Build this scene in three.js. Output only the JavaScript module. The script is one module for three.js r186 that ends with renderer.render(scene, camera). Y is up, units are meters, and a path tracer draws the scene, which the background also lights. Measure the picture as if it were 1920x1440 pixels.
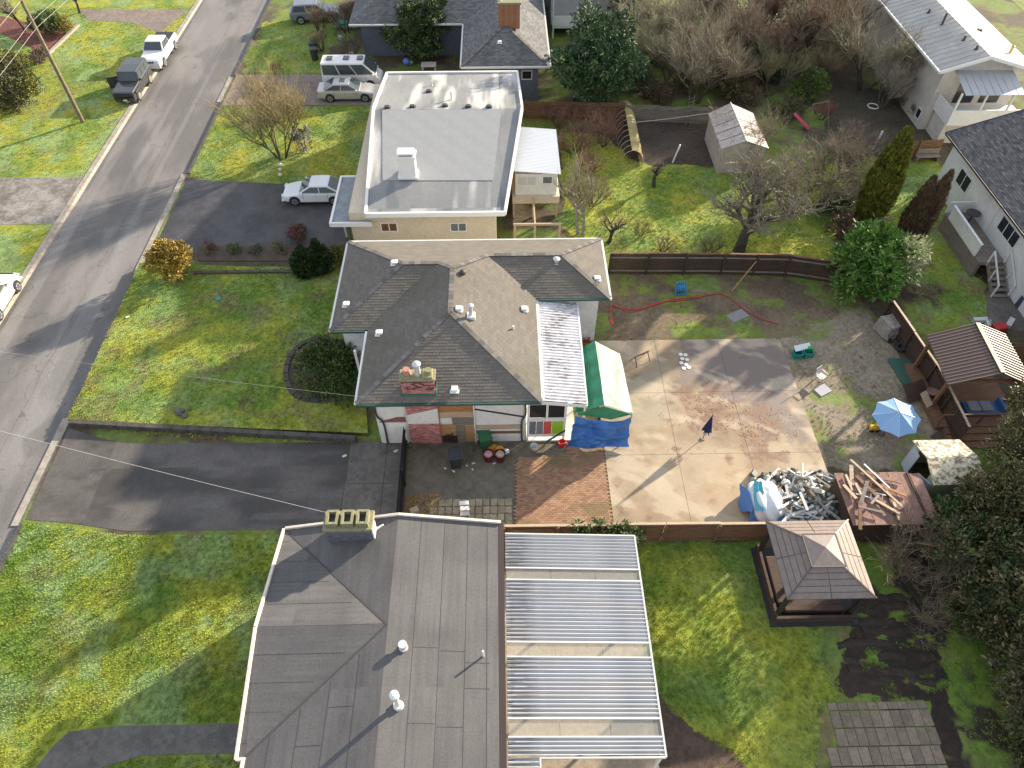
import * as THREE from 'three';
import { mergeGeometries } from 'three/addons/utils/BufferGeometryUtils.js';
import { RoundedBoxGeometry } from 'three/addons/geometries/RoundedBoxGeometry.js';

// ---------- camera, sky, sun, exposure ----------
const R = THREE.MathUtils.degToRad;
const scene = new THREE.Scene();
const camera = new THREE.PerspectiveCamera(56.83, 4 / 3, 0.5, 900);   // a drone 30 m up, looking 50 degrees down
camera.position.set(0, 30, 0);
camera.rotation.order = 'YXZ';
camera.rotation.set(R(-50), R(-1.1), 0);
const sunDir = new THREE.Vector3(0.788 * Math.cos(R(17)), Math.sin(R(17)), -0.615 * Math.cos(R(17))).normalize();
const sun = new THREE.DirectionalLight(new THREE.Color(1.0, 0.87, 0.68), 5.0);
sun.position.copy(sunDir).multiplyScalar(160).add(new THREE.Vector3(0, 0, -35));
sun.target.position.set(0, 0, -35);
sun.shadow.radius = 2.2;
sun.castShadow = true;
Object.assign(sun.shadow.camera, { left: -75, right: 75, bottom: -75, top: 75, near: 1, far: 360 });
sun.shadow.mapSize.set(4096, 4096);
scene.add(sun, sun.target);
{ // winter sky with thin bright haze, a smooth dome of air
  const w = 256, h = 128, d = new Float32Array(w * h * 4);
  for (let j = 0; j < h; j++) for (let i = 0; i < w; i++) {
    const el = ((j + 0.5) / h - 0.5) * Math.PI, az = ((i + 0.5) / w) * 2 * Math.PI - Math.PI;
    const v = new THREE.Vector3(Math.cos(el) * Math.cos(az), Math.sin(el), Math.cos(el) * Math.sin(az));
    const t = Math.pow(Math.max(0, Math.sin(el)), 0.55), g = Math.pow(Math.max(0, v.dot(sunDir)), 6) * 0.5;
    const k = (j * w + i) * 4, S = 0.40;
    d[k] = S * (0.95 * (1 - t) + 0.72 * t + g); d[k + 1] = S * (0.97 * (1 - t) + 0.82 * t + g * 0.92); d[k + 2] = S * (1.0 * (1 - t) + 1.0 * t + g * 0.8); d[k + 3] = 1;
  }
  const sky = new THREE.DataTexture(d, w, h, THREE.RGBAFormat, THREE.FloatType);
  sky.mapping = THREE.EquirectangularReflectionMapping; sky.magFilter = sky.minFilter = THREE.LinearFilter; sky.needsUpdate = true;
  scene.background = sky; scene.environment = sky;
}
const renderer = new THREE.WebGLRenderer({ antialias: true });
renderer.toneMapping = THREE.LinearToneMapping;
renderer.toneMappingExposure = 2.6;
renderer.shadowMap.enabled = true;

// ---------- small helpers ----------
function rng(seed) { let a = seed * 2654435761 >>> 0; return () => { a = (a + 0x6D2B79F5) | 0; let t = Math.imul(a ^ a >>> 15, 1 | a); t = t + Math.imul(t ^ t >>> 7, 61 | t) ^ t; return ((t ^ t >>> 14) >>> 0) / 4294967296; }; }
const hash = (i, j, s) => { let n = Math.imul(i, 374761393) + Math.imul(j, 668265263) + Math.imul(s, 1442695041) | 0; n = Math.imul(n ^ n >>> 13, 1274126177); return ((n ^ n >>> 16) >>> 0) / 4294967296; };
function noise(x, y, s = 0, per = 0) {
  const i = Math.floor(x), j = Math.floor(y), u0 = x - i, v0 = y - j, u = u0 * u0 * (3 - 2 * u0), v = v0 * v0 * (3 - 2 * v0);
  let i0 = i, i1 = i + 1, j0 = j, j1 = j + 1;
  if (per) { i0 = (i0 % per + per) % per; i1 = (i1 % per + per) % per; j0 = (j0 % per + per) % per; j1 = (j1 % per + per) % per; }
  const a = hash(i0, j0, s), b = hash(i1, j0, s), c = hash(i0, j1, s), d = hash(i1, j1, s);
  return a + (b - a) * u + (c - a) * v + (a - b - c + d) * u * v;
}
function fbm(x, y, s = 0, o = 4) { let r = 0, a = 0.5, t = 0; for (let k = 0; k < o; k++) { r += a * noise(x, y, s + k * 17); t += a; a *= 0.5; x *= 2.03; y *= 2.03; } return r / t; }
const mix = (a, b, t) => a + (b - a) * t, clamp = (x, a = 0, b = 1) => Math.min(b, Math.max(a, x)), smooth = (a, b, x) => { const t = clamp((x - a) / (b - a)); return t * t * (3 - 2 * t); };
const mix3 = (a, b, t) => [mix(a[0], b[0], t), mix(a[1], b[1], t), mix(a[2], b[2], t)];
const C = (r, g, b) => new THREE.Color().setRGB(r, g, b);            // linear base colour
function inside(poly, x, z) { const q = poly.lim ??= [Math.min(...poly.map(p => p[0])), Math.max(...poly.map(p => p[0])), Math.min(...poly.map(p => p[1])), Math.max(...poly.map(p => p[1]))]; if (x < q[0] || x > q[1] || z < q[2] || z > q[3]) return false; let c = false; for (let i = 0, j = poly.length - 1; i < poly.length; j = i++) { const [xi, zi] = poly[i], [xj, zj] = poly[j]; if ((zi > z) !== (zj > z) && x < (xj - xi) * (z - zi) / (zj - zi) + xi) c = !c; } return c; }
const toS = v => { v = clamp(v); return 255 * (v <= 0.0031308 ? v * 12.92 : 1.055 * Math.pow(v, 1 / 2.4) - 0.055); };
// colour texture from a function that returns linear rgb
function texture(w, h, fn, repeat = true) {
  const d = new Uint8Array(w * h * 4);
  for (let j = 0; j < h; j++) for (let i = 0; i < w; i++) { const c = fn((i + 0.5) / w, (j + 0.5) / h), k = (j * w + i) * 4; d[k] = toS(c[0]); d[k + 1] = toS(c[1]); d[k + 2] = toS(c[2]); d[k + 3] = 255; }
  const t = new THREE.DataTexture(d, w, h); t.colorSpace = THREE.SRGBColorSpace; t.magFilter = t.minFilter = THREE.LinearFilter;
  t.wrapS = t.wrapT = repeat ? THREE.RepeatWrapping : THREE.ClampToEdgeWrapping; t.needsUpdate = true; return t;
}
function grey(w, h, fn) { const t = texture(w, h, (u, v) => { const g = fn(u, v); return [g, g, g]; }); t.colorSpace = THREE.NoColorSpace; return t; }
const bumpFine = grey(256, 256, (u, v) => 0.5 * noise(u * 64, v * 64, 1, 64) + 0.5 * noise(u * 128, v * 128, 2, 128)); bumpFine.repeat.set(0.5, 0.5);
// grained colour: tileable noise round one or two base colours; size in metres
function grain(c1, c2, size = 2, cells = 16, contrast = 1, seed = 5, px = 256) {
  const t = texture(px, px, (u, v) => {
    const a = noise(u * 4, v * 4, seed, 4) * 0.35 + noise(u * cells, v * cells, seed + 1, cells) * 0.35 + noise(u * cells * 4, v * cells * 4, seed + 2, cells * 4) * 0.3;
    return mix3(c1, c2, clamp(0.5 + (a - 0.5) * 1.8 * contrast));
  }); t.repeat.set(1 / size, 1 / size); return t;
}
const mats = {};
function std(color, rough = 0.8, o = {}) { const m = new THREE.MeshStandardMaterial({ color, roughness: rough, side: THREE.DoubleSide, ...o }); return m; }
function grained(key, c1, c2, o = {}) { return mats[key] ??= std(0xffffff, o.rough ?? 0.85, { map: grain(c1, c2, o.size ?? 2, o.cells ?? 16, o.contrast ?? 1, o.seed ?? key.length * 7 + 3), bumpMap: bumpFine, bumpScale: o.bump ?? 0.004, ...(o.more || {}) }); }

function ready(g) {           // plain, non-indexed, with uv in metres by the axis each face points along
  let q = g.index ? g.toNonIndexed() : g;
  if (!q.attributes.normal) q.computeVertexNormals();
  for (const k of Object.keys(q.attributes)) if (!['position', 'normal', 'uv', 'color'].includes(k)) q.deleteAttribute(k);
  if (!q.userData.ownUV) {
    const p = q.attributes.position, n = p.count, uv = new Float32Array(n * 2), A = new THREE.Vector3(), B = new THREE.Vector3(), D = new THREE.Vector3();
    for (let i = 0; i < n; i += 3) {
      A.fromBufferAttribute(p, i); B.fromBufferAttribute(p, i + 1).sub(A); D.fromBufferAttribute(p, i + 2).sub(A); B.cross(D);
      const x = Math.abs(B.x), y = Math.abs(B.y), z = Math.abs(B.z);
      for (let k = i; k < i + 3; k++) { const X = p.getX(k), Y = p.getY(k), Z = p.getZ(k); if (y >= x * 0.99 && y >= z * 0.99) { uv[2 * k] = X; uv[2 * k + 1] = Z; } else if (x > z) { uv[2 * k] = Z; uv[2 * k + 1] = Y; } else { uv[2 * k] = X; uv[2 * k + 1] = Y; } }
    }
    q.setAttribute('uv', new THREE.BufferAttribute(uv, 2));
  }
  return q;
}
const taken = {};
function numbered(n) { const k = taken[n] = (taken[n] ?? -1) + 1; return k ? `${n}_${String(k).padStart(3, '0')}` : n; }
const local = new WeakSet();   // things whose parts are written in their own axes
function thing(name, label, category, pos = [0, 0, 0], o = {}) {
  const g = new THREE.Group(); g.name = numbered(name); g.position.set(...pos); scene.add(g);
  if (o.turn !== undefined) g.rotation.y = o.turn;
  if (o.local || o.turn !== undefined) local.add(g);
  g.userData = { label, category }; if (o.group) g.userData.group = o.group; if (o.kind) g.userData = { kind: o.kind, label };
  return g;
}
function part(name, geos, material, parent) {
  const list = (Array.isArray(geos) ? geos : [geos]).filter(Boolean).map(ready);
  const color = list.some(g => g.attributes.color);
  const g = list.length > 1 ? mergeGeometries(list.map(q => { if (color && !q.attributes.color) q.setAttribute('color', new THREE.BufferAttribute(new Float32Array(q.attributes.position.count * 3).fill(1), 3)); return q; })) : list[0];
  const m = new THREE.Mesh(g, material); m.castShadow = m.receiveShadow = true;
  let root = parent; while (root && root.parent && root.parent !== scene) root = root.parent;
  m.name = name;
  if (parent) { if (!local.has(root)) g.translate(-root.position.x, -root.position.y, -root.position.z); parent.add(m); }
  return m;
}
function solo(name, geos, material, label, category, group, pos) {   // a thing that is one mesh; written round its own base
  const m = part(name, geos, material); m.name = numbered(name); if (pos) m.position.set(...pos);
  m.userData = { label, category }; if (group) m.userData.group = group; scene.add(m); return m;
}
function structure(name, geos, material, label) { const m = part(name, geos, material); m.name = numbered(name); m.userData = { kind: 'structure', label }; scene.add(m); return m; }
function copyOf(o, pos, turn, scale, label) { const c = o.clone(); c.name = numbered(o.name.replace(/_\d{3}$/, '')); c.userData = { ...o.userData }; c.position.set(...pos); c.rotation.y = turn ?? 0; if (scale) c.scale.set(...(Array.isArray(scale) ? scale : [scale, scale, scale])); if (label) c.userData.label = label; scene.add(c); return c; }

// boxes given by their limits; by centre; slanted bars; tubes; prisms
const box = (x0, x1, y0, y1, z0, z1) => new THREE.BoxGeometry(Math.abs(x1 - x0), Math.abs(y1 - y0), Math.abs(z1 - z0)).translate((x0 + x1) / 2, (y0 + y1) / 2, (z0 + z1) / 2);
const cbox = (w, h, d, x = 0, y = 0, z = 0, ry = 0, rx = 0, rz = 0) => { const g = new THREE.BoxGeometry(w, h, d); if (rx) g.rotateX(rx); if (rz) g.rotateZ(rz); if (ry) g.rotateY(ry); return g.translate(x, y, z); };
const rbox = (w, h, d, x = 0, y = 0, z = 0, ry = 0, r = 0.03, seg = 2) => { const g = new RoundedBoxGeometry(w, h, d, seg, Math.min(r, w / 2.1, h / 2.1, d / 2.1)); if (ry) g.rotateY(ry); return g.translate(x, y, z); };
const cyl = (r0, r1, h, x = 0, y = 0, z = 0, n = 14) => new THREE.CylinderGeometry(r1, r0, h, n).translate(x, y + h / 2, z);
const v3 = a => a.isVector3 ? a : new THREE.Vector3(...a);
function bar(a, b, w, h = w) { a = v3(a); b = v3(b); const d = b.clone().sub(a), l = d.length(); const g = new THREE.BoxGeometry(w, h, l); const m = new THREE.Matrix4().lookAt(b, a, Math.abs(d.y) > 0.99 * l ? new THREE.Vector3(1, 0, 0) : new THREE.Vector3(0, 1, 0)); g.applyMatrix4(m); return g.translate((a.x + b.x) / 2, (a.y + b.y) / 2, (a.z + b.z) / 2); }
function tube(pts, r, seg = 24, n = 6, closed = false) { return new THREE.TubeGeometry(new THREE.CatmullRomCurve3(pts.map(v3), closed), seg, r, n, closed); }
function taper(a, b, r0, r1, n = 5) { a = v3(a); b = v3(b); const d = b.clone().sub(a), g = new THREE.CylinderGeometry(r1, r0, d.length(), n, 1, true); g.applyQuaternion(new THREE.Quaternion().setFromUnitVectors(new THREE.Vector3(0, 1, 0), d.normalize())); return g.translate((a.x + b.x) / 2, (a.y + b.y) / 2, (a.z + b.z) / 2); }
function slab(pts, top, bottom = -0.14) { // pts [x,z] outline
  const s = new THREE.Shape(pts.map(([x, z]) => new THREE.Vector2(x, -z))); const g = new THREE.ExtrudeGeometry(s, { depth: top - bottom, bevelEnabled: false, curveSegments: 4 }); g.rotateX(-Math.PI / 2); return g.translate(0, bottom, 0);
}
function poly(pts, thick = 0) { // planar 3D polygon (convex or not) with thickness downwards
  const P = pts.map(v3), n = new THREE.Vector3(); for (let i = 0; i < P.length; i++) { const a = P[i], b = P[(i + 1) % P.length]; n.x += (a.y - b.y) * (a.z + b.z); n.y += (a.z - b.z) * (a.x + b.x); n.z += (a.x - b.x) * (a.y + b.y); } n.normalize();
  const u = P[1].clone().sub(P[0]).normalize(), v = n.clone().cross(u); const f = P.map(p => { const q = p.clone().sub(P[0]); return new THREE.Vector2(q.dot(u), q.dot(v)); });
  const idx = THREE.ShapeUtils.triangulateShape(f, []), pos = []; const put = (p, o) => pos.push(p.x + n.x * o, p.y + n.y * o, p.z + n.z * o);
  for (const [a, b, c] of idx) { put(P[a], 0); put(P[b], 0); put(P[c], 0); }
  if (thick) { for (const [a, b, c] of idx) { put(P[a], -thick); put(P[c], -thick); put(P[b], -thick); } for (let i = 0; i < P.length; i++) { const a = P[i], b = P[(i + 1) % P.length]; put(a, 0); put(a, -thick); put(b, 0); put(b, 0); put(a, -thick); put(b, -thick); } }
  const g = new THREE.BufferGeometry(); g.setAttribute('position', new THREE.BufferAttribute(new Float32Array(pos), 3)); g.computeVertexNormals(); return g;
}
const tinted = (g, r, gg, b) => { const q = g.index ? g.toNonIndexed() : g, n = q.attributes.position.count, a = new Float32Array(n * 3); for (let i = 0; i < n; i++) { a[3 * i] = r; a[3 * i + 1] = gg; a[3 * i + 2] = b; } q.setAttribute('color', new THREE.BufferAttribute(a, 3)); return q; };

// ---------- ground: earth, road, lawns, drives ----------
const Z = {   // plan outlines in metres [x, z]
  frontLawn: [[-23.07,-35.50], [-15.90,-34.95], [-10.16,-34.84], [-9.39,-29.17], [-8.11,-28.29], [-7.02,-21.75], [-15.10,-22.32], [-22.89,-22.96], [-22.92,-28.57]],
  lowerLawn: [[-23.0, -17.0], [-20.5, -16.75], [-18, -16.3], [-14, -16.2], [-8.4, -16.1], [-8.4, 4], [-23.0, 4]],
  nextLawn: [[-22.67,-55.33], [-10.26,-55.26], [-9.36,-44.22], [-15.34,-44.34], [-22.66,-45.34], [-22.91,-48.64]],
  farLawn: [[-22.43,-71.10], [-15.12,-71.19], [-15.57,-60.79], [-22.44,-60.92]],
  backLawn: [[4.74,-50.74], [7.66,-50.69], [10.77,-45.93], [15.54,-45.98], [25.71,-46.63], [21.41,-35.36], [12.50,-35.91], [6.78,-36.13], [4.31,-38.16]],
  soil: [[10.74,-53.43], [17.31,-51.68], [16.51,-46.81], [16.14,-45.97], [10.71,-46.07]],
  dug: [[5.81,-34.26], [21.19,-33.56], [22.70,-29.28], [19.83,-26.37], [16.29,-27.89], [5.11,-28.10]],
  gravel: [[16.19,-28.10], [21.72,-31.12], [22.69,-25.92], [22.41,-22.17], [21.87,-20.81], [20.03,-18.89], [15.61,-19.29]],
  bankLawn: [[26.34,-47.33], [32.91,-46.49], [30.98,-38.22], [29.90,-31.44], [28.66,-29.08], [24.77,-29.69], [25.56,-33.48]],
  shadeLawn: [[6.14,-15.59], [11.98,-15.47], [11.74,-11.72], [13.29,-11.46], [13.57,-8.40], [12.62,-8.11], [11.65,-5.93], [9.02,-5.98], [6.14,-8.34]],
  bed: [[15.25,-13.23], [18.48,-12.31], [17.79,-7.91], [17.52,-5.82], [16.71,-5.83], [16.83,-8.17], [13.63,-8.60]],
  mulch: [[6.00,-8.14], [7.83,-7.12], [9.43,-5.97], [4.57,-6.07]],
  hollow: [[28.40,-57.88], [35.16,-56.40], [34.73,-49.40], [32.11,-46.51], [24.43,-47.73]],
  wood: [[5.76,-75.72], [39.16,-75.08], [37.13,-56.81], [28.12,-56.98], [20.82,-51.22], [4.99,-54.80]],
};
const lawnTone = (x, z, k) => {
  const a = fbm(x * 0.45 + 7, z * 0.45, 31, 5) * 0.75 + fbm(x * 2.2, z * 2.2, 33, 2) * 0.25, b = fbm(x * 0.75, z * 0.75 + 9, 47, 3), c = noise(x * 6, z * 6, 77) * 0.5 + noise(x * 13, z * 13, 78) * 0.5;
  let col = mix3([0.120, 0.195, 0.024], [0.320, 0.320, 0.036], smooth(0.30, 0.72, a) * k.moss);
  col = mix3(col, [0.22, 0.31, 0.115], smooth(0.44, 0.72, b) * k.pale);
  col = mix3(col, [0.18, 0.145, 0.065], smooth(0.56, 0.74, fbm(x * 0.9 + 31, z * 0.9, 91, 3)) * k.bare);
  const g = 0.62 + 0.76 * c; return [col[0] * g, col[1] * g, col[2] * g];
};
const kinds = { frontLawn: { moss: 0.9, pale: 0.45, bare: 0.5 }, lowerLawn: { moss: 0.66, pale: 0.75, bare: 0.3 }, nextLawn: { moss: 1, pale: 0.5, bare: 0.2 }, farLawn: { moss: 0.6, pale: 0.4, bare: 0.4 }, backLawn: { moss: 1, pale: 0.25, bare: 0.25 }, shadeLawn: { moss: 0.75, pale: 0.2, bare: 0.15 }, bankLawn: { moss: 0.45, pale: 0.6, bare: 0.75 }, verge: { moss: 0.95, pale: 0.8, bare: 0.3 }, wild: { moss: 0.3, pale: 0.2, bare: 1 } };
function earth(x, z) {
  const wx = x + (fbm(x * 1.1, z * 1.1, 3, 3) - 0.5) * 1.1, wz = z + (fbm(x * 1.1 + 40, z * 1.1, 5, 3) - 0.5) * 1.1;
  const f = noise(x * 7, z * 7, 61) * 0.45 + noise(x * 15, z * 15, 62) * 0.55, g = 0.5 + f, n = fbm(x * 0.6, z * 0.6, 11, 4);
  const dirt = (a, b, t) => mix3(a, b, t).map(v => v * g);
  if (x < -29.5) return lawnTone(x, z, kinds.verge);
  for (const k of ['frontLawn', 'nextLawn', 'lowerLawn']) if (inside(Z[k], x, z)) return lawnTone(x, z, kinds[k]);
  if (inside(Z.soil, wx, wz)) return dirt([0.045, 0.030, 0.022], [0.085, 0.062, 0.046], n);
  if (inside(Z.bed, wx, wz)) { const row = 0.5 + 0.5 * Math.sin(z * 7 + n * 5); return mix3(dirt([0.020, 0.014, 0.010], [0.046, 0.031, 0.022], n), lawnTone(x, z, kinds.wild), smooth(0.55, 0.68, fbm(x * 1.3, z * 2.4, 19, 3)) * row); }
  if (inside(Z.mulch, wx, wz)) return dirt([0.06, 0.04, 0.03], [0.13, 0.085, 0.06], n);
  if (inside(Z.gravel, wx, wz)) return mix3(dirt([0.16, 0.125, 0.085], [0.30, 0.25, 0.185], n), lawnTone(x, z, kinds.wild), smooth(0.55, 0.7, fbm(x * 0.8, z * 0.8, 23, 3)) * 0.7);
  if (inside(Z.dug, wx, wz)) return mix3(dirt([0.075, 0.05, 0.035], [0.20, 0.155, 0.095], n), lawnTone(x, z, kinds.wild), smooth(0.40, 0.62, fbm(x * 0.55 + 3, z * 0.8, 27, 4)) * 0.85);
  if (inside(Z.hollow, wx, wz)) return dirt([0.040, 0.034, 0.024], [0.085, 0.075, 0.045], n);
  for (const k of ['backLawn', 'farLawn', 'bankLawn', 'shadeLawn']) if (inside(Z[k], wx, wz)) return lawnTone(x, z, kinds[k]);
  if (x > 15 && z > -17) return mix3(lawnTone(x, z, { moss: 0.2, pale: 0.1, bare: 0.4 }), dirt([0.03, 0.022, 0.015], [0.06, 0.045, 0.03], n), smooth(0.5, 0.65, fbm(x * 0.7, z * 0.7, 83, 3)));
  return mix3(dirt([0.055, 0.042, 0.026], [0.12, 0.095, 0.055], n), lawnTone(x, z, kinds.wild), smooth(0.42, 0.62, fbm(x * 0.4 + 9, z * 0.4, 29, 4)) * 0.8);
}
const earthMap = texture(1664, 1408, (u, v) => earth((u - 0.5) * 104, (v - 1) * 80), true); earthMap.repeat.set(1 / 104, 1 / 80); earthMap.offset.set(0.5, 1);
const earthMat = std(0xffffff, 0.95, { map: earthMap, bumpMap: bumpFine, bumpScale: 0.03 });
structure('ground', new THREE.PlaneGeometry(600, 600).rotateX(-Math.PI / 2).translate(0, -0.2, -60), grained('farground', [0.05, 0.05, 0.022], [0.10, 0.095, 0.045], { size: 9, bump: 0.02 }), 'open ground that carries the neighbourhood');
structure('yard_ground', slab([[-22.95, 10], [-22.95, -140], [120, -140], [120, 10]], 0, -0.19), earthMat, 'soil and grass of the yards beside the road');
structure('verge_ground', slab([[-120, 10], [-120, -140], [-30.35, -140], [-30.35, 10]], 0, -0.19), earthMat, 'grass verge and yards across the road');

// road: worn asphalt with paler wheel tracks, patches and cracks
const roadMap = texture(256, 1536, (u, v) => {
  const x = u * 7.4, z = v * 90, n = fbm(x * 0.6, z * 0.25, 41, 4), f = noise(x * 30, z * 30, 42) * 0.5 + noise(x * 60, z * 60, 43) * 0.5;
  let c = mix3([0.135, 0.125, 0.118], [0.205, 0.19, 0.178], smooth(0.3, 0.7, n));
  c = mix3(c, [0.26, 0.25, 0.24], 0.35 * smooth(0.55, 0.8, noise(x * 1.6, z * 0.05, 44)));
  if (Math.abs(x - 3.7 - 0.12 * noise(0, z * 0.6, 45)) < 0.025) c = mix3(c, [0.07, 0.07, 0.07], 0.55);
  const cr = Math.abs(fbm(x * 0.5, z * 0.35, 46, 4) - 0.5); if (cr < 0.004) c = mix3(c, [0.06, 0.06, 0.06], 0.5);
  c = mix3(c, [0.09, 0.088, 0.088], smooth(0.68, 0.74, fbm(x * 0.35 + 5, z * 0.16, 48, 3)) * 0.45);
  const g = 0.78 + 0.44 * f; return c.map(q => q * g);
});
roadMap.repeat.set(1 / 7.4, 1 / 90);
structure('road', slab([[-30.0, 12], [-30.0, -140], [-22.9, -140], [-22.9, 12]], -0.1, -0.18), std(0xffffff, 0.8, { map: roadMap, bumpMap: bumpFine, bumpScale: 0.004 }), 'worn grey asphalt street');
const concrete = grained('concrete', [0.24, 0.205, 0.165], [0.40, 0.355, 0.30], { size: 3, bump: 0.004 });
const concreteDark = grained('concreteDark', [0.075, 0.068, 0.062], [0.15, 0.135, 0.12], { size: 3, bump: 0.005 });
const edgeDark = grained('edgeDark', [0.045, 0.040, 0.035], [0.10, 0.09, 0.075], { size: 1.5 });
// left kerb: pale rolled concrete; right kerb: weathered upstand by the lawns, flat gutter at the drives
const kerbShape = (x0, x1, zA, zB, top) => new THREE.ExtrudeGeometry(new THREE.Shape([[x0, -0.14], [x1, -0.14], [x1, -0.07], [x1 - 0.12 * Math.sign(x1 - x0), top], [x0, top]].map(p => new THREE.Vector2(...p))), { depth: Math.abs(zB - zA), bevelEnabled: false }).translate(0, 0, Math.min(zA, zB));
for (let k = 0; k < 26; k++) { const a = 6 - k * 4; structure('kerb', kerbShape(-30.37, -29.88, a, a - 3.985, 0.045), concrete, 'pale rolled concrete kerb across the road'); }
for (const [a, b] of [[6, -16.9], [-23.3, -34.9], [-45.8, -56.2], [-60.5, -98]]) structure('kerb', kerbShape(-22.78, -23.1, a, b, 0.06), edgeDark, 'dark weathered kerb beside the lawns');
for (const [a, b] of [[-16.9, -23.3], [-34.9, -45.8], [-56.2, -60.5]]) for (let z = a; z > b + 0.1; z -= 3.2) structure('gutter', slab([[-23.42, z], [-22.78, z], [-22.78, Math.max(b, z - 3.18)], [-23.42, Math.max(b, z - 3.18)]], -0.045, -0.15), concrete, 'flat concrete gutter where a drive meets the road');

// drives
const driveMap = texture(640, 320, (u, v) => {
  const x = u * 20, z = v * 10, n = fbm(x * 0.5, z * 0.9, 51, 4), f = noise(x * 14, z * 14, 52) * 0.5 + noise(x * 28, z * 28, 53) * 0.5;
  let c = mix3([0.055, 0.049, 0.045], [0.105, 0.094, 0.085], smooth(0.3, 0.72, n));
  c = mix3(c, [0.135, 0.125, 0.12], smooth(0.60, 0.78, fbm(x * 0.35, z * 1.4, 54, 4)) * 0.4);
  const g = 0.75 + 0.5 * f; return c.map(q => q * g);
}); driveMap.repeat.set(1 / 20, 1 / 10);
const driveMat = std(0xffffff, 0.72, { map: driveMap, bumpMap: bumpFine, bumpScale: 0.005 });
const tarMap = grain([0.034, 0.033, 0.036], [0.072, 0.068, 0.070], 6, 12, 1.1, 57); const tarMat = std(0xffffff, 0.55, { map: tarMap, bumpMap: bumpFine, bumpScale: 0.004 });
structure('driveway', slab([[-22.80, -22.6], [-21.2, -22.0], [-19.6, -21.55], [-7.9, -21.4], [-7.9, -16.45], [-13.5, -16.45], [-17.9, -16.5], [-20.5, -16.95], [-22.8, -17.2]], 0.012, -0.1), driveMat, 'dark stained concrete drive below the front lawn');
for (const [x0, x1, z0, z1] of [[-7.87, -6.0, -21.4, -18.9], [-7.87, -6.0, -18.87, -16.45], [-5.97, -5.12, -21.4, -18.9], [-5.97, -5.12, -18.87, -16.45]]) structure('drive_slab', slab([[x0, z0], [x1, z0], [x1, z1], [x0, z1]], 0.016, -0.1), concreteDark, 'dark damp concrete slab at the top of the drive');
structure('driveway', slab([[-22.55,-45.07], [-15.32,-44.27], [-11.47,-44.20], [-10.65,-40.78], [-9.95,-36.77], [-13.21,-36.51], [-19.84,-36.74], [-22.81,-36.48]].map(([x, z]) => [x < -21.4 ? -22.79 : x, z]), 0.012, -0.1), tarMat, 'black tarmac drive with a white saloon car on it');
structure('driveway', slab([[-22.96,-60.74], [-15.54,-60.60], [-9.04,-60.48], [-8.82,-55.41], [-22.62,-55.50]].map(([x, z]) => [x < -21.4 ? -22.79 : x, z]), 0.012, -0.1), grained('drive3', [0.15, 0.115, 0.095], [0.26, 0.21, 0.18], { size: 4 }), 'brownish gravelly drive with van and silver car');
structure('driveway', slab([[-60, -45.3], [-30.35, -45.5], [-30.35, -40.0], [-60, -39.6]], 0.012, -0.1), grained('drive4', [0.12, 0.105, 0.09], [0.30, 0.275, 0.25], { size: 5, cells: 8, contrast: 1.2 }), 'pale concrete drive across the road');
structure('driveway', slab([[-41.33,-74.35], [-30.67,-74.15], [-31.87,-68.99], [-35.38,-71.35], [-39.66,-71.90]].map(([x, z]) => [Math.min(-30.35, x), z]), 0.012, -0.1), grained('drive3'), 'brown drive across the road beyond the pickup');
structure('path', slab([[-10.14,-7.91], [-15.35,-7.92], [-17.16,-7.76], [-17.58,-7.23], [-18.44,-5.44], [-16.66,-5.41], [-15.46,-6.45], [-13.98,-6.86], [-9.91,-6.86]], 0.03, -0.1), concreteDark, 'dark aggregate garden path with joints');
// front lawn stands a step higher, behind a low dark wall
structure('lawn', slab(Z.frontLawn, 0.3, -0.1), earthMat, 'raised front lawn, yellow-green with moss');
{
  const t = thing('retaining_wall', 'low dark retaining wall between raised front lawn and the long drive', 'wall', [-15, 0, -22]);
  const A = [-22.7, -22.8], B = [-7.6, -21.45], n = 12;
  for (let k = 0; k < n; k++) { const a = [mix(A[0], B[0], k / n) + 0.01, mix(A[1], B[1], k / n)], b = [mix(A[0], B[0], (k + 1) / n) - 0.01, mix(A[1], B[1], (k + 1) / n)]; part('concrete_block', bar([a[0], 0.17, a[1]], [b[0], 0.17, b[1]], 0.26, 0.37 + 0.02 * hash(k, 1, 2)), edgeDark, t); }
  const w = thing('timber_edging', 'low dark timber edging along the flower bed by the black drive', 'edging', [-16, 0, -34.4]);
  for (let k = 0; k < 4; k++) for (const [j, y] of [[0, 0.12], [1, 0.33]]) part('sleeper', cbox(2.05, 0.19, 0.22, -18.6 + k * 2.1 + j * 0.3, y, -34.35 - j * 0.03), grained('sleeper', [0.045, 0.034, 0.026], [0.11, 0.085, 0.065], { size: 0.8 }), w);
}
const pathLine = [[-10.16,-8.01], [-15.38,-8.01], [-17.30,-7.86], [-17.74,-7.23], [-18.64,-5.45], [-16.57,-5.41], [-15.34,-6.38], [-13.95,-6.77], [-9.89,-6.77]];
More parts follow.
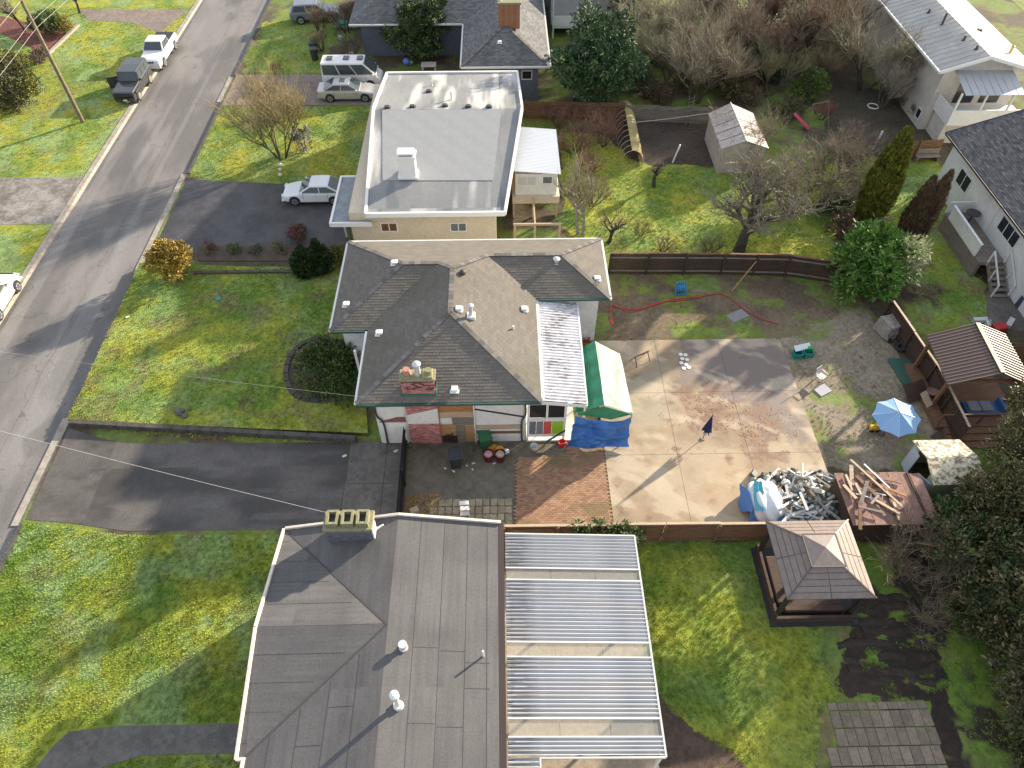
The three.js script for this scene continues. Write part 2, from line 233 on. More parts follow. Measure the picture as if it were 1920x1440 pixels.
// grass blades: tufts over the lawns, coloured like the turf they grow from
{
  const blade = [], r = rng(4); for (let k = 0; k < 6; k++) { const a = r() * 6.28, l = 0.03 + r() * 0.03, o = 0.05 * r(), w = 0.014, c = Math.cos(a), s = Math.sin(a), bx = c * o, bz = s * o; blade.push(bx - s * w, 0, bz + c * w, bx + s * w, 0, bz - c * w, bx + c * 0.03, l, bz + s * 0.03); }
  const tuft = new THREE.BufferGeometry(); tuft.setAttribute('position', new THREE.BufferAttribute(new Float32Array(blade), 3)); tuft.computeVertexNormals();
  const gm = std(0xffffff, 0.75);
  function grass(poly, top, per, k, label, hgt = 1, test) {
    const xs = poly.map(p => p[0]), zs = poly.map(p => p[1]), x0 = Math.min(...xs), x1 = Math.max(...xs), z0 = Math.min(...zs), z1 = Math.max(...zs), q = rng(Math.round(x0 * 13 + z0 * 7) + 999), M = new THREE.Matrix4(), list = [];
    for (let i = 0, n = (x1 - x0) * (z1 - z0) * per; i < n; i++) { const x = x0 + q() * (x1 - x0), z = z0 + q() * (z1 - z0); if (inside(poly, x, z) && (!test || test(x, z))) list.push([x, z, q(), q()]); }
    const I = new THREE.InstancedMesh(tuft, gm, list.length), c = new THREE.Color();
    list.forEach(([x, z, a, b], i) => { const s = hgt * (0.55 + 0.8 * a) * (0.7 + 0.7 * fbm(x * 0.8, z * 0.8, 65, 2)); M.makeRotationY(b * 6.28).scale(new THREE.Vector3(1.1, s, 1.1)).setPosition(x, top, z); I.setMatrixAt(i, M); const e = lawnTone(x, z, k), d = 1.0 + 0.55 * b; I.setColorAt(i, c.setRGB(e[0] * d, e[1] * d, e[2] * d)); });
    I.name = numbered('lawn_grass'); I.userData = { kind: 'stuff', label }; scene.add(I);
  }
  grass(Z.frontLawn, 0.3, 90, kinds.frontLawn, 'grass and moss of the raised front lawn');
  grass(Z.lowerLawn.map(([x, z]) => [x, Math.min(z, -4.6)]), 0, 120, kinds.lowerLawn, 'thick tufted grass of the lawn below the drive', 1.35, (x, z) => !inside(pathLine, x, z));
  grass(Z.nextLawn, 0, 60, kinds.nextLawn, 'bright grass in front of the white-roofed house');
  grass(Z.farLawn, 0, 30, kinds.farLawn, 'grass beyond the van and silver car');
  grass(Z.backLawn, 0, 60, kinds.backLawn, 'mossy grass round the bare fruit trees', 1);
  grass(Z.shadeLawn, 0, 110, kinds.shadeLawn, 'grass behind the house with the ribbed patio cover', 1.3);
  grass(Z.bankLawn, 0, 40, kinds.bankLawn, 'thin grass by the white house with the deck');
  grass([[-52, -75], [-30.5, -75], [-30.5, -30], [-52, -30]], 0, 22, kinds.verge, 'grass verge across the road', 1.1, (x, z) => !(z < -39.4 && z > -45.7) && !inside([[-41.33,-74.35], [-30.67,-74.15], [-31.87,-68.99], [-35.38,-71.35], [-39.66,-71.90]], x, z));
  grass(Z.dug.concat(Z.gravel.slice(1)), 0, 16, kinds.wild, 'sparse weeds on the bare back yard', 1.1, (x, z) => (x > 16.2 || z < -28.4) && fbm(x * 0.55 + 3, z * 0.8, 27, 4) > 0.44);
  grass([[15.20,-12.37], [18.71,-12.30], [20.23,-12.27], [19.44,-5.78], [17.72,-5.81], [17.79,-7.91], [13.89,-8.39]], 0, 40, { moss: 0.15, pale: 0.1, bare: 0.2 }, 'green weeds round the vegetable beds', 1.3, (x, z) => !inside(Z.bed, x, z) || fbm(x * 1.3, z * 2.4, 19, 3) > 0.56);
  grass([[-22.68,-22.69], [-19.01,-22.10], [-15.03,-21.65], [-7.84,-21.31], [-7.88,-21.65], [-15.19,-22.27], [-22.84,-23.11]], 0.02, 60, { moss: 1, pale: 0.2, bare: 0.6 }, 'weeds along the foot of the low wall', 1);
}

// ---------- houses ----------
const white = grained('white', [0.62, 0.62, 0.60], [0.78, 0.78, 0.76], { size: 3, rough: 0.6, bump: 0.002, contrast: 0.8 });
const trimWhite = std(C(0.72, 0.72, 0.70), 0.5);
const gutterWhite = std(C(0.62, 0.62, 0.60), 0.45);
const gutterGreen = std(C(0.03, 0.075, 0.06), 0.5);
const darkTrim = std(C(0.035, 0.03, 0.028), 0.6);
const glass = std(C(0.02, 0.024, 0.028), 0.08);
const metalPale = std(C(0.6, 0.6, 0.6), 0.4, { metalness: 0.4 });
const metalDark = std(C(0.05, 0.05, 0.05), 0.5);
const lapBump = grey(8, 64, (u, v) => (v * 4) % 1); lapBump.repeat.set(1, 1 / 0.72);
function siding(key, c1, c2) { return mats[key] ??= std(0xffffff, 0.65, { map: grain(c1, c2, 3, 12, 0.8, 71), bumpMap: lapBump, bumpScale: 0.014 }); }
const wood = (() => { const f = (c1, c2, seed) => { const t = texture(256, 128, (u, v) => { const g = noise(u * 4, v * 48, seed, 0) * 0.6 + noise(u * 16, v * 96, seed + 1, 0) * 0.4; return mix3(c1, c2, clamp(0.5 + (g - 0.5) * 1.6)); }); t.repeat.set(0.5, 1); return std(0xffffff, 0.8, { map: t, bumpMap: bumpFine, bumpScale: 0.004 }); }; return { fence: f([0.11, 0.055, 0.028], [0.23, 0.125, 0.07], 101), dark: f([0.035, 0.020, 0.014], [0.085, 0.050, 0.036], 103), grey: f([0.13, 0.11, 0.09], [0.27, 0.235, 0.20], 105), ply: f([0.30, 0.17, 0.07], [0.50, 0.31, 0.14], 107), orange: f([0.30, 0.13, 0.05], [0.45, 0.22, 0.09], 109), pale: f([0.36, 0.27, 0.18], [0.55, 0.43, 0.30], 111) }; })();
const shingleMat = std(0xffffff, 0.92, { vertexColors: true, bumpMap: bumpFine, bumpScale: 0.006 });

// courses of shingle tabs laid over a roof plane; every tab a little lifted at its butt edge and toned on its own
function shingles(pts, o = {}) {
  const P = pts.map(v3), n = new THREE.Vector3(); for (let i = 0; i < P.length; i++) { const a = P[i], b = P[(i + 1) % P.length]; n.x += (a.y - b.y) * (a.z + b.z); n.y += (a.z - b.z) * (a.x + b.x); n.z += (a.x - b.x) * (a.y + b.y); } n.normalize(); if (n.y < 0) n.negate();
  const v = new THREE.Vector3(0, 1, 0).addScaledVector(n, -n.y).normalize(), u = v.clone().cross(n);
  const f = P.map(p => [p.dot(u), p.dot(v)]), base = P[0].dot(n), course = o.course ?? 0.16, tab = o.tab ?? 0.34, c1 = o.c1 ?? [0.085, 0.077, 0.072], c2 = o.c2 ?? [0.165, 0.15, 0.14], seed = o.seed ?? 3;
  const cut = (poly, k, lim, keepAbove) => { const out = []; for (let i = 0; i < poly.length; i++) { const a = poly[i], b = poly[(i + 1) % poly.length], da = keepAbove ? a[k] - lim : lim - a[k], db = keepAbove ? b[k] - lim : lim - b[k]; if (da >= 0) out.push(a); if ((da > 0 && db < 0) || (da < 0 && db > 0)) { const t = da / (da - db); out.push([mix(a[0], b[0], t), mix(a[1], b[1], t)]); } } return out; };
  const vmin = Math.min(...f.map(q => q[1])), vmax = Math.max(...f.map(q => q[1])), pos = [], col = [];
  let row = 0; for (let v0 = vmin; v0 < vmax; v0 += course, row++) {
    let band = cut(cut(f, 1, v0, true), 1, v0 + course, false); if (band.length < 3) continue;
    const umin = Math.min(...band.map(q => q[0])), umax = Math.max(...band.map(q => q[0])); let j = Math.floor(umin / tab) - 1;
    for (let u0 = j * tab + (row % 3) * tab / 3; u0 < umax; u0 += tab, j++) {
      const cell = cut(cut(band, 0, u0 + 0.004, true), 0, u0 + tab - 0.004, false); if (cell.length < 3) continue;
      const h = hash(j, row, seed), lift = 0.010 + 0.008 * hash(j, row, seed + 1), wx = u.x * u0 + v.x * v0, wz = u.z * u0 + v.z * v0;
      const st = smooth(0.5, 0.75, fbm(u0 * 0.5, v0 * 0.22, seed + 40, 3)), c = mix3(mix3(c1, c2, h), o.stain ?? [0.06, 0.06, 0.05], st * (o.dirt ?? 0.45));
      const put = q => { const w = base + mix(lift, 0.002, clamp((q[1] - v0) / course)) + 0.004; pos.push(u.x * q[0] + v.x * q[1] + n.x * w, u.y * q[0] + v.y * q[1] + n.y * w, u.z * q[0] + v.z * q[1] + n.z * w); col.push(...c); };
      for (let k = 1; k < cell.length - 1; k++) { put(cell[0]); put(cell[k]); put(cell[k + 1]); }
    }
  }
  const g = new THREE.BufferGeometry(); g.setAttribute('position', new THREE.BufferAttribute(new Float32Array(pos), 3)); g.setAttribute('color', new THREE.BufferAttribute(new Float32Array(col), 3)); g.computeVertexNormals(); return g;
}
function ridgeCaps(lines, o = {}) { const gs = []; const r = rng(o.seed ?? 9); for (const [a, b] of lines) { const A = v3(a), B = v3(b), L = A.distanceTo(B), n = Math.max(1, Math.round(L / 0.3)); for (let k = 0; k < n; k++) { const p = A.clone().lerp(B, k / n), q = A.clone().lerp(B, (k + 1.15) / n); p.y += 0.03; q.y += 0.03 - 0.008; const t = mix(0.09, 0.19, r()); gs.push(tinted(bar(p, q, 0.24, 0.02), t, t * 0.93, t * 0.87)); } } return gs; }
function roof(parent, planes, o = {}) {
  const m = part('roof', planes.map(p => poly(p, 0.14)), o.under ?? darkTrim, parent);
  const s = part('shingles', planes.map((p, i) => shingles(p, { seed: i * 5 + 3, ...o })), shingleMat, m); s.userData = { kind: 'stuff' };
  if (o.caps) part('ridge_cap', ridgeCaps(o.caps), shingleMat, m);
  return m;
}
// a window in a wall that faces +z, -z, +x or -x: frame proud of the wall, panes set in
function windowUnit(parent, face, x, y, z, w, h, o = {}) {
  const fr = o.frame ?? trimWhite, n = o.panes ?? 2, gl = o.glass ?? glass, f = 0.06, geos = [], panes = [];
  const put = (a0, a1, y0, y1, d0, d1) => face[0] === 'z' ? box(x + a0, x + a1, y + y0, y + y1, z + d0 * sgn, z + d1 * sgn) : box(x + d0 * sgn, x + d1 * sgn, y + y0, y + y1, z + a0, z + a1);
  const sgn = face[1] === '+' ? 1 : -1;
  geos.push(put(-w / 2, w / 2, h / 2 - f, h / 2, -0.02, 0.05), put(-w / 2, w / 2, -h / 2, -h / 2 + f, -0.02, 0.07), put(-w / 2, -w / 2 + f, -h / 2 + f, h / 2 - f, -0.02, 0.05), put(w / 2 - f, w / 2, -h / 2 + f, h / 2 - f, -0.02, 0.05));
  for (let k = 1; k < n; k++) geos.push(put(-w / 2 + w * k / n - 0.025, -w / 2 + w * k / n + 0.025, -h / 2 + f, h / 2 - f, -0.02, 0.04));
  const m = part('window', geos, fr, parent);
  for (let k = 0; k < n; k++) part('pane', put(-w / 2 + w * k / n + (k ? 0.026 : f + 0.001), -w / 2 + w * (k + 1) / n - (k < n - 1 ? 0.026 : f + 0.001), -h / 2 + f, h / 2 - f, 0.004, 0.016), Array.isArray(gl) ? gl[k] : gl, m);
  return m;
}
function boxVent(parent, x, y, z, m = trimWhite) { part('roof_vent', [rbox(0.32, 0.13, 0.3, x, y + 0.1, z, 0, 0.03), cbox(0.44, 0.02, 0.44, x, y + 0.02, z)], m, parent); }
function pipeVent(parent, x, y, z, h, r, m = metalPale, cap = true) { const p = part('vent_pipe', [cyl(r, r, h, x, y, z, 12), cyl(r * 2.2, r * 1.4, 0.08, x, y - 0.03, z, 12)], m, parent); if (cap) part('cowl', [cyl(r * 1.5, r * 1.5, 0.07, x, y + h + 0.01, z, 12), cyl(r * 1.5, 0.02, 0.09, x, y + h + 0.08, z, 12)], m, p); return p; }
// corrugated sheet laid along x between two edges, ribs running in x; y falls from y0 at x0 to y1 at x1
function ribbed(x0, x1, y0, y1, z0, z1, pitch, depth, thick = 0.006) {
  const n = Math.max(4, Math.round(Math.abs(z1 - z0) / pitch) * 8), pos = [], dz = (z1 - z0) / n;
  const y = k => { const t = ((k % 8) + 8) % 8 / 8 * Math.PI * 2; return depth * 0.5 * Math.cos(t); };
  for (let k = 0; k < n; k++) { const a = z0 + k * dz, b = a + dz, ya = y(k), yb = y(k + 1); pos.push(x0, y0 + ya, a, x0, y0 + yb, b, x1, y1 + ya, a, x1, y1 + ya, a, x0, y0 + yb, b, x1, y1 + yb, b); }
  const g = new THREE.BufferGeometry(); g.setAttribute('position', new THREE.BufferAttribute(new Float32Array(pos), 3)); g.computeVertexNormals(); return g;
}

// --- the stripped bungalow in the middle: hip roof, red chimney, torn side wall ---
{
  const k = 0.385, e = 3.8, xl = -6.93, xr = 1.79, xm = -2.57, zn = -20.9, zf = -32.9, xw = -8.83, zw = -25.75, zr = -27.93, xe = 5.78;
  const h = d => e + k * d, H1 = 4.36, p1 = zn - H1, p2 = zf + H1, hl = (zw - zf) / 2, zl = (zw + zf) / 2, hr = (zr - zf) / 2, zq = (zr + zf) / 2;
  const xj = xl + hl, xq = xm + (H1 - hr), xk = xe - hr, xa = xw + hl;
  const A = [xl, e, zn], B = [xr, e, zn], T1 = [xm, h(H1), p1], T2 = [xm, h(H1), p2], J = [xj, h(hl), zl], K = [xa, h(hl), zl], V1 = [xl, e, zw], W1 = [xw, e, zw], W2 = [xw, e, zf], Q1 = [xq, h(hr), zq], Q2 = [xk, h(hr), zq], N = [xr, e, zr], E1 = [xe, e, zr], E2 = [xe, e, zf];
  const t = thing('bungalow', 'stripped white bungalow with grey hip roof and painted red brick chimney', 'house', [-1.6, 0, -27]);
  const wallMat = siding('lapWhite', [0.60, 0.60, 0.59], [0.76, 0.76, 0.75]);
  part('wall', [box(-6.3, 1.1, -0.15, 3.78, -32.45, -21.35), box(-8.4, -6.29, -0.15, 3.78, -32.44, -26.2), box(1.09, 5.3, -0.15, 3.78, -32.43, -28.4)], wallMat, t);
  const rf = roof(t, [[A, B, T1], [A, T1, T2, J, V1], [B, N, Q1, T2, T1], [W1, V1, J, K], [W1, K, W2], [W2, K, J, T2, Q1, Q2, E2], [N, E1, Q2, Q1], [E1, E2, Q2]], { caps: [[A, T1], [B, T1], [T1, T2], [T2, J], [J, K], [K, W1], [K, W2], [T2, Q1], [Q1, Q2], [Q2, E1], [Q2, E2]], dirt: 0.35, c1: [0.132, 0.117, 0.099], c2: [0.168, 0.149, 0.126], stain: [0.085, 0.082, 0.05] });
  const gut = (a, b, m) => part('gutter', [bar([a[0], e - 0.06, a[1]], [b[0], e - 0.06, b[1]], 0.12, 0.12)], m, t);
  gut([-6.93, zn + 0.06], [xr, zn + 0.06], gutterGreen); gut([xl - 0.06, zn], [xl - 0.06, zw + 0.1], gutterWhite); gut([xw, zw + 0.06], [xl - 0.13, zw + 0.06], gutterGreen); gut([xw - 0.06, zw], [xw - 0.06, zf], gutterWhite); gut([xr + 0.2, zr + 0.06], [xe, zr + 0.06], gutterGreen); gut([xe + 0.06, zr + 0.1], [xe + 0.06, zf], gutterWhite); gut([xw, zf - 0.06], [xe, zf - 0.06], gutterWhite);
  for (const [x, z] of [[-5.72,-29.53], [-8.18,-27.36], [-6.23,-25.22], [-2.31,-21.47], [5.19,-29.17], [1.15,-26.84], [-2.16,-25.59]]) boxVent(t, x, Math.max(...[h(Math.min(x - xl, zn - z, xr - x, z - zf)), h(Math.min(x - xw, zw - z, z - zf)), h(Math.min(xe - x, zr - z, z - zf))].filter((q, i) => (i === 0 && x > xl && x < xr) || (i === 1 && x < xm && z < zw) || (i === 2 && x > xm && z < zr))), z);
  pipeVent(t, -2.02, 5.1, -28.3, 0.28, 0.12, metalDark); pipeVent(t, 3.0, 4.5, -30.0, 0.22, 0.13, metalPale);
  pipeVent(t, -1.55, 4.95, -25.3, 0.85, 0.10, metalPale); part('vent_base', rbox(0.42, 0.3, 0.42, -1.55, 5.1, -25.3, 0, 0.03), trimWhite, t); pipeVent(t, 0.55, 4.2, -25.2, 0.3, 0.05, trimWhite, false);
  // red brick chimney on the near wall
    const mortar = std(C(0.40, 0.22, 0.20), 0.9), ch = part('chimney', box(-4.73, -3.22, -0.15, 5.0, -21.8, -21.27), mortar, t);
  const bg = []; for (let r = 0; r < 59; r++) for (let c = 0; c < 8; c++) { const x0 = -4.75 + (c - (r % 2 ? 0.5 : 0)) * 0.218, x1 = Math.min(-3.2, x0 + 0.205), xs = Math.max(x0, -4.75), f = 0.75 + 0.5 * hash(r, c, 9), grime = r > 50 && hash(r, c, 4) < (r - 48) / 14 ? 0.3 : 1; if (x1 - xs > 0.03) { const q = mix3([0.40, 0.135, 0.13], [0.52, 0.27, 0.25], hash(r, c, 6)).map(v => v * f * grime); bg.push(tinted(box(xs, x1, -0.14 + r * 0.0865, -0.14 + r * 0.0865 + 0.074, -21.36, -21.25 + 0.006 * hash(r, c, 8)), ...q), tinted(box(-3.3, -3.2, -0.14 + r * 0.0865, -0.14 + r * 0.0865 + 0.074, -21.8 + c * 0.01, -21.37), ...q)); } }
  const bs = part('brick', bg, std(0xffffff, 0.85, { vertexColors: true }), ch); bs.userData = { kind: 'stuff' };
  part('chimney_crown', [rbox(1.68, 0.12, 0.72, -3.975, 5.06, -21.53, 0, 0.03), rbox(0.5, 0.14, 0.6, -3.5, 5.16, -21.53, 0, 0.04), rbox(0.4, 0.12, 0.5, -4.45, 5.15, -21.5, 0, 0.04)], grained('mossy', [0.16, 0.15, 0.09], [0.30, 0.29, 0.16], { size: 0.5 }), ch);
  for (const [x, hh, m] of [[-4.45, 0.42, 'c'], [-3.95, 0.7, 'w'], [-3.45, 0.36, 'm']]) part('chimney_pot', m === 'w' ? [cyl(0.16, 0.14, hh, x, 5.1, -21.53, 14), cyl(0.2, 0.2, 0.06, x, 5.1 + hh, -21.53, 14), cyl(0.2, 0.05, 0.12, x, 5.17 + hh, -21.53, 14)] : [cyl(0.2, 0.16, hh, x, 5.1, -21.53, 12)], m === 'w' ? metalPale : m === 'c' ? std(C(0.42, 0.2, 0.16), 0.9) : grained('mossy'), ch);
  part('flashing', [cbox(1.66, 0.16, 0.05, -3.975, 3.98, -21.22), cbox(0.05, 0.3, 0.5, -3.17, 4.08, -21.5), cbox(0.05, 0.3, 0.5, -4.78, 4.08, -21.5)], std(C(0.04, 0.13, 0.10), 0.6), ch);
  part('paint_patch', poly([[-4.74, 2.45, -21.225], [-4.74, 1.75, -21.225], [-3.21, 1.75, -21.225], [-3.21, 2.95, -21.225]].reverse(), 0.012), white, ch).userData.label = 'white painted patch with a slanting top edge';
  // torn wall beside it: boards, sheathing, patched sheets
  const zb = -21.35, P = (name, x0, x1, y0, y1, d, m, l) => { const q = part(name, box(x0, x1, y0, y1, zb + 0.004, zb + d), m, t); if (l) q.userData.label = l; return q; };
  P('sheathing', -3.16, -1.5, 2.55, 3.1, 0.03, wood.orange, 'bare orange sheathing board'); P('sheathing', -3.16, -1.5, 2.1, 2.53, 0.05, wood.pale); P('sheathing', -2.55, -1.5, 1.45, 2.08, 0.06, wood.grey); P('panel', -3.16, -2.58, 1.72, 2.05, 0.05, white);
  P('plywood', -3.16, -2.4, 0.55, 1.5, 0.03, wood.ply, 'yellow plywood'); P('sheathing', -2.38, -1.98, 0.0, 1.43, 0.09, wood.grey); P('plywood', -1.96, -1.5, 0.0, 1.35, 0.04, wood.ply); P('sheathing', -3.16, -2.4, 0.0, 0.53, 0.05, wood.dark); P('stud', -3.22, -3.17, 0, 3.1, 0.12, wood.orange); P('stud', -1.48, -1.42, 0, 3.1, 0.12, trimWhite);
  for (let j = 0; j < 5; j++) P('debris_board', -3.1 + j * 0.14, -3.02 + j * 0.14, 0.1, 0.5 + 0.3 * hash(j, 3, 3), 0.1 + 0.02 * j, wood.dark);
  P('panel', -6.28, -4.86, 2.2, 3.2, 0.035, white); P('panel', -6.2, -4.9, 0.7, 1.75, 0.05, white); P('panel', -6.2, -4.9, 0.0, 0.68, 0.04, white);
  part('gap_boards', poly([[-6.2, 1.78, zb + 0.03], [-4.86, 1.78, zb + 0.03], [-4.86, 2.2, zb + 0.03], [-5.2, 2.18, zb + 0.03]], 0.02), std(C(0.22, 0.09, 0.07), 0.9), t);
  P('panel', -1.38, 0.95, 1.45, 3.1, 0.04, white); P('panel', -1.38, 0.95, 0.0, 0.62, 0.05, white); P('trim_board', -1.38, 0.95, 1.1, 1.42, 0.06, wood.pale); P('window_strip', -1.3, 0.9, 0.66, 0.92, 0.025, std(C(0.2, 0.12, 0.07), 0.6)); P('trim_board', -1.38, 0.95, 0.95, 1.08, 0.07, trimWhite);
  part('roof_scar', bar([-1.4, 2.75, zb + 0.05], [0.95, 2.1, zb + 0.05], 0.05, 0.09), darkTrim, t);
  part('downpipe', tube([[-6.25, 3.6, zb + 0.25], [-6.22, 3.2, zb + 0.1], [-6.2, 2.3, zb + 0.09], [-6.0, 1.95, zb + 0.09], [-5.98, 0.05, zb + 0.1]], 0.05, 24, 8), metalDark, t);
  part('downpipe', tube([[1.05, 3.6, zb + 0.3], [1.06, 3.2, zb + 0.12], [1.06, 2.2, zb + 0.1], [0.92, 1.9, zb + 0.1], [0.92, 0.05, zb + 0.1]], 0.05, 24, 8), gutterGreen, t);
  windowUnit(t, 'x-', -6.3, 2.3, -23.8, 1.8, 1.1); windowUnit(t, 'x-', -8.4, 2.3, -29.5, 2.2, 1.2, { panes: 3 }); windowUnit(t, 'z+', 2.6, 2.5, -28.4, 1, 1);
  // front step under the inner corner
  part('porch_step', [box(-7.6, -6.32, -0.1, 0.62, -26.15, -24.4), box(-7.9, -7.6, -0.1, 0.45, -26.1, -24.6)], concrete, t); part('porch_post', cbox(0.12, 3.1, 0.12, -7.5, 2.0, -24.55), trimWhite, t);
  // enclosed porch with windows and coloured panels under the ribbed cover
  const pr = part('porch', [box(1.16, 3.7, -0.1, 0.12, -28.3, -21.25), box(1.16, 1.26, 0.12, 3.35, -21.35, -21.25), box(3.0, 3.1, 0.12, 3.3, -21.35, -21.25), box(1.26, 3.0, 1.72, 1.98, -21.34, -21.26), box(1.26, 3.0, 3.05, 3.3, -21.34, -21.26), box(2.1, 2.18, 1.98, 3.05, -21.33, -21.27), box(1.26, 3.0, 0.42, 0.62, -21.33, -21.27)], trimWhite, t);
  for (const [a, b] of [[1.27, 2.09], [2.19, 2.99]]) part('pane', box(a, b, 1.99, 3.04, -21.31, -21.30), glass, pr);
  for (const [a, b, c] of [[1.27, 1.62, [0.16, 0.18, 0.21]], [1.63, 1.98, [0.20, 0.22, 0.25]], [1.99, 2.4, [0.60, 0.10, 0.09]], [2.41, 2.99, [0.30, 0.55, 0.04]]]) part('infill_panel', box(a, b, 0.63, 1.71, -21.31, -21.285), std(C(...c), 0.55), pr);
  part('railing', [bar([2.05, 0.3, -20.95], [3.05, 1.35, -20.95], 0.07, 0.07), bar([2.05, 0.0, -20.95], [2.05, 0.32, -20.95], 0.05)], gutterGreen, t);
  // ribbed patio cover: sheets with dirt in the grooves
  const cv = part('patio_cover', [bar([1.88, 3.62, -21.02], [1.88, 3.62, -28.05], 0.14, 0.16), bar([4.0, 3.3, -21.02], [4.08, 3.3, -27.95], 0.09, 0.14), bar([1.82, 3.55, -20.98], [4.02, 3.25, -20.98], 0.06, 0.16)], trimWhite, t);
  const dirtyT = texture(256, 512, (u, v) => { const n = fbm(u * 10, v * 130, 121, 3), d = smooth(0.50, 0.74, n * 0.7 + 0.4 * noise(u * 3, v * 9, 124)); return mix3([0.62, 0.60, 0.60], [0.20, 0.18, 0.18], d * 0.75); }); dirtyT.repeat.set(1 / 2.2, 1 / 7);
  const dirty = std(0xffffff, 0.5, { map: dirtyT });
  for (let j = 0; j < 7; j++) part('roof_sheet', ribbed(1.95, 4.02, 3.66, 3.36, -21.03 - j, -22.03 - j, 0.2, 0.06), dirty, cv);
  for (const z of [-21.2, -24.5, -27.8]) part('porch_post', cbox(0.1, 3.2, 0.1, 3.95, 1.65, z), trimWhite, cv);
}

// --- beige house with the pale membrane roof ---
{
  const t = thing('membrane_roof_house', 'beige stucco house with pale grey low gable membrane roof', 'house', [-4, 0, -44]);
  const stucco = grained('stucco', [0.54, 0.45, 0.33], [0.68, 0.58, 0.44], { size: 2.4, cells: 24, bump: 0.004 });
  part('wall', [box(-9.3, -0.3, -0.15, 3.55, -51.9, -36.0), box(-0.31, 0.9, -0.15, 3.55, -51.8, -44)], stucco, t);
  const memT = texture(512, 768, (u, v) => { const x = u * 11, z = v * 18, n = fbm(x * 0.5, z * 0.5, 131, 4), s = smooth(0.50, 0.72, fbm(x * 1.2, z * 0.16 + 3, 133, 3)), l = (x % 1.0) < 0.035 || (z % 4.2) < 0.03 ? 0.88 : 1; let c = mix3([0.165, 0.17, 0.17], [0.265, 0.265, 0.26], n); c = mix3(c, [0.50, 0.49, 0.465], s * 0.9); c = mix3(c, [0.11, 0.12, 0.13], smooth(0.55, 0.72, fbm(x * 0.9 + 20, z * 0.3, 137, 3)) * 0.55); return c.map(q => q * l * (0.92 + 0.16 * noise(x * 12, z * 12, 5))); });
  memT.repeat.set(1 / 11, 1 / 18); const mem = std(0xffffff, 0.6, { map: memT });
  const g = (x, z) => [x, z > -45.2 ? 3.75 + (z + 35.5) / -9.7 * 1.42 : 5.17 - (z + 45.2) / -7.5 * 1.25, z];
  const near = [g(-8.15, -35.5), g(0.25, -35.5), g(1.55, -45.2), g(-8.5, -45.2)], far = [g(-8.5, -45.2), g(1.55, -45.2), g(1.4, -52.7), g(-8.45, -52.7)];
  const rf = part('roof', [poly(near, 0.2), poly(far, 0.2)], mem, t);
  const up = (p, d = 0.05) => [p[0], p[1] + d, p[2]];
  part('newer_membrane', poly([up(g(-7.9, -45.1), 0.03), up(g(-7.35, -38.4), 0.03), up(g(-0.45, -38.3), 0.03), up(g(0.15, -45.1), 0.03)], 0.02), std(0xffffff, 0.55, { map: grain([0.26, 0.265, 0.265], [0.335, 0.335, 0.33], 1.6, 20, 0.7, 9) }), rf).userData.label = 'cleaner grey membrane sheet over the near slope';
  const ed = (a, b) => bar(up(a, 0.0), up(b, 0.0), 0.16, 0.3);
  part('fascia', [ed(near[0], near[1]), ed(near[1], near[2]), ed(near[3], near[0]), ed(far[1], far[2]), ed(far[2], far[3]), ed(far[3], far[0])], trimWhite, rf);
  const wv = std(C(0.74, 0.73, 0.70), 0.6), cc = part('chimney', [rbox(1.05, 1.35, 0.75, -5.75, 5.0, -38.8, 0, 0.03), rbox(1.25, 0.16, 0.95, -5.75, 4.35, -38.8, 0, 0.03)], wv, t);
  part('chimney_crown', [rbox(1.2, 0.14, 0.9, -5.75, 5.75, -38.8, 0, 0.03), cbox(1.0, 0.1, 0.7, -5.75, 5.95, -38.8), cbox(0.06, 0.12, 0.06, -6.2, 5.86, -38.5), cbox(0.06, 0.12, 0.06, -5.3, 5.86, -38.5), cbox(0.06, 0.12, 0.06, -6.2, 5.86, -39.1), cbox(0.06, 0.12, 0.06, -5.3, 5.86, -39.1)], wv, cc); part('flue', box(-6.15, -5.35, 5.8, 5.9, -39.1, -38.5), metalDark, cc);
  for (const [px, z] of [[-7.6, -45.5], [-5.9, -45.6], [-3.7, -45.7], [-2.1, -45.5], [-0.7, -45.4], [-5.0, -48.6]]) boxVent(t, px, g(px, z)[1], z, metalDark);
  pipeVent(t, -3.3, g(0, -47)[1], -47, 0.45, 0.07, trimWhite); pipeVent(t, -4.9, g(0, -50)[1], -50, 0.35, 0.05, metalPale, false);
  const brown = std(C(0.16, 0.07, 0.03), 0.35), grey2 = std(C(0.14, 0.15, 0.16), 0.25);
  windowUnit(t, 'z+', -6.95, 2.46, -36.0, 1.05, 0.68, { glass: brown }); windowUnit(t, 'z+', -2.65, 2.4, -36.0, 1.05, 0.68, { glass: grey2 });
  windowUnit(t, 'x-', -9.3, 2.2, -48, 2, 1.2, { panes: 3 }); part('door', box(-9.36, -9.3, 0, 2.1, -44.5, -43.5), std(C(0.3, 0.12, 0.08), 0.5), t);
  // flat carport roof at the drive side
  const cp = part('carport_roof', [box(-10.4, -8.0, 2.82, 2.98, -40.6, -35.75)], std(0xffffff, 0.6, { map: grain([0.16, 0.18, 0.20], [0.27, 0.29, 0.31], 2.2, 10, 1, 15) }), t);
  part('fascia', [box(-10.52, -10.38, 2.78, 3.06, -40.7, -35.65), box(-10.38, -7.9, 2.78, 3.06, -35.77, -35.63), box(-10.38, -9.31, 2.78, 3.06, -40.72, -40.58)], trimWhite, cp);
  for (const z of [-40.4, -38.2]) part('carport_post', cbox(0.12, 2.9, 0.12, -10.3, 1.4, z), trimWhite, cp);
  part('downpipe', tube([[-9.35, 2.8, -35.8], [-9.4, 2.6, -35.9], [-9.42, 0.1, -35.92]], 0.05, 12, 8), metalDark, t);
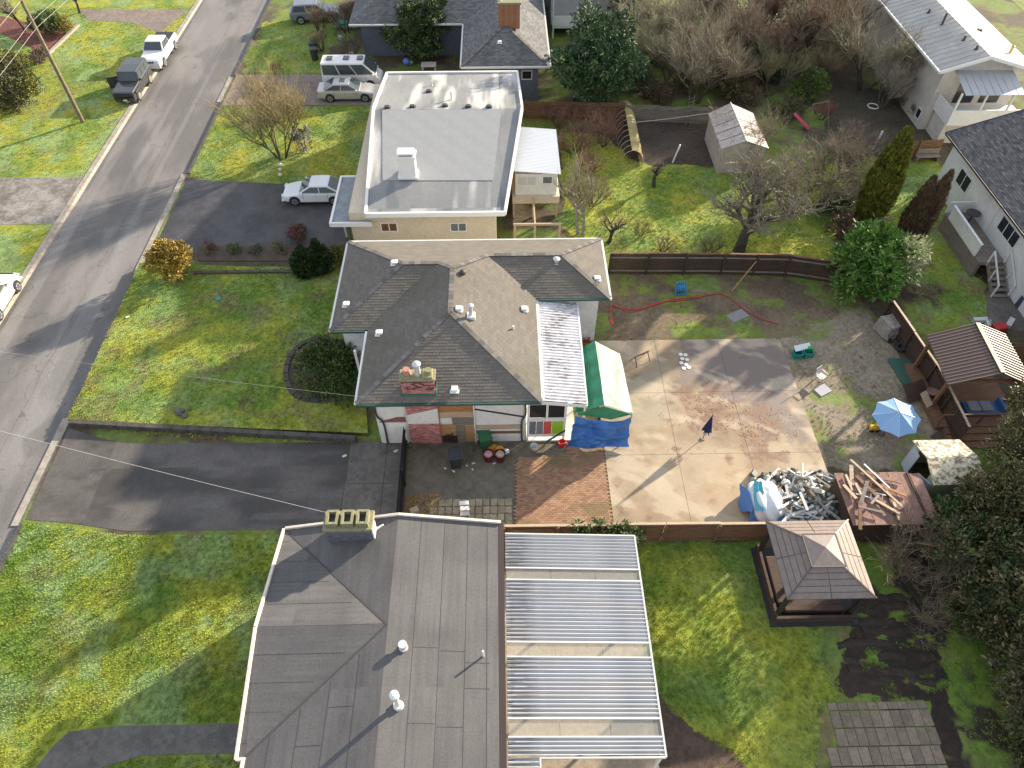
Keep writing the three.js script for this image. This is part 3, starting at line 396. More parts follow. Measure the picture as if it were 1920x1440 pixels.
  // raised sunroom with ribbed white roof
  const sr = part('sunroom_wall', [box(1.0, 3.75, 1.75, 3.35, -45.0, -40.2)], white, t);
  windowUnit(sr, 'z+', 3.1, 2.9, -40.2, 0.7, 0.6, { panes: 1, glass: grey2 }); windowUnit(sr, 'z+', 1.75, 2.85, -40.2, 1.3, 0.7, { panes: 2, glass: std(C(0.5, 0.52, 0.52), 0.3) });
  for (let j = 0; j < 4; j++) part('sunroom_roof', ribbed(0.9, 3.95, 3.72, 3.45, -39.95 - j * 1.36, -41.31 - j * 1.36, 0.17, 0.05), std(C(0.74, 0.75, 0.76), 0.4), sr);
  part('deck_skirt', box(0.8, 3.95, 1.2, 1.74, -45.0, -40.0), stucco, t);
  for (const [x, z] of [[0.9, -40.1], [2.2, -40.1], [3.8, -40.1], [0.9, -37.2], [2.2, -37.2], [3.8, -37.2]]) part('deck_post', cbox(0.14, z > -38 ? 1.7 : 1.25, 0.14, x, z > -38 ? 0.8 : 0.6, z), wood.pale, t);
  part('deck_beam', [bar([0.8, 1.62, -37.2], [3.9, 1.62, -37.2], 0.1, 0.14), bar([2.2, 1.62, -37.2], [2.2, 1.62, -40], 0.1, 0.12)], wood.pale, t);
}

// --- grey house with brick chimney at the far end ---
{
  const t = thing('grey_hip_house', 'blue grey house with hipped grey roof and orange brick chimney', 'house', [0, 0, -62]);
  part('wall', [box(-2.5, 3.2, -0.15, 3.2, -78, -55.9), box(-12, -2.49, -0.15, 3.2, -77.9, -64)], siding('lapBlue', [0.085, 0.105, 0.14], [0.13, 0.155, 0.20]), t);
  const e = 3.2, k = 0.5, zn = -55.2, xl = -2.95, xr = 4.05, xm = 0.55, zf = -80, T = [xm, e + k * 3.5, zn - 3.5], wz = -63, wl = -12.8, d = 3.5;
  roof(t, [[[xl, e, zn], [xr, e, zn], T], [[xl, e, zn], T, [xm, e + k * 3.5, zf], [xm - 3.5, e, zf + 10], [xl, e, wz]], [[xr, e, zn], [xr, e, zf], [xm, e + k * 3.5, zf], T], [[wl, e, wz], [xl, e, wz], [xm, e + k * 3.5, wz - 3.5 * 1.0], [wl + d, e + k * d, wz - d]], [[wl, e, wz], [wl + d, e + k * d, wz - d], [wl + d, e + k * d, wz - 10], [wl, e, wz - 12]]], { c1: [0.10, 0.10, 0.105], c2: [0.19, 0.185, 0.18], caps: [[[xl, e, zn], T], [[xr, e, zn], T], [T, [xm, T[1], zf]]], dirt: 0.3 });
  part('gutter', [bar([xl, e - 0.05, zn + 0.07], [xr, e - 0.05, zn + 0.07], 0.13, 0.13), bar([xl - 0.06, e - 0.05, zn], [xl - 0.06, e - 0.05, wz], 0.12, 0.12), bar([wl, e - 0.05, wz + 0.06], [xl, e - 0.05, wz + 0.06], 0.12, 0.12), bar([xr + 0.06, e - 0.05, zn], [xr + 0.06, e - 0.05, zf], 0.12, 0.12)], gutterWhite, t);
  const br = grained('orangebrick', [0.20, 0.085, 0.04], [0.36, 0.17, 0.09], { size: 0.9, cells: 20 }), c = part('chimney', rbox(1.7, 1.9, 0.8, 0.9, 5.6, -58.9, 0, 0.02), br, t);
  part('chimney_crown', [rbox(1.9, 0.16, 1.0, 0.9, 6.6, -58.9, 0, 0.03)], grained('mossy'), c); part('chimney_pot', cyl(0.15, 0.15, 0.3, 0.2, 6.66, -58.9, 12), trimWhite, c);
  boxVent(t, 0.1, 4.15, -57.2); windowUnit(t, 'z+', 2.27, 2.16, -55.9, 0.85, 0.75, { panes: 1 }); windowUnit(t, 'x+', 3.2, 2, -66, 1.6, 1.1);
  pipeVent(t, -7.5, 4.0, -65.5, 0.4, 0.08);
}
// --- white house beyond with a covered balcony ---
{
  const t = thing('white_balcony_house', 'white house with a railed balcony beyond the big evergreen', 'house', [8, 0, -72]);
  part('wall', box(5, 13, -0.15, 4.2, -82, -70), siding('lapWhite'), t); part('roof', box(4.4, 13.6, 4.2, 4.5, -82.5, -67.0), std(C(0.10, 0.11, 0.12), 0.9), t);
  part('balcony', [box(5, 8.4, 0.9, 1.1, -70, -67.2), box(5, 8.4, 1.1, 2.0, -67.25, -67.15), box(8.3, 8.4, 1.1, 4.2, -67.3, -67.2), box(5, 5.1, 1.1, 4.2, -67.3, -67.2)], grained('white'), t);
  windowUnit(t, 'z+', 7.2, 2.9, -70, 1.6, 1.2, { panes: 1 }); for (const x of [5.1, 8.3]) part('support_post', cbox(0.14, 1.0, 0.14, x, 0.45, -67.3), trimWhite, t);
}
// --- house top right: pale ribbed roof, porch with white rail ---
{
  const t = thing('ribbed_roof_house', 'cream house with pale ribbed gable roof and covered white porch', 'house', [36, 0, -57]);
  part('wall', [box(33.0, 39, -0.15, 4.95, -70, -50.8), poly([[33.0, 4.95, -50.805], [38.8, 4.95, -50.805], [35.6, 5.8, -50.805]], 0.05)], grained('cream', [0.48, 0.45, 0.40], [0.60, 0.57, 0.52], { size: 3 }), t);
  const ribT = texture(256, 256, (u, v) => { const l = (u * 12) % 1 < 0.1 ? 0.75 : 1; return mix3([0.34, 0.33, 0.30], [0.48, 0.46, 0.43], fbm(u * 24, v * 3, 7, 3)).map(q => q * l); }); ribT.repeat.set(0.25, 0.25);
  const r1 = part('roof', poly([[32.3, 4.95, -50.2], [35.5, 6.0, -50.2], [35.5, 6.0, -72], [32.3, 4.95, -72]], 0.12), std(0xffffff, 0.6, { map: grain([0.33, 0.32, 0.30], [0.46, 0.45, 0.42], 3, 8, 1, 21) }), t);
  const rb = []; for (let j = 0; j < 34; j++) { const z = -50.5 - j * 0.62; rb.push(bar([32.32, 4.98, z], [35.48, 6.03, z], 0.05, 0.04)); } part('standing_seam', rb, std(C(0.42, 0.41, 0.39), 0.6), r1).userData.kind = 'stuff';
  part('roof', poly([[35.5, 6.0, -50.2], [39.6, 4.9, -50.2], [39.6, 4.9, -72], [35.5, 6.0, -72]], 0.12), grained('creamroof', [0.56, 0.54, 0.48], [0.70, 0.68, 0.61], { size: 4 }), t);
  part('fascia', [bar([32.25, 4.9, -50.15], [35.5, 5.97, -50.15], 0.08, 0.24), bar([35.5, 5.97, -50.15], [39.6, 4.87, -50.15], 0.08, 0.24), bar([32.24, 4.88, -50.15], [32.24, 4.88, -72], 0.12, 0.16)], trimWhite, t);
  for (const [x, z, hh] of [[34.5, -56.2, 0.9], [34.9, -53.3, 0.35], [35.1, -51.7, 0.3], [34.4, -58.5, 0.3]]) pipeVent(t, x, 4.95 + (x - 32.3) * 0.33, z, hh, 0.08, metalDark, false);
  boxVent(t, 37.2, 5.5, -55.5, metalDark); pipeVent(t, 38.2, 5.2, -52.3, 0.5, 0.1, std(C(0.5, 0.35, 0.05), 0.5));
  const pr = part('porch', [box(33.4, 39.5, 1.75, 1.95, -50.8, -48.3), box(33.4, 39.5, 1.95, 2.95, -48.36, -48.28), box(33.38, 33.46, 1.95, 2.95, -50.8, -48.3)], grained('white'), t);
  for (const x of [33.5, 35.4, 37.4, 39.3]) part('porch_post', cbox(0.12, 2.3, 0.12, x, 3.05, -48.4), trimWhite, pr);
  const pT = std(C(0.42, 0.43, 0.44), 0.45); for (let j = 0; j < 8; j++) part('porch_roof_sheet', poly([[33.7 + j * 0.54, 4.75, -50.75], [33.7 + j * 0.54 + 0.5, 4.75, -50.75], [33.6 + j * 0.55 + 0.5, 4.2, -48.1], [33.6 + j * 0.55, 4.2, -48.1]], 0.03), pT, pr);
  part('under_wall', box(33.6, 39, -0.15, 1.74, -50.7, -48.8), grained('cream'), t); windowUnit(t, 'x-', 33.0, 0.9, -51.6, 0.7, 0.8, { panes: 1 });
  for (const x of [34.6, 36.6]) part('pane', box(x, x + 1.5, 2.2, 4.2, -50.79, -50.77), glass, t);
}
// --- white house on the right with dark shingles, deck and stair ---
{
  const t = thing('white_deck_house', 'white sided house with dark shingle roof beside a raised timber deck', 'house', [34, 0, -38]);
  part('wall', box(31.2, 42, -0.15, 3.8, -43.3, -22), siding('lapWhite'), t);
  roof(t, [[[30.75, 3.75, -44], [30.75, 3.75, -21], [37, 6.0, -21], [37, 6.0, -44]], [[37, 6.0, -44], [37, 6.0, -21], [43, 3.7, -21], [43, 3.7, -44]]], { c1: [0.055, 0.055, 0.062], c2: [0.14, 0.135, 0.14], dirt: 0.2 });
  part('gutter', [bar([30.7, 3.68, -44], [30.7, 3.68, -21], 0.12, 0.12), bar([30.7, 3.66, -44.05], [37, 5.93, -44.05], 0.06, 0.2)], darkTrim, t);
  windowUnit(t, 'x-', 31.2, 2.2, -40.6, 1.6, 1.1); windowUnit(t, 'x-', 31.2, 2.6, -34.6, 2.2, 1.0, { panes: 3 }); windowUnit(t, 'x-', 31.2, 0.6, -41.6, 0.8, 0.5, { panes: 1 });
  part('door', box(31.14, 31.2, 1.25, 3.3, -37.2, -36.3), white, t);
  const d = part('deck', [box(29.5, 31.15, 1.0, 1.2, -38.4, -33.4)], wood.grey, t);
  for (let j = 0; j < 11; j++) part('deck_board', box(29.5 + j * 0.15, 29.63 + j * 0.15, 1.202, 1.23, -38.4, -33.4), wood.grey, d);
  part('deck_rail', [box(29.46, 29.54, 1.2, 2.1, -37.9, -34.0), box(29.5, 31.1, 1.2, 2.05, -38.5, -38.42), box(29.42, 29.58, 2.1, 2.16, -37.95, -33.95)], grained('white'), d);
  part('deck_skirt', box(29.52, 29.58, -0.1, 1.0, -38.4, -33.4), wood.grey, d);
  for (const z of [-38.3, -36, -33.5]) part('deck_post', cbox(0.12, 1.1, 0.12, 29.7, 0.45, z), wood.grey, d);
  const st = part('stair', [bar([30.1, 1.15, -33.4], [30.1, 0.0, -31.6], 0.06, 0.24), bar([31.05, 1.15, -33.4], [31.05, 0.0, -31.6], 0.06, 0.24)], wood.grey, t);
  for (let j = 0; j < 6; j++) part('step', cbox(0.95, 0.05, 0.28, 30.57, 1.02 - j * 0.19, -33.15 + j * 0.3), wood.grey, st);
  for (const x of [30.08, 31.08]) part('handrail', [bar([x, 2.05, -33.4], [x, 0.9, -31.6], 0.06, 0.09), bar([x, 0, -31.6], [x, 0.95, -31.6], 0.08), bar([x, 1, -33.4], [x, 2.1, -33.4], 0.08), bar([x, 0.5, -32.5], [x, 1.5, -32.5], 0.06)], trimWhite, st);
}

// --- lower house: grey felt roof with a cross gable, three-pot chimney, ribbed patio cover ---
{
  const t = thing('felt_roof_house', 'low house with grey rolled felt roof, brown gutter and mossy triple chimney', 'house', [-4.6, 0, -9]);
  part('wall', [box(-8.7, -0.7, -0.15, 3.05, -14.0, 4)], siding('lapWhite'), t);
  const feltT = texture(512, 512, (u, v) => { const x = u * 8, z = v * 8, s = (noise(x * 14, z * 0.7, 141) - 0.5) * 0.5 + (noise(x * 5, z * 0.4, 142) - 0.5) * 0.5, n = fbm(x * 0.8, z * 0.8, 143, 3), f = noise(x * 32, z * 32, 144); const b = mix3([0.078, 0.075, 0.076], [0.122, 0.117, 0.115], clamp(n + s * 0.8)); return b.map(q => q * (0.85 + 0.3 * f)); }); feltT.repeat.set(1 / 8, 1 / 8);
  const feltX = feltT.clone(); feltX.rotation = Math.PI / 2; feltX.needsUpdate = true;
  const felt = std(0xffffff, 0.85, { map: feltT, bumpMap: bumpFine, bumpScale: 0.004 }), feltAcross = std(0xffffff, 0.85, { map: feltX, bumpMap: bumpFine, bumpScale: 0.004 });
  const r0 = [-4.42, 4.05], e = 3.3, zN = -14.6, zr = -10.2, zS = -6.0, zE = 4;
  const main = x => x < -4.42 ? e + (x + 9.2) * 0.157 : 4.05 - (x + 4.42) * 0.153;
  const rf = part('roof', [poly([[-4.42, 4.05, zN - 0.15], [-4.42, 4.05, zE], [-0.32, 3.42, zE], [-0.32, 3.42, zN - 0.05]], 0.16), poly([[-9.2, e, zN], [-4.42, 4.05, zr], [-4.42, 4.05, zN - 0.15]], 0.16), poly([[-4.42, 4.05, zr], [-8.95, 3.34, zS], [-8.95, 3.34, zE], [-4.42, 4.05, zE]], 0.16)], felt, t);
  part('cross_gable', [poly([[-9.2, e, zN], [-9.27, 3.98, zr], [-4.42, 4.05, zr]], 0.16), poly([[-9.27, 3.98, zr], [-9.2, e, zS + 0.05], [-8.95, 3.335, zS + 0.05], [-4.42, 4.05, zr]], 0.16)], feltAcross, rf);
  // lapped edges of the felt rolls, thin raised strips
  const lap = []; const put = (x0, z0, x1, z1, yf) => lap.push(bar([x0, yf(x0, z0) + 0.003, z0], [x1, yf(x1, z1) + 0.003, z1], 0.016, 0.006));
  for (const x of [-3.45, -2.5, -1.55, -0.75]) put(x, zN, x, zE, main);
  for (const x of [-5.35, -6.3, -7.25, -8.2]) put(x, zr + (-4.42 - x) * 0.93 + 0.15, x, zE, main);
  for (const [x, z] of [[-3.0, -9.4], [-2.0, -9.3], [-1.1, -8.9], [-3.0, -6.8], [-2.0, -6.7], [-1.1, -8.0], [-3.0, -4.6], [-5.8, -7.4], [-6.8, -6.2]]) put(x - 0.46, z, x + 0.46, z, main);
  const gab = (x, z) => 3.98 + (x + 9.27) * 0.0144 - Math.abs(z - zr) * (0.681 / 4.4) + 0.002; for (const d of [0.95, 1.9, 2.85, 3.8]) { put(-9.2, zr + d, -4.9 - d * 1.07, zr + d, gab); put(-9.2, zr - d, -4.9 - d * 1.07, zr - d, gab); }
  put(-9.25, zr - 0.03, -4.5, zr - 0.03, gab); lap.push(bar([-9.15, e + 0.02, zN + 0.05], [-4.45, 4.06, zr], 0.06, 0.015), bar([-8.95, 3.36, zS], [-4.45, 4.06, zr], 0.06, 0.015));
  part('felt_lap', lap, std(C(0.066, 0.064, 0.065), 0.9), rf).userData.kind = 'stuff';
  part('fascia', [bar([-9.26, e + 0.01, zN], [-9.33, 3.99, zr], 0.1, 0.22), bar([-9.33, 3.99, zr], [-9.26, e + 0.01, zS + 0.1], 0.1, 0.22), bar([-9.2, e, zN - 0.06], [-4.42, 4.05, zN - 0.2], 0.1, 0.22), bar([-4.42, 4.05, zN - 0.2], [-0.2, 3.42, zN - 0.1], 0.1, 0.22), bar([-9.25, e, zS + 0.1], [-8.95, 3.32, zS + 0.1], 0.1, 0.22), bar([-9.0, 3.33, zS + 0.1], [-9.0, 3.33, zE], 0.1, 0.22)], grained('creamtrim', [0.55, 0.50, 0.43], [0.68, 0.63, 0.56], { size: 2 }), rf);
  part('gutter', [bar([-0.2, 3.36, zN - 0.1], [-0.2, 3.36, zE], 0.26, 0.12)], std(C(0.045, 0.03, 0.028), 0.5), rf);
  const mossy = grained('mossy'), block = grained('block', [0.075, 0.08, 0.095], [0.15, 0.155, 0.17], { size: 1 });
  const ch = part('chimney', rbox(1.85, 1.15, 0.75, -6.25, 4.1, -14.15, 0, 0.03), block, t);
  part('chimney_crown', [rbox(1.98, 0.16, 0.9, -6.25, 4.75, -14.15, 0, 0.04)], mossy, ch);
  for (const x of [-6.85, -6.25, -5.65]) { const p = part('chimney_pot', [cbox(0.46, 0.3, 0.1, x, 4.97, -14.42), cbox(0.46, 0.3, 0.1, x, 4.97, -13.88), cbox(0.1, 0.3, 0.44, x - 0.19, 4.97, -14.15), cbox(0.1, 0.3, 0.44, x + 0.19, 4.97, -14.15)], mossy, ch); part('flue', cbox(0.28, 0.04, 0.44, x, 4.86, -14.15), metalDark, p); }
  part('flashing', [cbox(0.06, 0.6, 0.5, -5.29, 4.3, -14.0), bar([-5.25, 4.15, -14.1], [-4.95, 4.25, -14.25], 0.08, 0.05)], grained('white'), ch);
  { const p = part('vent_pipe', [cyl(0.17, 0.17, 0.1, -3.78, 3.93, -9.35, 16), cyl(0.11, 0.11, 0.25, -3.78, 4.0, -9.35, 14)], metalPale, t); part('cowl', [cyl(0.16, 0.16, 0.12, -3.78, 4.22, -9.35, 16)], metalPale, p); }
  { const p = part('vent_pipe', [cyl(0.19, 0.16, 0.2, -3.8, 3.92, -7.35, 16), cyl(0.09, 0.09, 1.1, -3.8, 3.95, -7.35, 14)], grained('white'), t); part('cowl', [cyl(0.16, 0.16, 0.2, -3.8, 5.0, -7.35, 16), cyl(0.16, 0.06, 0.06, -3.8, 5.2, -7.35, 16)], grained('white'), p); }
  part('vent_pipe', cyl(0.04, 0.04, 0.55, -0.88, 3.5, -9.15, 10), trimWhite, t);
  // patio cover: galvanised ribbed bays, clear sheets between them
  const cv = thing('ribbed_patio_cover', 'galvanised ribbed patio cover with clear strips beside the felt roof', 'patio cover', [2.7, 0, -10]);
  const cy = x => 3.2 - (x + 0.05) * 0.075;
  const galvT = texture(256, 256, (u, v) => { const n = fbm(u * 5, v * 40, 151, 3), e2 = smooth(0.35, 0.0, u) * smooth(0.45, 0.62, fbm(u * 12, v * 60, 152, 2)); return mix3(mix3([0.36, 0.365, 0.38], [0.52, 0.525, 0.53], n), [0.12, 0.11, 0.10], e2 * 0.8); }); galvT.repeat.set(1 / 5.7, 1 / 4); galvT.offset.set(0.01, 0);
  const galv = std(0xffffff, 0.45, { map: galvT, metalness: 0.2 });
  const bays = [[-14.25, -12.75, 0], [-12.75, -12.25, 1], [-12.25, -9.75, 0], [-9.75, -9.2, 1], [-9.2, -7.05, 0], [-7.05, -6.45, 1], [-6.45, -5.85, 0]];
  const clear = new THREE.MeshPhysicalMaterial({ color: C(0.9, 0.89, 0.84), transmission: 0.9, roughness: 0.12, thickness: 0, side: THREE.DoubleSide });
  for (const [a, b, c] of bays) c ? [0, 1, 2].forEach(j => part('clear_sheet', poly([[mix(0, 5.42, j / 3) + 0.01, cy(mix(0, 5.42, j / 3)) + 0.03, b - 0.03], [mix(0, 5.42, (j + 1) / 3) - 0.01, cy(mix(0, 5.42, (j + 1) / 3)) + 0.03, b - 0.03], [mix(0, 5.42, (j + 1) / 3) - 0.01, cy(mix(0, 5.42, (j + 1) / 3)) + 0.03, a + 0.03], [mix(0, 5.42, j / 3) + 0.01, cy(mix(0, 5.42, j / 3)) + 0.03, a + 0.03]], 0.008), clear, cv)) : part('ribbed_sheet', ribbed(-0.02, 5.44, cy(0) + 0.05, cy(5.44) + 0.05, a + 0.02, b - 0.02, 0.152, 0.085), galv, cv);
  part('ribbed_sheet', ribbed(-0.02, 1.05, cy(0) + 0.05, cy(1.05) + 0.05, -5.8, -1.5, 0.152, 0.085), galv, cv);
  const fr = [bar([5.46, cy(5.46), -14.3], [5.46, cy(5.46), -5.8], 0.07, 0.16), bar([-0.02, 3.18, -14.3], [5.46, cy(5.46), -14.3], 0.06, 0.14), bar([1.06, 3.1, -5.8], [5.46, cy(5.46), -5.8], 0.06, 0.14), bar([1.08, 3.1, -5.85], [1.08, 3.1, -1.5], 0.06, 0.14)];
  for (const [a] of bays.slice(1)) fr.push(bar([-0.02, 3.2 + 0.06, a], [5.46, cy(5.46) + 0.06, a], 0.05, 0.07));
  part('frame', fr, std(C(0.58, 0.58, 0.56), 0.45, { metalness: 0.3 }), cv);
  for (const z of [-14.2, -11.5, -8.6, -5.95]) part('post', cbox(0.1, 2.75, 0.1, 5.4, 1.37, z), trimWhite, cv);
  for (const z of [-12.7, -10.2, -7.6]) part('joist', bar([-0.02, 3.02, z], [5.4, cy(5.4) - 0.15, z], 0.06, 0.14), wood.pale, cv);
  structure('patio', slab([[-0.7, -14.1], [5.7, -14.1], [5.7, -2], [-0.7, -2]], 0.05, -0.1), grained('patioA', [0.24, 0.19, 0.135], [0.40, 0.33, 0.25], { size: 2 }), 'concrete patio floor under the ribbed cover');
}

// ---------- vehicles ----------
// a ring of a lofted shell: rounded section across the vehicle at length z, from y0 to y1, half width w below and wt above
function ring(z, w, y0, y1, r = 0.12, wt = w) { const p = []; const c = (x, y, a0) => { for (let k = 0; k < 4; k++) { const a = a0 + k / 3 * Math.PI / 2; p.push(new THREE.Vector3(x + Math.cos(a) * r, y + Math.sin(a) * r, z)); } }; r = Math.min(r, (y1 - y0) / 2.05); c(wt - r, y1 - r, 0); c(-wt + r, y1 - r, Math.PI / 2); c(-w + r, y0 + r, Math.PI); c(w - r, y0 + r, 1.5 * Math.PI); return p; }
function loft(rings, smoothed = true) { const n = rings[0].length, pos = [], idx = []; for (const r of rings) for (const p of r) pos.push(p.x, p.y, p.z); for (let i = 0; i < rings.length - 1; i++) for (let k = 0; k < n; k++) { const a = i * n + k, b = i * n + (k + 1) % n; idx.push(a, b, a + n, b, b + n, a + n); } for (const [i, f] of [[0, 1], [rings.length - 1, 0]]) for (let k = 1; k < n - 1; k++) f ? idx.push(i * n, i * n + k + 1, i * n + k) : idx.push(i * n, i * n + k, i * n + k + 1); const g = new THREE.BufferGeometry(); g.setAttribute('position', new THREE.BufferAttribute(new Float32Array(pos), 3)); g.setIndex(idx); const q = smoothed ? g : g.toNonIndexed(); q.computeVertexNormals(); return q; }
const tyreMat = std(C(0.02, 0.02, 0.02), 0.85), rimMat = std(C(0.55, 0.55, 0.56), 0.3, { metalness: 0.7 }), rimDark = std(C(0.08, 0.08, 0.085), 0.4, { metalness: 0.6 }), carGlass = std(C(0.06, 0.078, 0.082), 0.04), lampClear = std(C(0.7, 0.7, 0.7), 0.15), lampRed = std(C(0.4, 0.02, 0.015), 0.25), plastic = std(C(0.025, 0.025, 0.027), 0.6);
function paint(r, g, b, metal = 0) { return new THREE.MeshPhysicalMaterial({ color: C(r, g, b), roughness: 0.4, metalness: metal, clearcoat: 0.8, clearcoatRoughness: 0.08, side: THREE.DoubleSide }); }
function car(name, label, pos, turn, o) {
  const t = thing(name, label, o.category ?? 'car', pos, { turn, local: true }), m = o.paint, L = o.len / 2, W = o.w / 2;
  part('body', loft(o.body.map(([z, w, y0, y1, r]) => ring(z * L, w * W, y0, y1, r ?? 0.14, w * W * 0.97))), m, t);
  const cab = o.cabin, wb = W * 0.94, wt = W * (o.tuck ?? 0.78), corner = (s, k, y, w) => new THREE.Vector3(s * w, y, k * L);
  part('cabin', loft([ring(cab[0] * L, wb, o.belt - 0.1, o.belt + 0.02, 0.05, wb), ring(cab[1] * L, wb, o.belt - 0.1, o.roof, 0.1, wt), ring((cab[1] + cab[2]) / 2 * L, wb, o.belt - 0.1, o.roof + 0.03, 0.12, wt), ring(cab[2] * L, wb, o.belt - 0.1, o.roof, 0.1, wt), ring(cab[3] * L, wb, o.belt - 0.1, o.belt + 0.02, 0.05, wb)], false), m, t);
  const pane = (nm, q, inset, off) => { const c = q.reduce((a, b) => a.add(b), new THREE.Vector3()).multiplyScalar(1 / q.length), pts = q.map(p => p.clone().lerp(c, inset)); const n = pts[1].clone().sub(pts[0]).cross(pts[2].clone().sub(pts[0])).normalize(); if (n.dot(c.clone().sub(new THREE.Vector3(0, o.belt, (cab[1] + cab[2]) / 2 * L))) < 0) n.negate(); pts.forEach(p => p.addScaledVector(n, off)); return part(nm, poly(pts, 0.004), carGlass, t); };
  const y0 = o.belt + 0.02, y1 = o.roof - 0.03;
  pane('windscreen', [corner(-1, cab[3], y0, wb), corner(1, cab[3], y0, wb), corner(1, cab[2], y1, wt), corner(-1, cab[2], y1, wt)], 0.1, 0.03);
  pane('rear_window', [corner(-1, cab[0], y0, wb), corner(1, cab[0], y0, wb), corner(1, cab[1], y1, wt), corner(-1, cab[1], y1, wt)], 0.13, 0.03);
  for (const s of [-1, 1]) { const n = o.windows ?? 2; for (let k = 0; k < n; k++) { const f0 = k / n, f1 = (k + 1) / n, zb = f => mix(cab[0] + 0.04, cab[3] - 0.06, f), zt = f => mix(cab[1] + 0.01, cab[2] - 0.01, f); pane('side_window', [corner(s, zb(f0), y0 + 0.03, wb), corner(s, zb(f1), y0 + 0.03, wb), corner(s, zt(f1), y1 - 0.04, wt), corner(s, zt(f0), y1 - 0.04, wt)], 0.08, 0.022); } }
  const wheel = (s, z, r) => { const x = s * (W - 0.10); const a = new THREE.CylinderGeometry(r + 0.06, r + 0.06, 0.02, 24).rotateZ(Math.PI / 2).translate(s * (W * 0.985), r + 0.02, z); part('wheel_arch', a, plastic, t); const w = part('wheel', new THREE.LatheGeometry([[0, -0.1], [r * 0.8, -0.1], [r * 0.95, -0.085], [r, -0.05], [r, 0.05], [r * 0.95, 0.085], [r * 0.8, 0.1], [0, 0.1]].map(p => new THREE.Vector2(...p)), 24).rotateZ(Math.PI / 2).translate(x + s * 0.03, r, z), tyreMat, t); const rim = [new THREE.CylinderGeometry(r * 0.66, r * 0.66, 0.02, 20).rotateZ(Math.PI / 2).translate(x + s * 0.135, r, z)]; part('rim', rim, o.rim ?? rimMat, w); const sp = []; for (let k = 0; k < 5; k++) { const an = k * 1.2566; sp.push(cbox(0.02, r * 0.5, 0.06, 0, r * 0.36, 0).rotateX(an).translate(x + s * 0.147, r, z)); } part('spokes', sp, o.rim ? rimMat : rimDark, w); };
  for (const s of [-1, 1]) for (const z of o.wheels) wheel(s, z * L, o.tyre ?? 0.33);
  for (const s of [-1, 1]) { part('headlight', rbox(0.36, o.square ? 0.2 : 0.14, 0.12, s * W * 0.72, o.lampY ?? 0.66, L * 0.955, s * 0.25, 0.04), lampClear, t); part('tail_light', rbox(0.3, 0.18, 0.1, s * W * 0.74, (o.lampY ?? 0.66) + 0.12, -L * 0.965, -s * 0.2, 0.03), lampRed, t); part('door_mirror', rbox(0.2, 0.14, 0.1, s * (W + 0.07), o.belt + 0.08, cab[3] * L - 0.25, 0, 0.04), o.mirror ?? m, t); part('door_handle', rbox(0.02, 0.03, 0.16, s * W * 0.985, o.belt - 0.12, 0.05 * L, 0, 0.008), o.handle ?? m, t); }
  part('grille', rbox(W * 0.9, 0.16, 0.06, 0, (o.lampY ?? 0.66) - 0.05, L * 0.985, 0, 0.02), plastic, t); part('front_bumper', rbox(W * 1.85, 0.16, 0.14, 0, 0.36, L * 0.965, 0, 0.05), o.bumper ?? m, t); part('rear_bumper', rbox(W * 1.85, 0.18, 0.14, 0, 0.42, -L * 0.965, 0, 0.05), o.bumper ?? m, t);
  part('number_plate', cbox(0.32, 0.14, 0.015, 0, 0.42, L * 0.965 + 0.08), trimWhite, t);
  const seam = []; for (const s of [-1, 1]) for (const z of o.seams ?? [0.32, -0.06, -0.4]) seam.push(cbox(0.006, o.belt - 0.42, 0.018, s * W * 0.983, (o.belt + 0.32) / 2, z * L)); part('door_seam', seam, plastic, t).userData.kind = 'stuff';
  return t;
}
const saloon = { len: 4.75, w: 1.78, belt: 0.92, roof: 1.42, cabin: [-0.78, -0.42, 0.10, 0.44], wheels: [-0.57, 0.60], body: [[-1, 0.80, 0.42, 0.82], [-0.97, 0.92, 0.28, 0.93], [-0.78, 0.99, 0.22, 0.96], [-0.3, 1, 0.2, 0.94], [0.42, 1, 0.2, 0.92], [0.75, 0.98, 0.22, 0.80], [0.93, 0.90, 0.26, 0.70], [1, 0.74, 0.34, 0.58]] };
const vanBody = [[-1, 0.93, 0.35, 1.0, 0.2], [-0.97, 0.99, 0.3, 1.15], [0.55, 1, 0.28, 1.15], [0.8, 0.97, 0.3, 1.08], [0.95, 0.9, 0.32, 0.85], [1, 0.82, 0.38, 0.7]];
car('white_saloon', 'white four door saloon car parked on the black tarmac drive', [-12.9, 0.012, -42.6], -Math.PI / 2, { ...saloon, len: 4.65, paint: paint(0.72, 0.73, 0.74) });
{ const t = car('silver_saloon', 'silver saloon car with sunroof parked beside the camper van', [-12.5, 0.012, -56.7], Math.PI / 2, { ...saloon, len: 4.9, paint: paint(0.46, 0.44, 0.42, 0.4) }); part('sunroof', rbox(0.7, 0.02, 0.45, 0, 1.45, -0.35, 0, 0.01), carGlass, t); }
{
  const t = car('camper_van', 'white camper van with dark roof hatches and tinted side windows', [-12.35, 0.012, -59.0], Math.PI / 2, { category: 'van', len: 4.9, w: 1.9, belt: 1.12, roof: 2.1, cabin: [-0.99, -0.97, 0.45, 0.86], tuck: 0.88, wheels: [-0.6, 0.62], body: vanBody, paint: paint(0.70, 0.67, 0.64), windows: 3, seams: [0.5, 0.15, -0.3] });
  for (const z of [-1.75, -0.35, 0.8]) part('roof_hatch', rbox(0.7, 0.07, 0.5, 0.1, 2.16, z, 0, 0.03), carGlass, t);
}
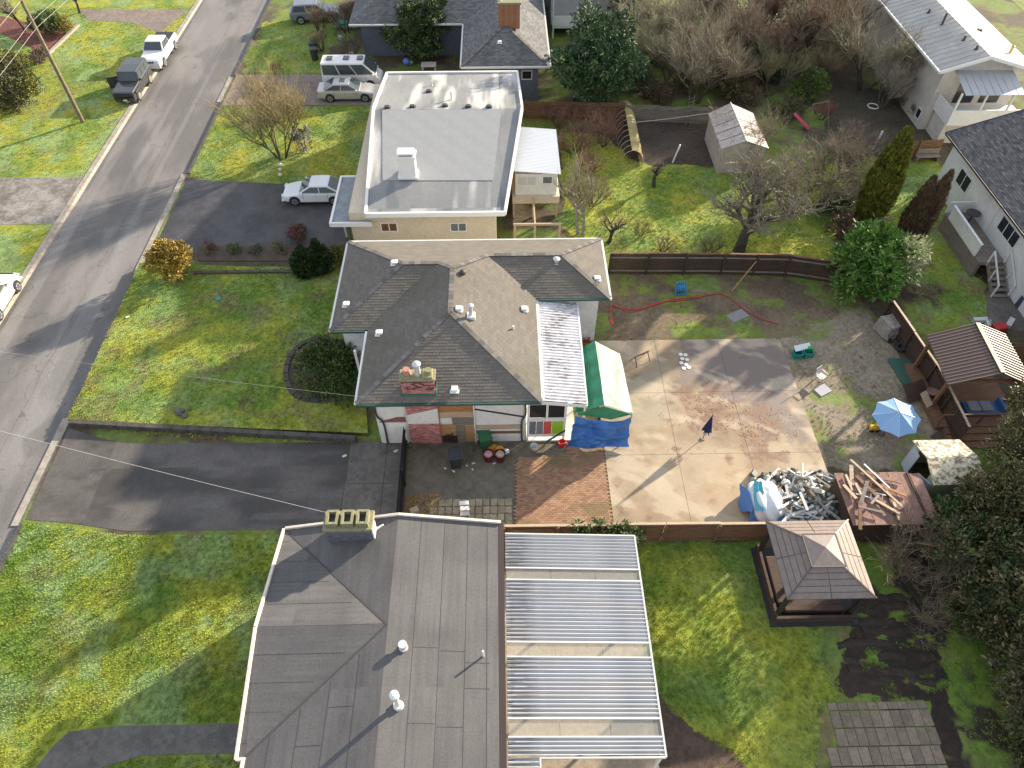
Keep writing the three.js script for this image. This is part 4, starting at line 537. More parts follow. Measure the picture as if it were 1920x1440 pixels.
{
  const t = car('pickup_truck', 'white crew cab pickup truck with black bed cover at the kerb', [-30.2, 0.04, -63.9], 0, { category: 'pickup', len: 5.3, w: 1.85, belt: 1.12, roof: 1.72, cabin: [-0.30, -0.26, 0.20, 0.42], tuck: 0.82, wheels: [-0.60, 0.62], tyre: 0.38, body: [[-1, 0.95, 0.5, 1.08], [-0.96, 1, 0.42, 1.14], [-0.3, 1, 0.34, 1.12], [0.42, 1, 0.34, 1.1], [0.85, 0.98, 0.36, 1.04], [0.97, 0.94, 0.4, 0.9], [1, 0.88, 0.45, 0.75]], paint: paint(0.74, 0.75, 0.76), lampY: 0.84, square: true });
  part('bed_cover', rbox(1.6, 0.05, 1.72, 0, 1.15, -1.72, 0, 0.02), plastic, t); part('grille_bar', [0, 1, 2, 3].map(k => cbox(0.05, 0.2, 0.03, -0.36 + k * 0.24, 0.86, 2.66)), plastic, t).userData.kind = 'stuff';
}
{
  const blk = paint(0.035, 0.036, 0.042, 0.2);
  const t = car('boxy_suv', 'black boxy four wheel drive wagon with an open door at the kerb', [-30.55, 0.03, -57.9], 0, { category: 'suv', len: 4.5, w: 1.8, belt: 1.16, roof: 1.88, cabin: [-0.97, -0.96, 0.14, 0.26], tuck: 0.9, wheels: [-0.62, 0.64], tyre: 0.4, windows: 3, body: [[-1, 0.96, 0.5, 1.2, 0.06], [-0.98, 1, 0.42, 1.22, 0.06], [0.24, 1, 0.4, 1.2, 0.06], [0.94, 0.96, 0.42, 1.1, 0.06], [1, 0.94, 0.45, 1.02, 0.06]], paint: blk, lampY: 0.86, rim: std(C(0.35, 0.3, 0.26), 0.4, { metalness: 0.5 }) });
  part('open_door', cbox(0.9, 0.95, 0.06, -1.32, 1.0, 0.35, 0.35), blk, t); part('fender', [rbox(0.2, 0.12, 1.0, 0.9, 0.92, 1.44, 0, 0.04), rbox(0.2, 0.12, 1.0, -0.9, 0.92, 1.44, 0, 0.04)], plastic, t); part('bull_bar', [bar([-0.7, 0.62, 2.33], [0.7, 0.62, 2.33], 0.07), bar([-0.7, 0.9, 2.33], [0.7, 0.9, 2.33], 0.05)], plastic, t); part('spare_wheel', new THREE.CylinderGeometry(0.38, 0.38, 0.22, 24).rotateX(Math.PI / 2).translate(0, 1.0, -2.4), tyreMat, t);
}
car('white_hatchback', 'white hatchback parked at the pale kerb, cut off by the picture edge', [-30.7, 0.04, -32.0], Math.PI, { ...saloon, len: 4.3, w: 1.76, roof: 1.5, belt: 0.96, cabin: [-0.95, -0.62, 0.1, 0.46], paint: paint(0.70, 0.70, 0.69) });
car('grey_suv', 'slate grey suv parked on the grass among bare shrubs', [-17.6, 0.0, -71.6], Math.PI / 2 + 0.12, { category: 'suv', len: 4.6, w: 1.85, belt: 1.08, roof: 1.7, cabin: [-0.92, -0.78, 0.15, 0.42], tuck: 0.84, wheels: [-0.58, 0.62], tyre: 0.37, body: [[-1, 0.9, 0.45, 1.05], [-0.95, 0.98, 0.36, 1.12], [0.42, 1, 0.32, 1.08], [0.85, 0.97, 0.34, 0.98], [1, 0.84, 0.42, 0.76]], paint: paint(0.16, 0.19, 0.23, 0.3), lampY: 0.8 });

// ---------- trees and shrubs ----------
const barkMats = {}, barkMap = grain([0.55, 0.55, 0.55], [1, 1, 1], 0.5, 16, 1, 33, 128); const bark = (r, g, b) => barkMats[[r, g, b]] ??= std(C(r * 1.2, g * 1.2, b * 1.2), 0.9, { map: barkMap });
// bare branches: forks of tapering sticks down to fine twigs; returns [limbs, twigs]
function branches(o) {
  const r = rng(o.seed), limbs = [], pos = [];
  const stick = (a, b, r0, r1, n, out) => { // open tapered prism straight into a position list
    const d = b.clone().sub(a).normalize(), s = Math.abs(d.y) < 0.9 ? new THREE.Vector3(0, 1, 0).cross(d).normalize() : new THREE.Vector3(1, 0, 0).cross(d).normalize(), t = d.clone().cross(s);
    for (let k = 0; k < n; k++) { const a0 = k / n * 6.2832, a1 = (k + 1) / n * 6.2832, p = (c, rr, an) => [c.x + (s.x * Math.cos(an) + t.x * Math.sin(an)) * rr, c.y + (s.y * Math.cos(an) + t.y * Math.sin(an)) * rr, c.z + (s.z * Math.cos(an) + t.z * Math.sin(an)) * rr]; const A = p(a, r0, a0), B = p(a, r0, a1), D = p(b, r1, a0), E = p(b, r1, a1); out.push(...A, ...B, ...D, ...B, ...E, ...D); }
  };
  const limbPos = [];
  const grow = (p, dir, len, rad, lv) => {
    const last = lv >= o.levels, segs = lv === 0 ? 4 : last ? 2 : 3; let a = p.clone(), d = dir.clone(), pts = [a.clone()];
    for (let k = 0; k < segs; k++) { d.x += (r() - 0.5) * o.bend; d.z += (r() - 0.5) * o.bend; d.y += (r() - 0.5) * o.bend + (o.lift ?? 0.1); d.normalize(); const b = a.clone().addScaledVector(d, len / segs); stick(a, b, rad * (1 - 0.55 * k / segs), rad * (1 - 0.55 * (k + 1) / segs), lv < 2 ? 6 : lv < 3 ? 4 : 3, lv < (o.woodLevels ?? 2) ? limbPos : pos); a = b; pts.push(a.clone()); }
    if (last) return;
    const n = o.kids[Math.min(lv, o.kids.length - 1)];
    for (let k = 0; k < n; k++) { const f = lv === 0 ? 0.55 + 0.45 * (k + r() * 0.6) / n : 0.3 + 0.7 * (k + r()) / n, i = Math.min(segs - 1, Math.floor(f * segs)), q = pts[i].clone().lerp(pts[i + 1], f * segs - i), az = r() * 6.2832 + k * 2.4, sp = o.spread * (0.7 + 0.6 * r()); const nd = d.clone().multiplyScalar(Math.cos(sp)).add(new THREE.Vector3(Math.cos(az) * Math.sin(sp), (r() - 0.3) * 0.5 * Math.sin(sp), Math.sin(az) * Math.sin(sp))).normalize(); grow(q, nd, len * (o.shrink ?? 0.68) * (0.75 + 0.5 * r()), Math.max(o.twig ?? 0.008, rad * 0.55), lv + 1); }
  };
  const stems = o.stems ?? 1; for (let s = 0; s < stems; s++) { const az = s / stems * 6.28 + r(), lean = stems > 1 ? (o.fan ?? 0.45) * (0.5 + r()) : 0.08; grow(new THREE.Vector3(stems > 1 ? Math.cos(az) * 0.15 : 0, -0.05, stems > 1 ? Math.sin(az) * 0.15 : 0), new THREE.Vector3(Math.cos(az) * lean, 1, Math.sin(az) * lean).normalize(), o.len, o.rad, 0); }
  const G = a => { const g = new THREE.BufferGeometry(); g.setAttribute('position', new THREE.BufferAttribute(new Float32Array(a), 3)); g.computeVertexNormals(); return g; };
  let top = 0; for (const a of [limbPos, pos]) for (let i = 1; i < a.length; i += 3) if (a[i] > top) top = a[i]; const k = o.h / top; return [G(limbPos).scale(k, k, k), G(pos).scale(k, k, k)];
}
function bareTree(name, label, pos, o, category = 'tree') { const [a, b] = branches(o); const t = thing(name, label, category, [pos[0], 0, pos[1]], { local: true, group: o.group }); t.rotation.y = o.turn ?? 0; part('trunk', a, bark(...(o.bark ?? [0.10, 0.08, 0.06])), t); part(o.stems > 3 ? 'twigs' : 'crown', b, bark(...(o.tone ?? [0.17, 0.13, 0.095])), t); if (o.wide) t.scale.set(o.wide, 1, o.wide); return t; }
// leaves: clumps of small bent blades through a crown given as ellipsoids [x,y,z,rx,ry,rz]
const leafMat = std(0xffffff, 0.6, { vertexColors: true });
function foliage(o) {
  const r = rng(o.seed); if (!o.cone) { const more = []; for (const [x, y, z, a, b, c] of o.blobs) { more.push([x, y, z, a * 0.82, b * 0.85, c * 0.82]); for (let k = 0; k < 8; k++) { const an = r() * 6.2832, el = (r() - 0.25) * 1.5, s = 0.3 + 0.25 * r(), d = 0.72 + 0.2 * r(); more.push([x + Math.cos(an) * Math.cos(el) * a * d, y + Math.sin(el) * b * d, z + Math.sin(an) * Math.cos(el) * c * d, a * s, b * s * 0.85, c * s]); } } o = { ...o, blobs: more }; }
  const pos = [], col = [], tot = o.blobs.reduce((s, b) => s + b[3] * b[4] + b[4] * b[5], 0), up = new THREE.Vector3(0, 1, 0);
  for (const [bx, by, bz, rx, ry, rz] of o.blobs) {
    const n = Math.round(o.clumps * (rx * ry + ry * rz) / tot);
    for (let i = 0; i < n; i++) {
      let a = r() * 6.2832, cz = r() * 2 - 1, s = Math.sqrt(1 - cz * cz); const q = 0.35 + 0.65 * Math.pow(r(), 0.35), bump = 1 + (o.rough ?? 0.18) * (noise(Math.cos(a) * s * 3 + 9, Math.sin(a) * s * 3 + cz * 3 + 5, o.seed) - 0.5) * 2; const dir = new THREE.Vector3(Math.cos(a) * s, cz, Math.sin(a) * s), shape = o.cone ? 1 - (o.tip0 ?? 0.85) * Math.pow((cz + 1) / 2, o.cone) : 1;
      const c = new THREE.Vector3(bx + dir.x * rx * q * bump * shape, by + dir.y * ry * (o.cone ? 1 : q * bump), bz + dir.z * rz * q * bump * shape); if (c.y < 0.02) continue;
      const tone = r(), base = o.tones[Math.floor(r() * o.tones.length)], hi = o.tip && r() < o.tip[0] && (!o.tip[2] || o.tip[2](c)) ? o.tip[1] : base;
      for (let k = 0; k < o.per; k++) {
        const e = new THREE.Vector3(r() - 0.5, r() - 0.5, r() - 0.5).multiplyScalar(o.clump * 1.8), p = c.clone().add(e), d = dir.clone().multiplyScalar(0.6).add(new THREE.Vector3(r() - 0.5, (r() - 0.5) + (o.rise ?? 0.15), r() - 0.5).multiplyScalar(1.5)).normalize(), sd = d.clone().cross(Math.abs(d.y) > 0.95 ? new THREE.Vector3(1, 0, 0) : up).normalize().applyAxisAngle(d, r() * 3), l = o.leaf * (0.6 + 0.8 * r()), w = l * (o.slim ?? 0.42), nn = d.clone().cross(sd);
        const A = p, B = p.clone().addScaledVector(d, l * 0.5).addScaledVector(sd, w * 0.5).addScaledVector(nn, l * 0.08), D = p.clone().addScaledVector(d, l * 0.5).addScaledVector(sd, -w * 0.5).addScaledVector(nn, l * 0.08), E = p.clone().addScaledVector(d, l);
        for (const v of [A, B, E, A, E, D]) pos.push(v.x, v.y, v.z); const f = 0.65 + 0.5 * tone + 0.3 * (r() - 0.5); for (let m = 0; m < 6; m++) col.push(hi[0] * f, hi[1] * f, hi[2] * f);
      }
    }
  }
  const g = new THREE.BufferGeometry(); g.setAttribute('position', new THREE.BufferAttribute(new Float32Array(pos), 3)); g.setAttribute('color', new THREE.BufferAttribute(new Float32Array(col), 3)); g.computeVertexNormals(); return g;
}
function leafy(name, label, pos, o, category = 'shrub') {
  const t = thing(name, label, category, [pos[0], o.y ?? 0, pos[1]], { local: true, group: o.group }); const H = Math.max(...o.blobs.map(b => b[1])); const st = []; const r = rng(o.seed + 5); for (let k = 0; k < (o.stems ?? 3); k++) { const b = o.blobs[k % o.blobs.length]; st.push(taper([(r() - 0.5) * 0.2, -0.05, (r() - 0.5) * 0.2], [b[0] + (r() - 0.5) * b[3], b[1] + b[4] * 0.3, b[2] + (r() - 0.5) * b[5]], o.trunk ?? 0.06, 0.02, 6)); }
  part('trunk', st, bark(0.09, 0.07, 0.05), t); part('crown', foliage(o), leafMat, t); return t;
}
const G1 = [[0.030, 0.078, 0.030], [0.050, 0.112, 0.04], [0.078, 0.14, 0.048]], G2 = [[0.035, 0.075, 0.012], [0.060, 0.115, 0.018], [0.085, 0.135, 0.025]], OL = [[0.08, 0.082, 0.028], [0.125, 0.118, 0.04], [0.18, 0.155, 0.062], [0.06, 0.07, 0.022]], DK = [[0.018, 0.040, 0.012], [0.032, 0.062, 0.017], [0.052, 0.082, 0.024]];
// evergreens
leafy('evergreen_tree', 'large rounded dark green evergreen beyond the orange brown fence', [8.00,-55.08], { seed: 11, blobs: [[0, 2.6, 0, 3.2, 2.8, 3.2], [0, 5.0, -0.2, 2.2, 2.6, 2.2], [-1.6, 3.2, 0.8, 1.6, 2, 1.6], [1.6, 3.4, 0.6, 1.6, 2, 1.6]], clumps: 1500, per: 14, clump: 0.26, leaf: 0.30, tones: G1, tip: [0.25, [0.085, 0.14, 0.05]], trunk: 0.2 }, 'tree');
leafy('evergreen_tree', 'dark olive evergreen tree with two tops beside the grey house', [-6.66,-63.18], { seed: 12, blobs: [[-0.5, 1.8, 0, 2.3, 2.0, 2.0], [-1.0, 3.2, 0, 1.3, 1.8, 1.2], [1.0, 3.0, 0, 1.1, 2.4, 1.1]], clumps: 750, per: 14, clump: 0.22, leaf: 0.26, tones: G2.concat(DK), trunk: 0.15 }, 'tree');
leafy('cypress', 'tall narrow green cypress beside a dead brown one', [24.25,-38.46], { seed: 13, blobs: [[0.2, 7.20 / 2, 0, 1.2, 7.20 / 2, 1.2]], cone: 2.2, tip0: 0.5, clumps: 2000, per: 12, clump: 0.1, leaf: 0.22, slim: 0.3, rise: 1.2, tones: [[0.10, 0.125, 0.012], [0.16, 0.17, 0.02], [0.22, 0.21, 0.03]], trunk: 0.15, rough: 0.1 }, 'tree');
for (const [x, z, h, w, s] of [[...[26.56,-37.06], 4.79, 0.62, 14], [...[27.28,-36.88], 5.28, 0.5, 15]]) leafy('dead_cypress', s === 14 ? 'broader dead brown cypress next to the tall green one' : 'slimmer dead brown cypress on the deck house side', [x, z], { seed: s, blobs: [[0, h / 2, 0, w * 1.15, h / 2, w * 1.15]], cone: 2.0, tip0: 0.65, clumps: 800, per: 12, clump: 0.1, leaf: 0.24, slim: 0.2, rise: 1.4, tones: [[0.17, 0.115, 0.07], [0.24, 0.165, 0.105], [0.11, 0.075, 0.05]], rough: 0.1 }, 'tree');
leafy('laurel_bush', 'bright green laurel with pale blossom at the corner of the dark fence', [22.73,-32.15], { seed: 16, blobs: [[-0.3, 1.6, 0, 2.1, 1.6, 2.0], [1.2, 2.0, -0.8, 1.5, 1.5, 1.5], [-0.6, 2.6, -1.0, 1.5, 1.3, 1.4]], clumps: 800, per: 12, clump: 0.24, leaf: 0.32, tones: [[0.06, 0.15, 0.015], [0.09, 0.20, 0.025], [0.14, 0.25, 0.04]], rough: 0.4, tip: [0.85, [0.42, 0.44, 0.24], c => c.x > 1.2], trunk: 0.1 });
leafy('golden_shrub', 'golden leaved round shrub at the lawn corner by the road', [-20.34,-34.22], { y: 0.28, seed: 17, blobs: [[0, 1.15, 0, 1.25, 1.15, 1.2], [0.1, 1.9, -0.1, 0.8, 0.6, 0.8]], clumps: 420, per: 12, clump: 0.16, leaf: 0.19, tones: [[0.34, 0.22, 0.022], [0.25, 0.17, 0.02], [0.42, 0.28, 0.04], [0.16, 0.13, 0.02]] });
for (const [x, z, h, w, s] of [[...[-12.21,-34.20], 2.1, 0.95, 18], [...[-11.30,-34.44], 2.4, 0.9, 19]]) leafy('dwarf_conifer', s === 18 ? 'dark green dwarf conifer nearer the road at the front lawn corner' : 'taller dark green dwarf conifer nearer the bungalow at the front lawn corner', [x, z], { y: 0.2, seed: s, blobs: [[0, h / 2, 0, w, h / 2, w]], cone: 1.5, clumps: 420, per: 12, clump: 0.12, leaf: 0.2, tones: DK, rise: 0.8 });
leafy('yellow_green_shrub', 'yellow green leafy shrub beside the dwarf conifers', [-10.53,-35.19], { y: 0.1, seed: 20, blobs: [[0, 0.7, 0, 0.8, 0.7, 0.8]], clumps: 170, per: 12, clump: 0.14, leaf: 0.16, tones: [[0.12, 0.12, 0.02], [0.07, 0.09, 0.02], [0.18, 0.15, 0.03]] });
leafy('russet_shrub', 'small russet leafed shrub on the edge of the black drive', [-13.41,-38.05], { seed: 21, blobs: [[0, 0.45, 0, 0.75, 0.45, 0.7]], clumps: 130, per: 10, clump: 0.12, leaf: 0.13, tones: [[0.14, 0.045, 0.03], [0.10, 0.05, 0.035], [0.17, 0.07, 0.04]] });
leafy('round_shrub', 'round glossy green shrub in the kerbed bed by the bungalow', [-9.61,-24.81], { y: 0.28, seed: 22, blobs: [[0, 0.95, -0.3, 1.7, 1.05, 1.75], [0.4, 1.3, -1.0, 1.2, 0.9, 1.2]], clumps: 800, per: 13, clump: 0.16, leaf: 0.18, tones: G2, tip: [0.25, [0.13, 0.17, 0.04]] });
for (const [p, s, w, h, l, tn] of [[[-19.03,-36.94], 23, 0.4, 0.35, 'low reddish plant in the bed beside the timber edging', [[0.16, 0.06, 0.05], [0.11, 0.07, 0.05], [0.2, 0.1, 0.06]]], [[-17.43,-36.81], 24, 0.45, 0.3, 'low mixed green plant in the bed beside the timber edging', G2], [[-14.38,-36.85], 25, 0.5, 0.5, 'yellowish plant in the bed beside the timber edging', [[0.17, 0.13, 0.04], [0.1, 0.09, 0.03]]], [[-16.03,-36.72], 26, 0.4, 0.28, 'grey green plant in the bed beside the timber edging', [[0.08, 0.09, 0.05], [0.12, 0.11, 0.07]]]]) leafy('bed_plant', l, p, { seed: s, blobs: [[0, h * 0.8, 0, w, h, w]], clumps: 60, per: 10, clump: 0.1, leaf: 0.1, tones: tn }, 'plant');
// across the road
leafy('ivy_mound', 'big ivy covered mound with a yellow clipped edge across the road', [-39.39,-56.08], { seed: 27, blobs: [[-0.6, 1.8, 0, 2.6, 2.2, 2.4], [0.5, 1.2, 0.6, 1.8, 1.4, 1.5]], clumps: 900, per: 12, clump: 0.22, leaf: 0.22, tones: OL, tip: [0.8, [0.19, 0.19, 0.02], c => c.x > 1.4 || c.z < -1.4] });
leafy('green_shrub', 'green shrub in the red mulch bed across the road', [-42.17,-69.18], { seed: 28, blobs: [[0, 1.0, 0, 1.3, 1.1, 1.2]], clumps: 260, per: 12, clump: 0.18, leaf: 0.2, tones: G2 });
leafy('golden_conifer', 'small golden yellow conifer in the red mulch bed', [-40.66,-69.16], { seed: 29, blobs: [[0, 0.7, 0, 0.75, 0.8, 0.7]], clumps: 150, per: 12, clump: 0.12, leaf: 0.15, tones: [[0.30, 0.24, 0.03], [0.22, 0.2, 0.03]] });
leafy('brown_shrub', 'low brownish shrub beside the utility pole wires', [-40.62,-63.23], { seed: 30, blobs: [[0, 0.6, 0, 0.8, 0.6, 1.0]], clumps: 140, per: 12, clump: 0.14, leaf: 0.15, tones: [[0.14, 0.09, 0.06], [0.1, 0.09, 0.05]] });
bareTree('bare_tree', 'small grey bare tree in the far corner across the road', [-44.72,-69.68], { seed: 31, h: 4.2, len: 1.6, rad: 0.13, levels: 4, kids: [5, 4, 4, 3], spread: 0.75, bend: 0.3, tone: [0.2, 0.17, 0.14] });
bareTree('bare_tree', 'russet bare tree at the far edge across the road', [-41.06,-73.61], { seed: 32, h: 4.0, len: 1.5, rad: 0.12, levels: 4, kids: [5, 4, 4, 3], spread: 0.8, bend: 0.3, tone: [0.2, 0.12, 0.08] });
// front and back gardens: bare ones
bareTree('budding_tree', 'tan many stemmed budding tree on the lawn by the white house drive', [-16.43,-47.72], { seed: 33, h: 7.23, len: 1.5, rad: 0.032, stems: 8, fan: 0.5, levels: 4, kids: [5, 5, 4, 4], spread: 0.62, bend: 0.35, lift: 0.09, tone: [0.30, 0.24, 0.115], twig: 0.005, wide: 1.0 });
leafy('white_flowered_shrub', 'shrub with white flowers under the tan budding tree', [-14.84,-48.71], { seed: 34, blobs: [[0, 0.9, 0, 0.7, 1.0, 0.9]], clumps: 170, per: 11, clump: 0.14, leaf: 0.14, tones: OL, tip: [0.55, [0.5, 0.46, 0.40]] });
bareTree('fruit_tree', 'wide crowned bare fruit tree on the sunlit mossy lawn', [15.52,-36.17], { seed: 35, h: 7.30, len: 1.5, rad: 0.2, levels: 5, kids: [6, 4, 4, 4, 3], spread: 0.85, bend: 0.35, lift: 0.06, shrink: 0.72, tone: [0.23, 0.20, 0.14], bark: [0.07, 0.06, 0.05], twig: 0.006 });
bareTree('fruit_tree', 'small dark bare fruit tree leaning near the fence corner', [7.08,-37.26], { seed: 36, h: 2.9, len: 1.3, rad: 0.14, levels: 4, kids: [4, 4, 4, 3], spread: 0.7, bend: 0.45, tone: [0.15, 0.13, 0.09], bark: [0.05, 0.045, 0.04] });
bareTree('pale_barked_tree', 'pale lichened upright tree beside the bungalow roof corner', [5.31,-38.14], { seed: 37, h: 6.38, len: 2.2, rad: 0.12, stems: 2, fan: 0.15, levels: 4, kids: [5, 4, 4, 3], spread: 0.5, bend: 0.3, lift: 0.15, tone: [0.26, 0.235, 0.15], bark: [0.3, 0.28, 0.22] });
for (const [p, s, h] of [[[10.64,-36.27], 38, 1.3], [[13.60,-36.21], 39, 1.2], [[9.31,-38.06], 40, 1.0]]) bareTree('twiggy_bush', 'low twiggy bare bush on the mossy lawn near the dark fence', p, { seed: s, h, len: 0.6, rad: 0.03, stems: 8, fan: 0.9, levels: 3, kids: [4, 4, 3], spread: 0.7, bend: 0.4, tone: [0.2, 0.16, 0.10], group: 'low bushes by the dark fence' }, 'shrub');
bareTree('pollard_tree', 'stubby pollarded little tree on the lawn by the dug soil', [11.04,-43.50], { seed: 41, h: 1.9, len: 1.2, rad: 0.13, levels: 3, kids: [7, 6, 5], spread: 0.9, bend: 0.4, shrink: 0.4, tone: [0.22, 0.17, 0.11], bark: [0.06, 0.05, 0.045] });
for (const [p, s, h, w] of [[[5.59,-48.10], 42, 2.6, 1.3], [[7.93,-49.16], 43, 2.8, 1.2], [[6.52,-44.92], 44, 2.0, 1.1], [[4.79,-51.53], 45, 2.2, 1.1]]) bareTree('russet_thicket', 'tangled russet bare shrub beside the hooped tunnel', p, { seed: s, h, len: 1.1, rad: 0.05, stems: 8, fan: 0.9, levels: 4, kids: [4, 4, 3, 3], spread: 0.65, bend: 0.5, tone: [0.24, 0.13, 0.085], wide: w, group: 'russet shrubs by the hooped tunnel' }, 'shrub');
bareTree('grey_shrub', 'olive grey bare shrub on the mossy lawn below the tunnel', [6.39,-41.37], { seed: 46, h: 2.4, len: 1.0, rad: 0.045, stems: 7, fan: 0.7, levels: 4, kids: [4, 4, 3, 3], spread: 0.6, bend: 0.4, tone: [0.21, 0.19, 0.11] }, 'shrub');
// thicket behind: single trees one can tell apart
const woodland = [
  [13.6, -64.5, 5.6, [0.26, 0.215, 0.15], 'pale grey bare tree towering beside the big evergreen', 4.5],
  [16.1, -55.4, 7.2, [0.20, 0.155, 0.12], 'dense grey brown bare tree behind the grey board fence', 3.8],
  [14.4, -57.2, 5.5, [0.22, 0.18, 0.13], 'tan bare tree just right of the big evergreen', 3.4],
  [21.1, -61.8, 6.2, [0.22, 0.15, 0.12], 'reddish bare tree among the far thicket', 3.2],
  [20.0, -67.1, 5.9, [0.2, 0.15, 0.12], 'brown bare tree at the back of the thicket', 3.2],
  [24.7, -67.0, 5.5, [0.20, 0.13, 0.115], 'maroon bare tree at the back of the thicket', 3.0],
  [26.0, -60.8, 7.0, [0.23, 0.155, 0.11], 'tawny bare tree at the edge of the thicket', 3.4],
  [29.2, -62.7, 7.4, [0.18, 0.12, 0.09], 'dark brown bare tree by the yellow grass patch', 3.2],
  [30.9, -57.4, 6.9, [0.25, 0.20, 0.15], 'tall fan shaped bare tree beside the ribbed roof house', 3.8],
  [31.2, -54.0, 4.4, [0.27, 0.215, 0.18], 'pinkish bare tree against the wall of the ribbed roof house', 2.6],
  [30.3, -68.5, 5.2, [0.24, 0.16, 0.14], 'rosy bare tree at the far end of the ribbed roof house', 3.0],
  [22.5, -56.2, 4.8, [0.19, 0.155, 0.09], 'olive bare tree behind the pale glasshouse', 2.6],
];
woodland.forEach(([x, z, h, tone, label, w], i) => bareTree('thicket_tree', label, [x, z], { seed: 50 + i, h, len: 1.9, rad: 0.08, stems: i % 3 === 0 ? 4 : 3, fan: 0.4, levels: 4, kids: [6, 5, 5, 5], spread: 0.52, bend: 0.35, lift: 0.12, tone: [tone[0] * 1.15, tone[1] * 1.28, tone[2] * 1.15], wide: w / 2.5, twig: 0.0055 }));
for (const [p, s, h, w, tone, l] of [[[20.02,-40.50], 63, 4.0, 2.0, [0.22, 0.18, 0.12], 'sprawling bare tree below the pale glasshouse'], [[23.38,-43.59], 64, 4.2, 1.9, [0.2, 0.155, 0.115], 'sprawling bare tree in front of the green cypress'], [[18.51,-46.77], 65, 3.4, 1.9, [0.21, 0.17, 0.115], 'bare tree in front of the pale glasshouse door'], [[26.34,-47.33], 66, 2.8, 1.8, [0.2, 0.14, 0.12], 'purplish bare shrub left of the green cypress'], [[25.82,-52.32], 67, 1.8, 1.2, [0.25, 0.10, 0.08], 'red stemmed bare shrub by the pink swing frame']]) bareTree('garden_tree', l, p, { seed: s, h, len: 1.3, rad: 0.06, stems: 5, fan: 0.6, levels: 4, kids: [5, 5, 4, 4], spread: 0.6, bend: 0.4, tone: [tone[0] * 1.15, tone[1] * 1.22, tone[2] * 1.1], wide: w * 0.8, twig: 0.005 });
for (const [p, s, h, l] of [[[33.51,-52.18], 68, 1.6, 'brown bare shrub along the cream house wall'], [[33.00,-54.26], 69, 1.5, 'brown bare shrub along the cream house wall'], [[32.37,-55.57], 70, 1.4, 'brown bare shrub along the cream house wall']]) bareTree('wall_shrub', l, p, { seed: s, h, len: 0.8, rad: 0.04, stems: 8, fan: 0.8, levels: 3, kids: [5, 4, 4], spread: 0.7, bend: 0.4, tone: [0.18, 0.14, 0.09], group: 'shrubs along the cream house' }, 'shrub');
leafy('clipped_hedge', 'bright green clipped hedge near the ribbed roof house', [25.37,-55.27], { seed: 71, blobs: [[0, 1.1, 0, 1.5, 1.3, 1.3]], clumps: 330, per: 12, clump: 0.18, leaf: 0.2, tones: [[0.09, 0.14, 0.02], [0.13, 0.18, 0.03], [0.06, 0.10, 0.02]] });
for (const [p, s, rr, l, tn] of [[[18.40,-56.99], 72, 1.6, 'olive leafy bush behind the grey board fence', OL], [[11.52,-57.75], 73, 1.3, 'pale green bush at the foot of the big evergreen', [[0.12, 0.13, 0.06], [0.17, 0.17, 0.09], [0.08, 0.10, 0.04]]], [[22.26,-58.93], 74, 1.7, 'dark green bush deep in the thicket', DK], [[14.92,-61.96], 75, 1.6, 'dim olive bush among the bare trees', OL], [[11.73,-71.27], 76, 2.0, 'yellow green bush beyond the balcony house', OL], [[27.62,-70.37], 77, 2.2, 'dark evergreen bush at the back of the thicket', DK], [[19.42,-73.56], 78, 2.2, 'dusky green bush at the far edge of the thicket', OL], [[31.54,-67.99], 79, 1.8, 'dull green bush beside the dark brown bare tree', DK], [[24.62,-61.78], 80, 1.5, 'russet leafed bush in the thicket', [[0.15, 0.07, 0.04], [0.1, 0.06, 0.04]]], [[-2.61,-63.30], 81, 0.1, '', DK]]) if (rr > 0.5) leafy('bush', l, p, { seed: s, blobs: [[0, rr * 0.85, 0, rr, rr, rr], [rr * 0.5, rr * 0.6, rr * 0.4, rr * 0.7, rr * 0.7, rr * 0.7]], clumps: 330, per: 11, clump: 0.2, leaf: 0.22, tones: tn });
for (const [p, s, h, tone, l] of [[[-16.82,-68.92], 82, 3.0, [0.22, 0.15, 0.09], 'tan bare shrub beside the slate grey suv'], [[-14.30,-68.87], 83, 3.2, [0.2, 0.13, 0.09], 'brown bare shrub in front of the far grey house'], [[-15.99,-65.11], 84, 2.4, [0.24, 0.2, 0.1], 'olive bare shrub by the wheeled bins'], [[-13.13,-63.51], 85, 2.2, [0.18, 0.15, 0.1], 'thin bare shrub behind the camper van'], [[-19.25,-60.67], 86, 1.4, [0.26, 0.19, 0.09], 'straw coloured shrub on the far side of the brown drive']]) bareTree('front_shrub', l, p, { seed: s, h, len: 1.1, rad: 0.06, stems: 6, fan: 0.6, levels: 4, kids: [4, 4, 3, 3], spread: 0.6, bend: 0.4, tone }, 'shrub');
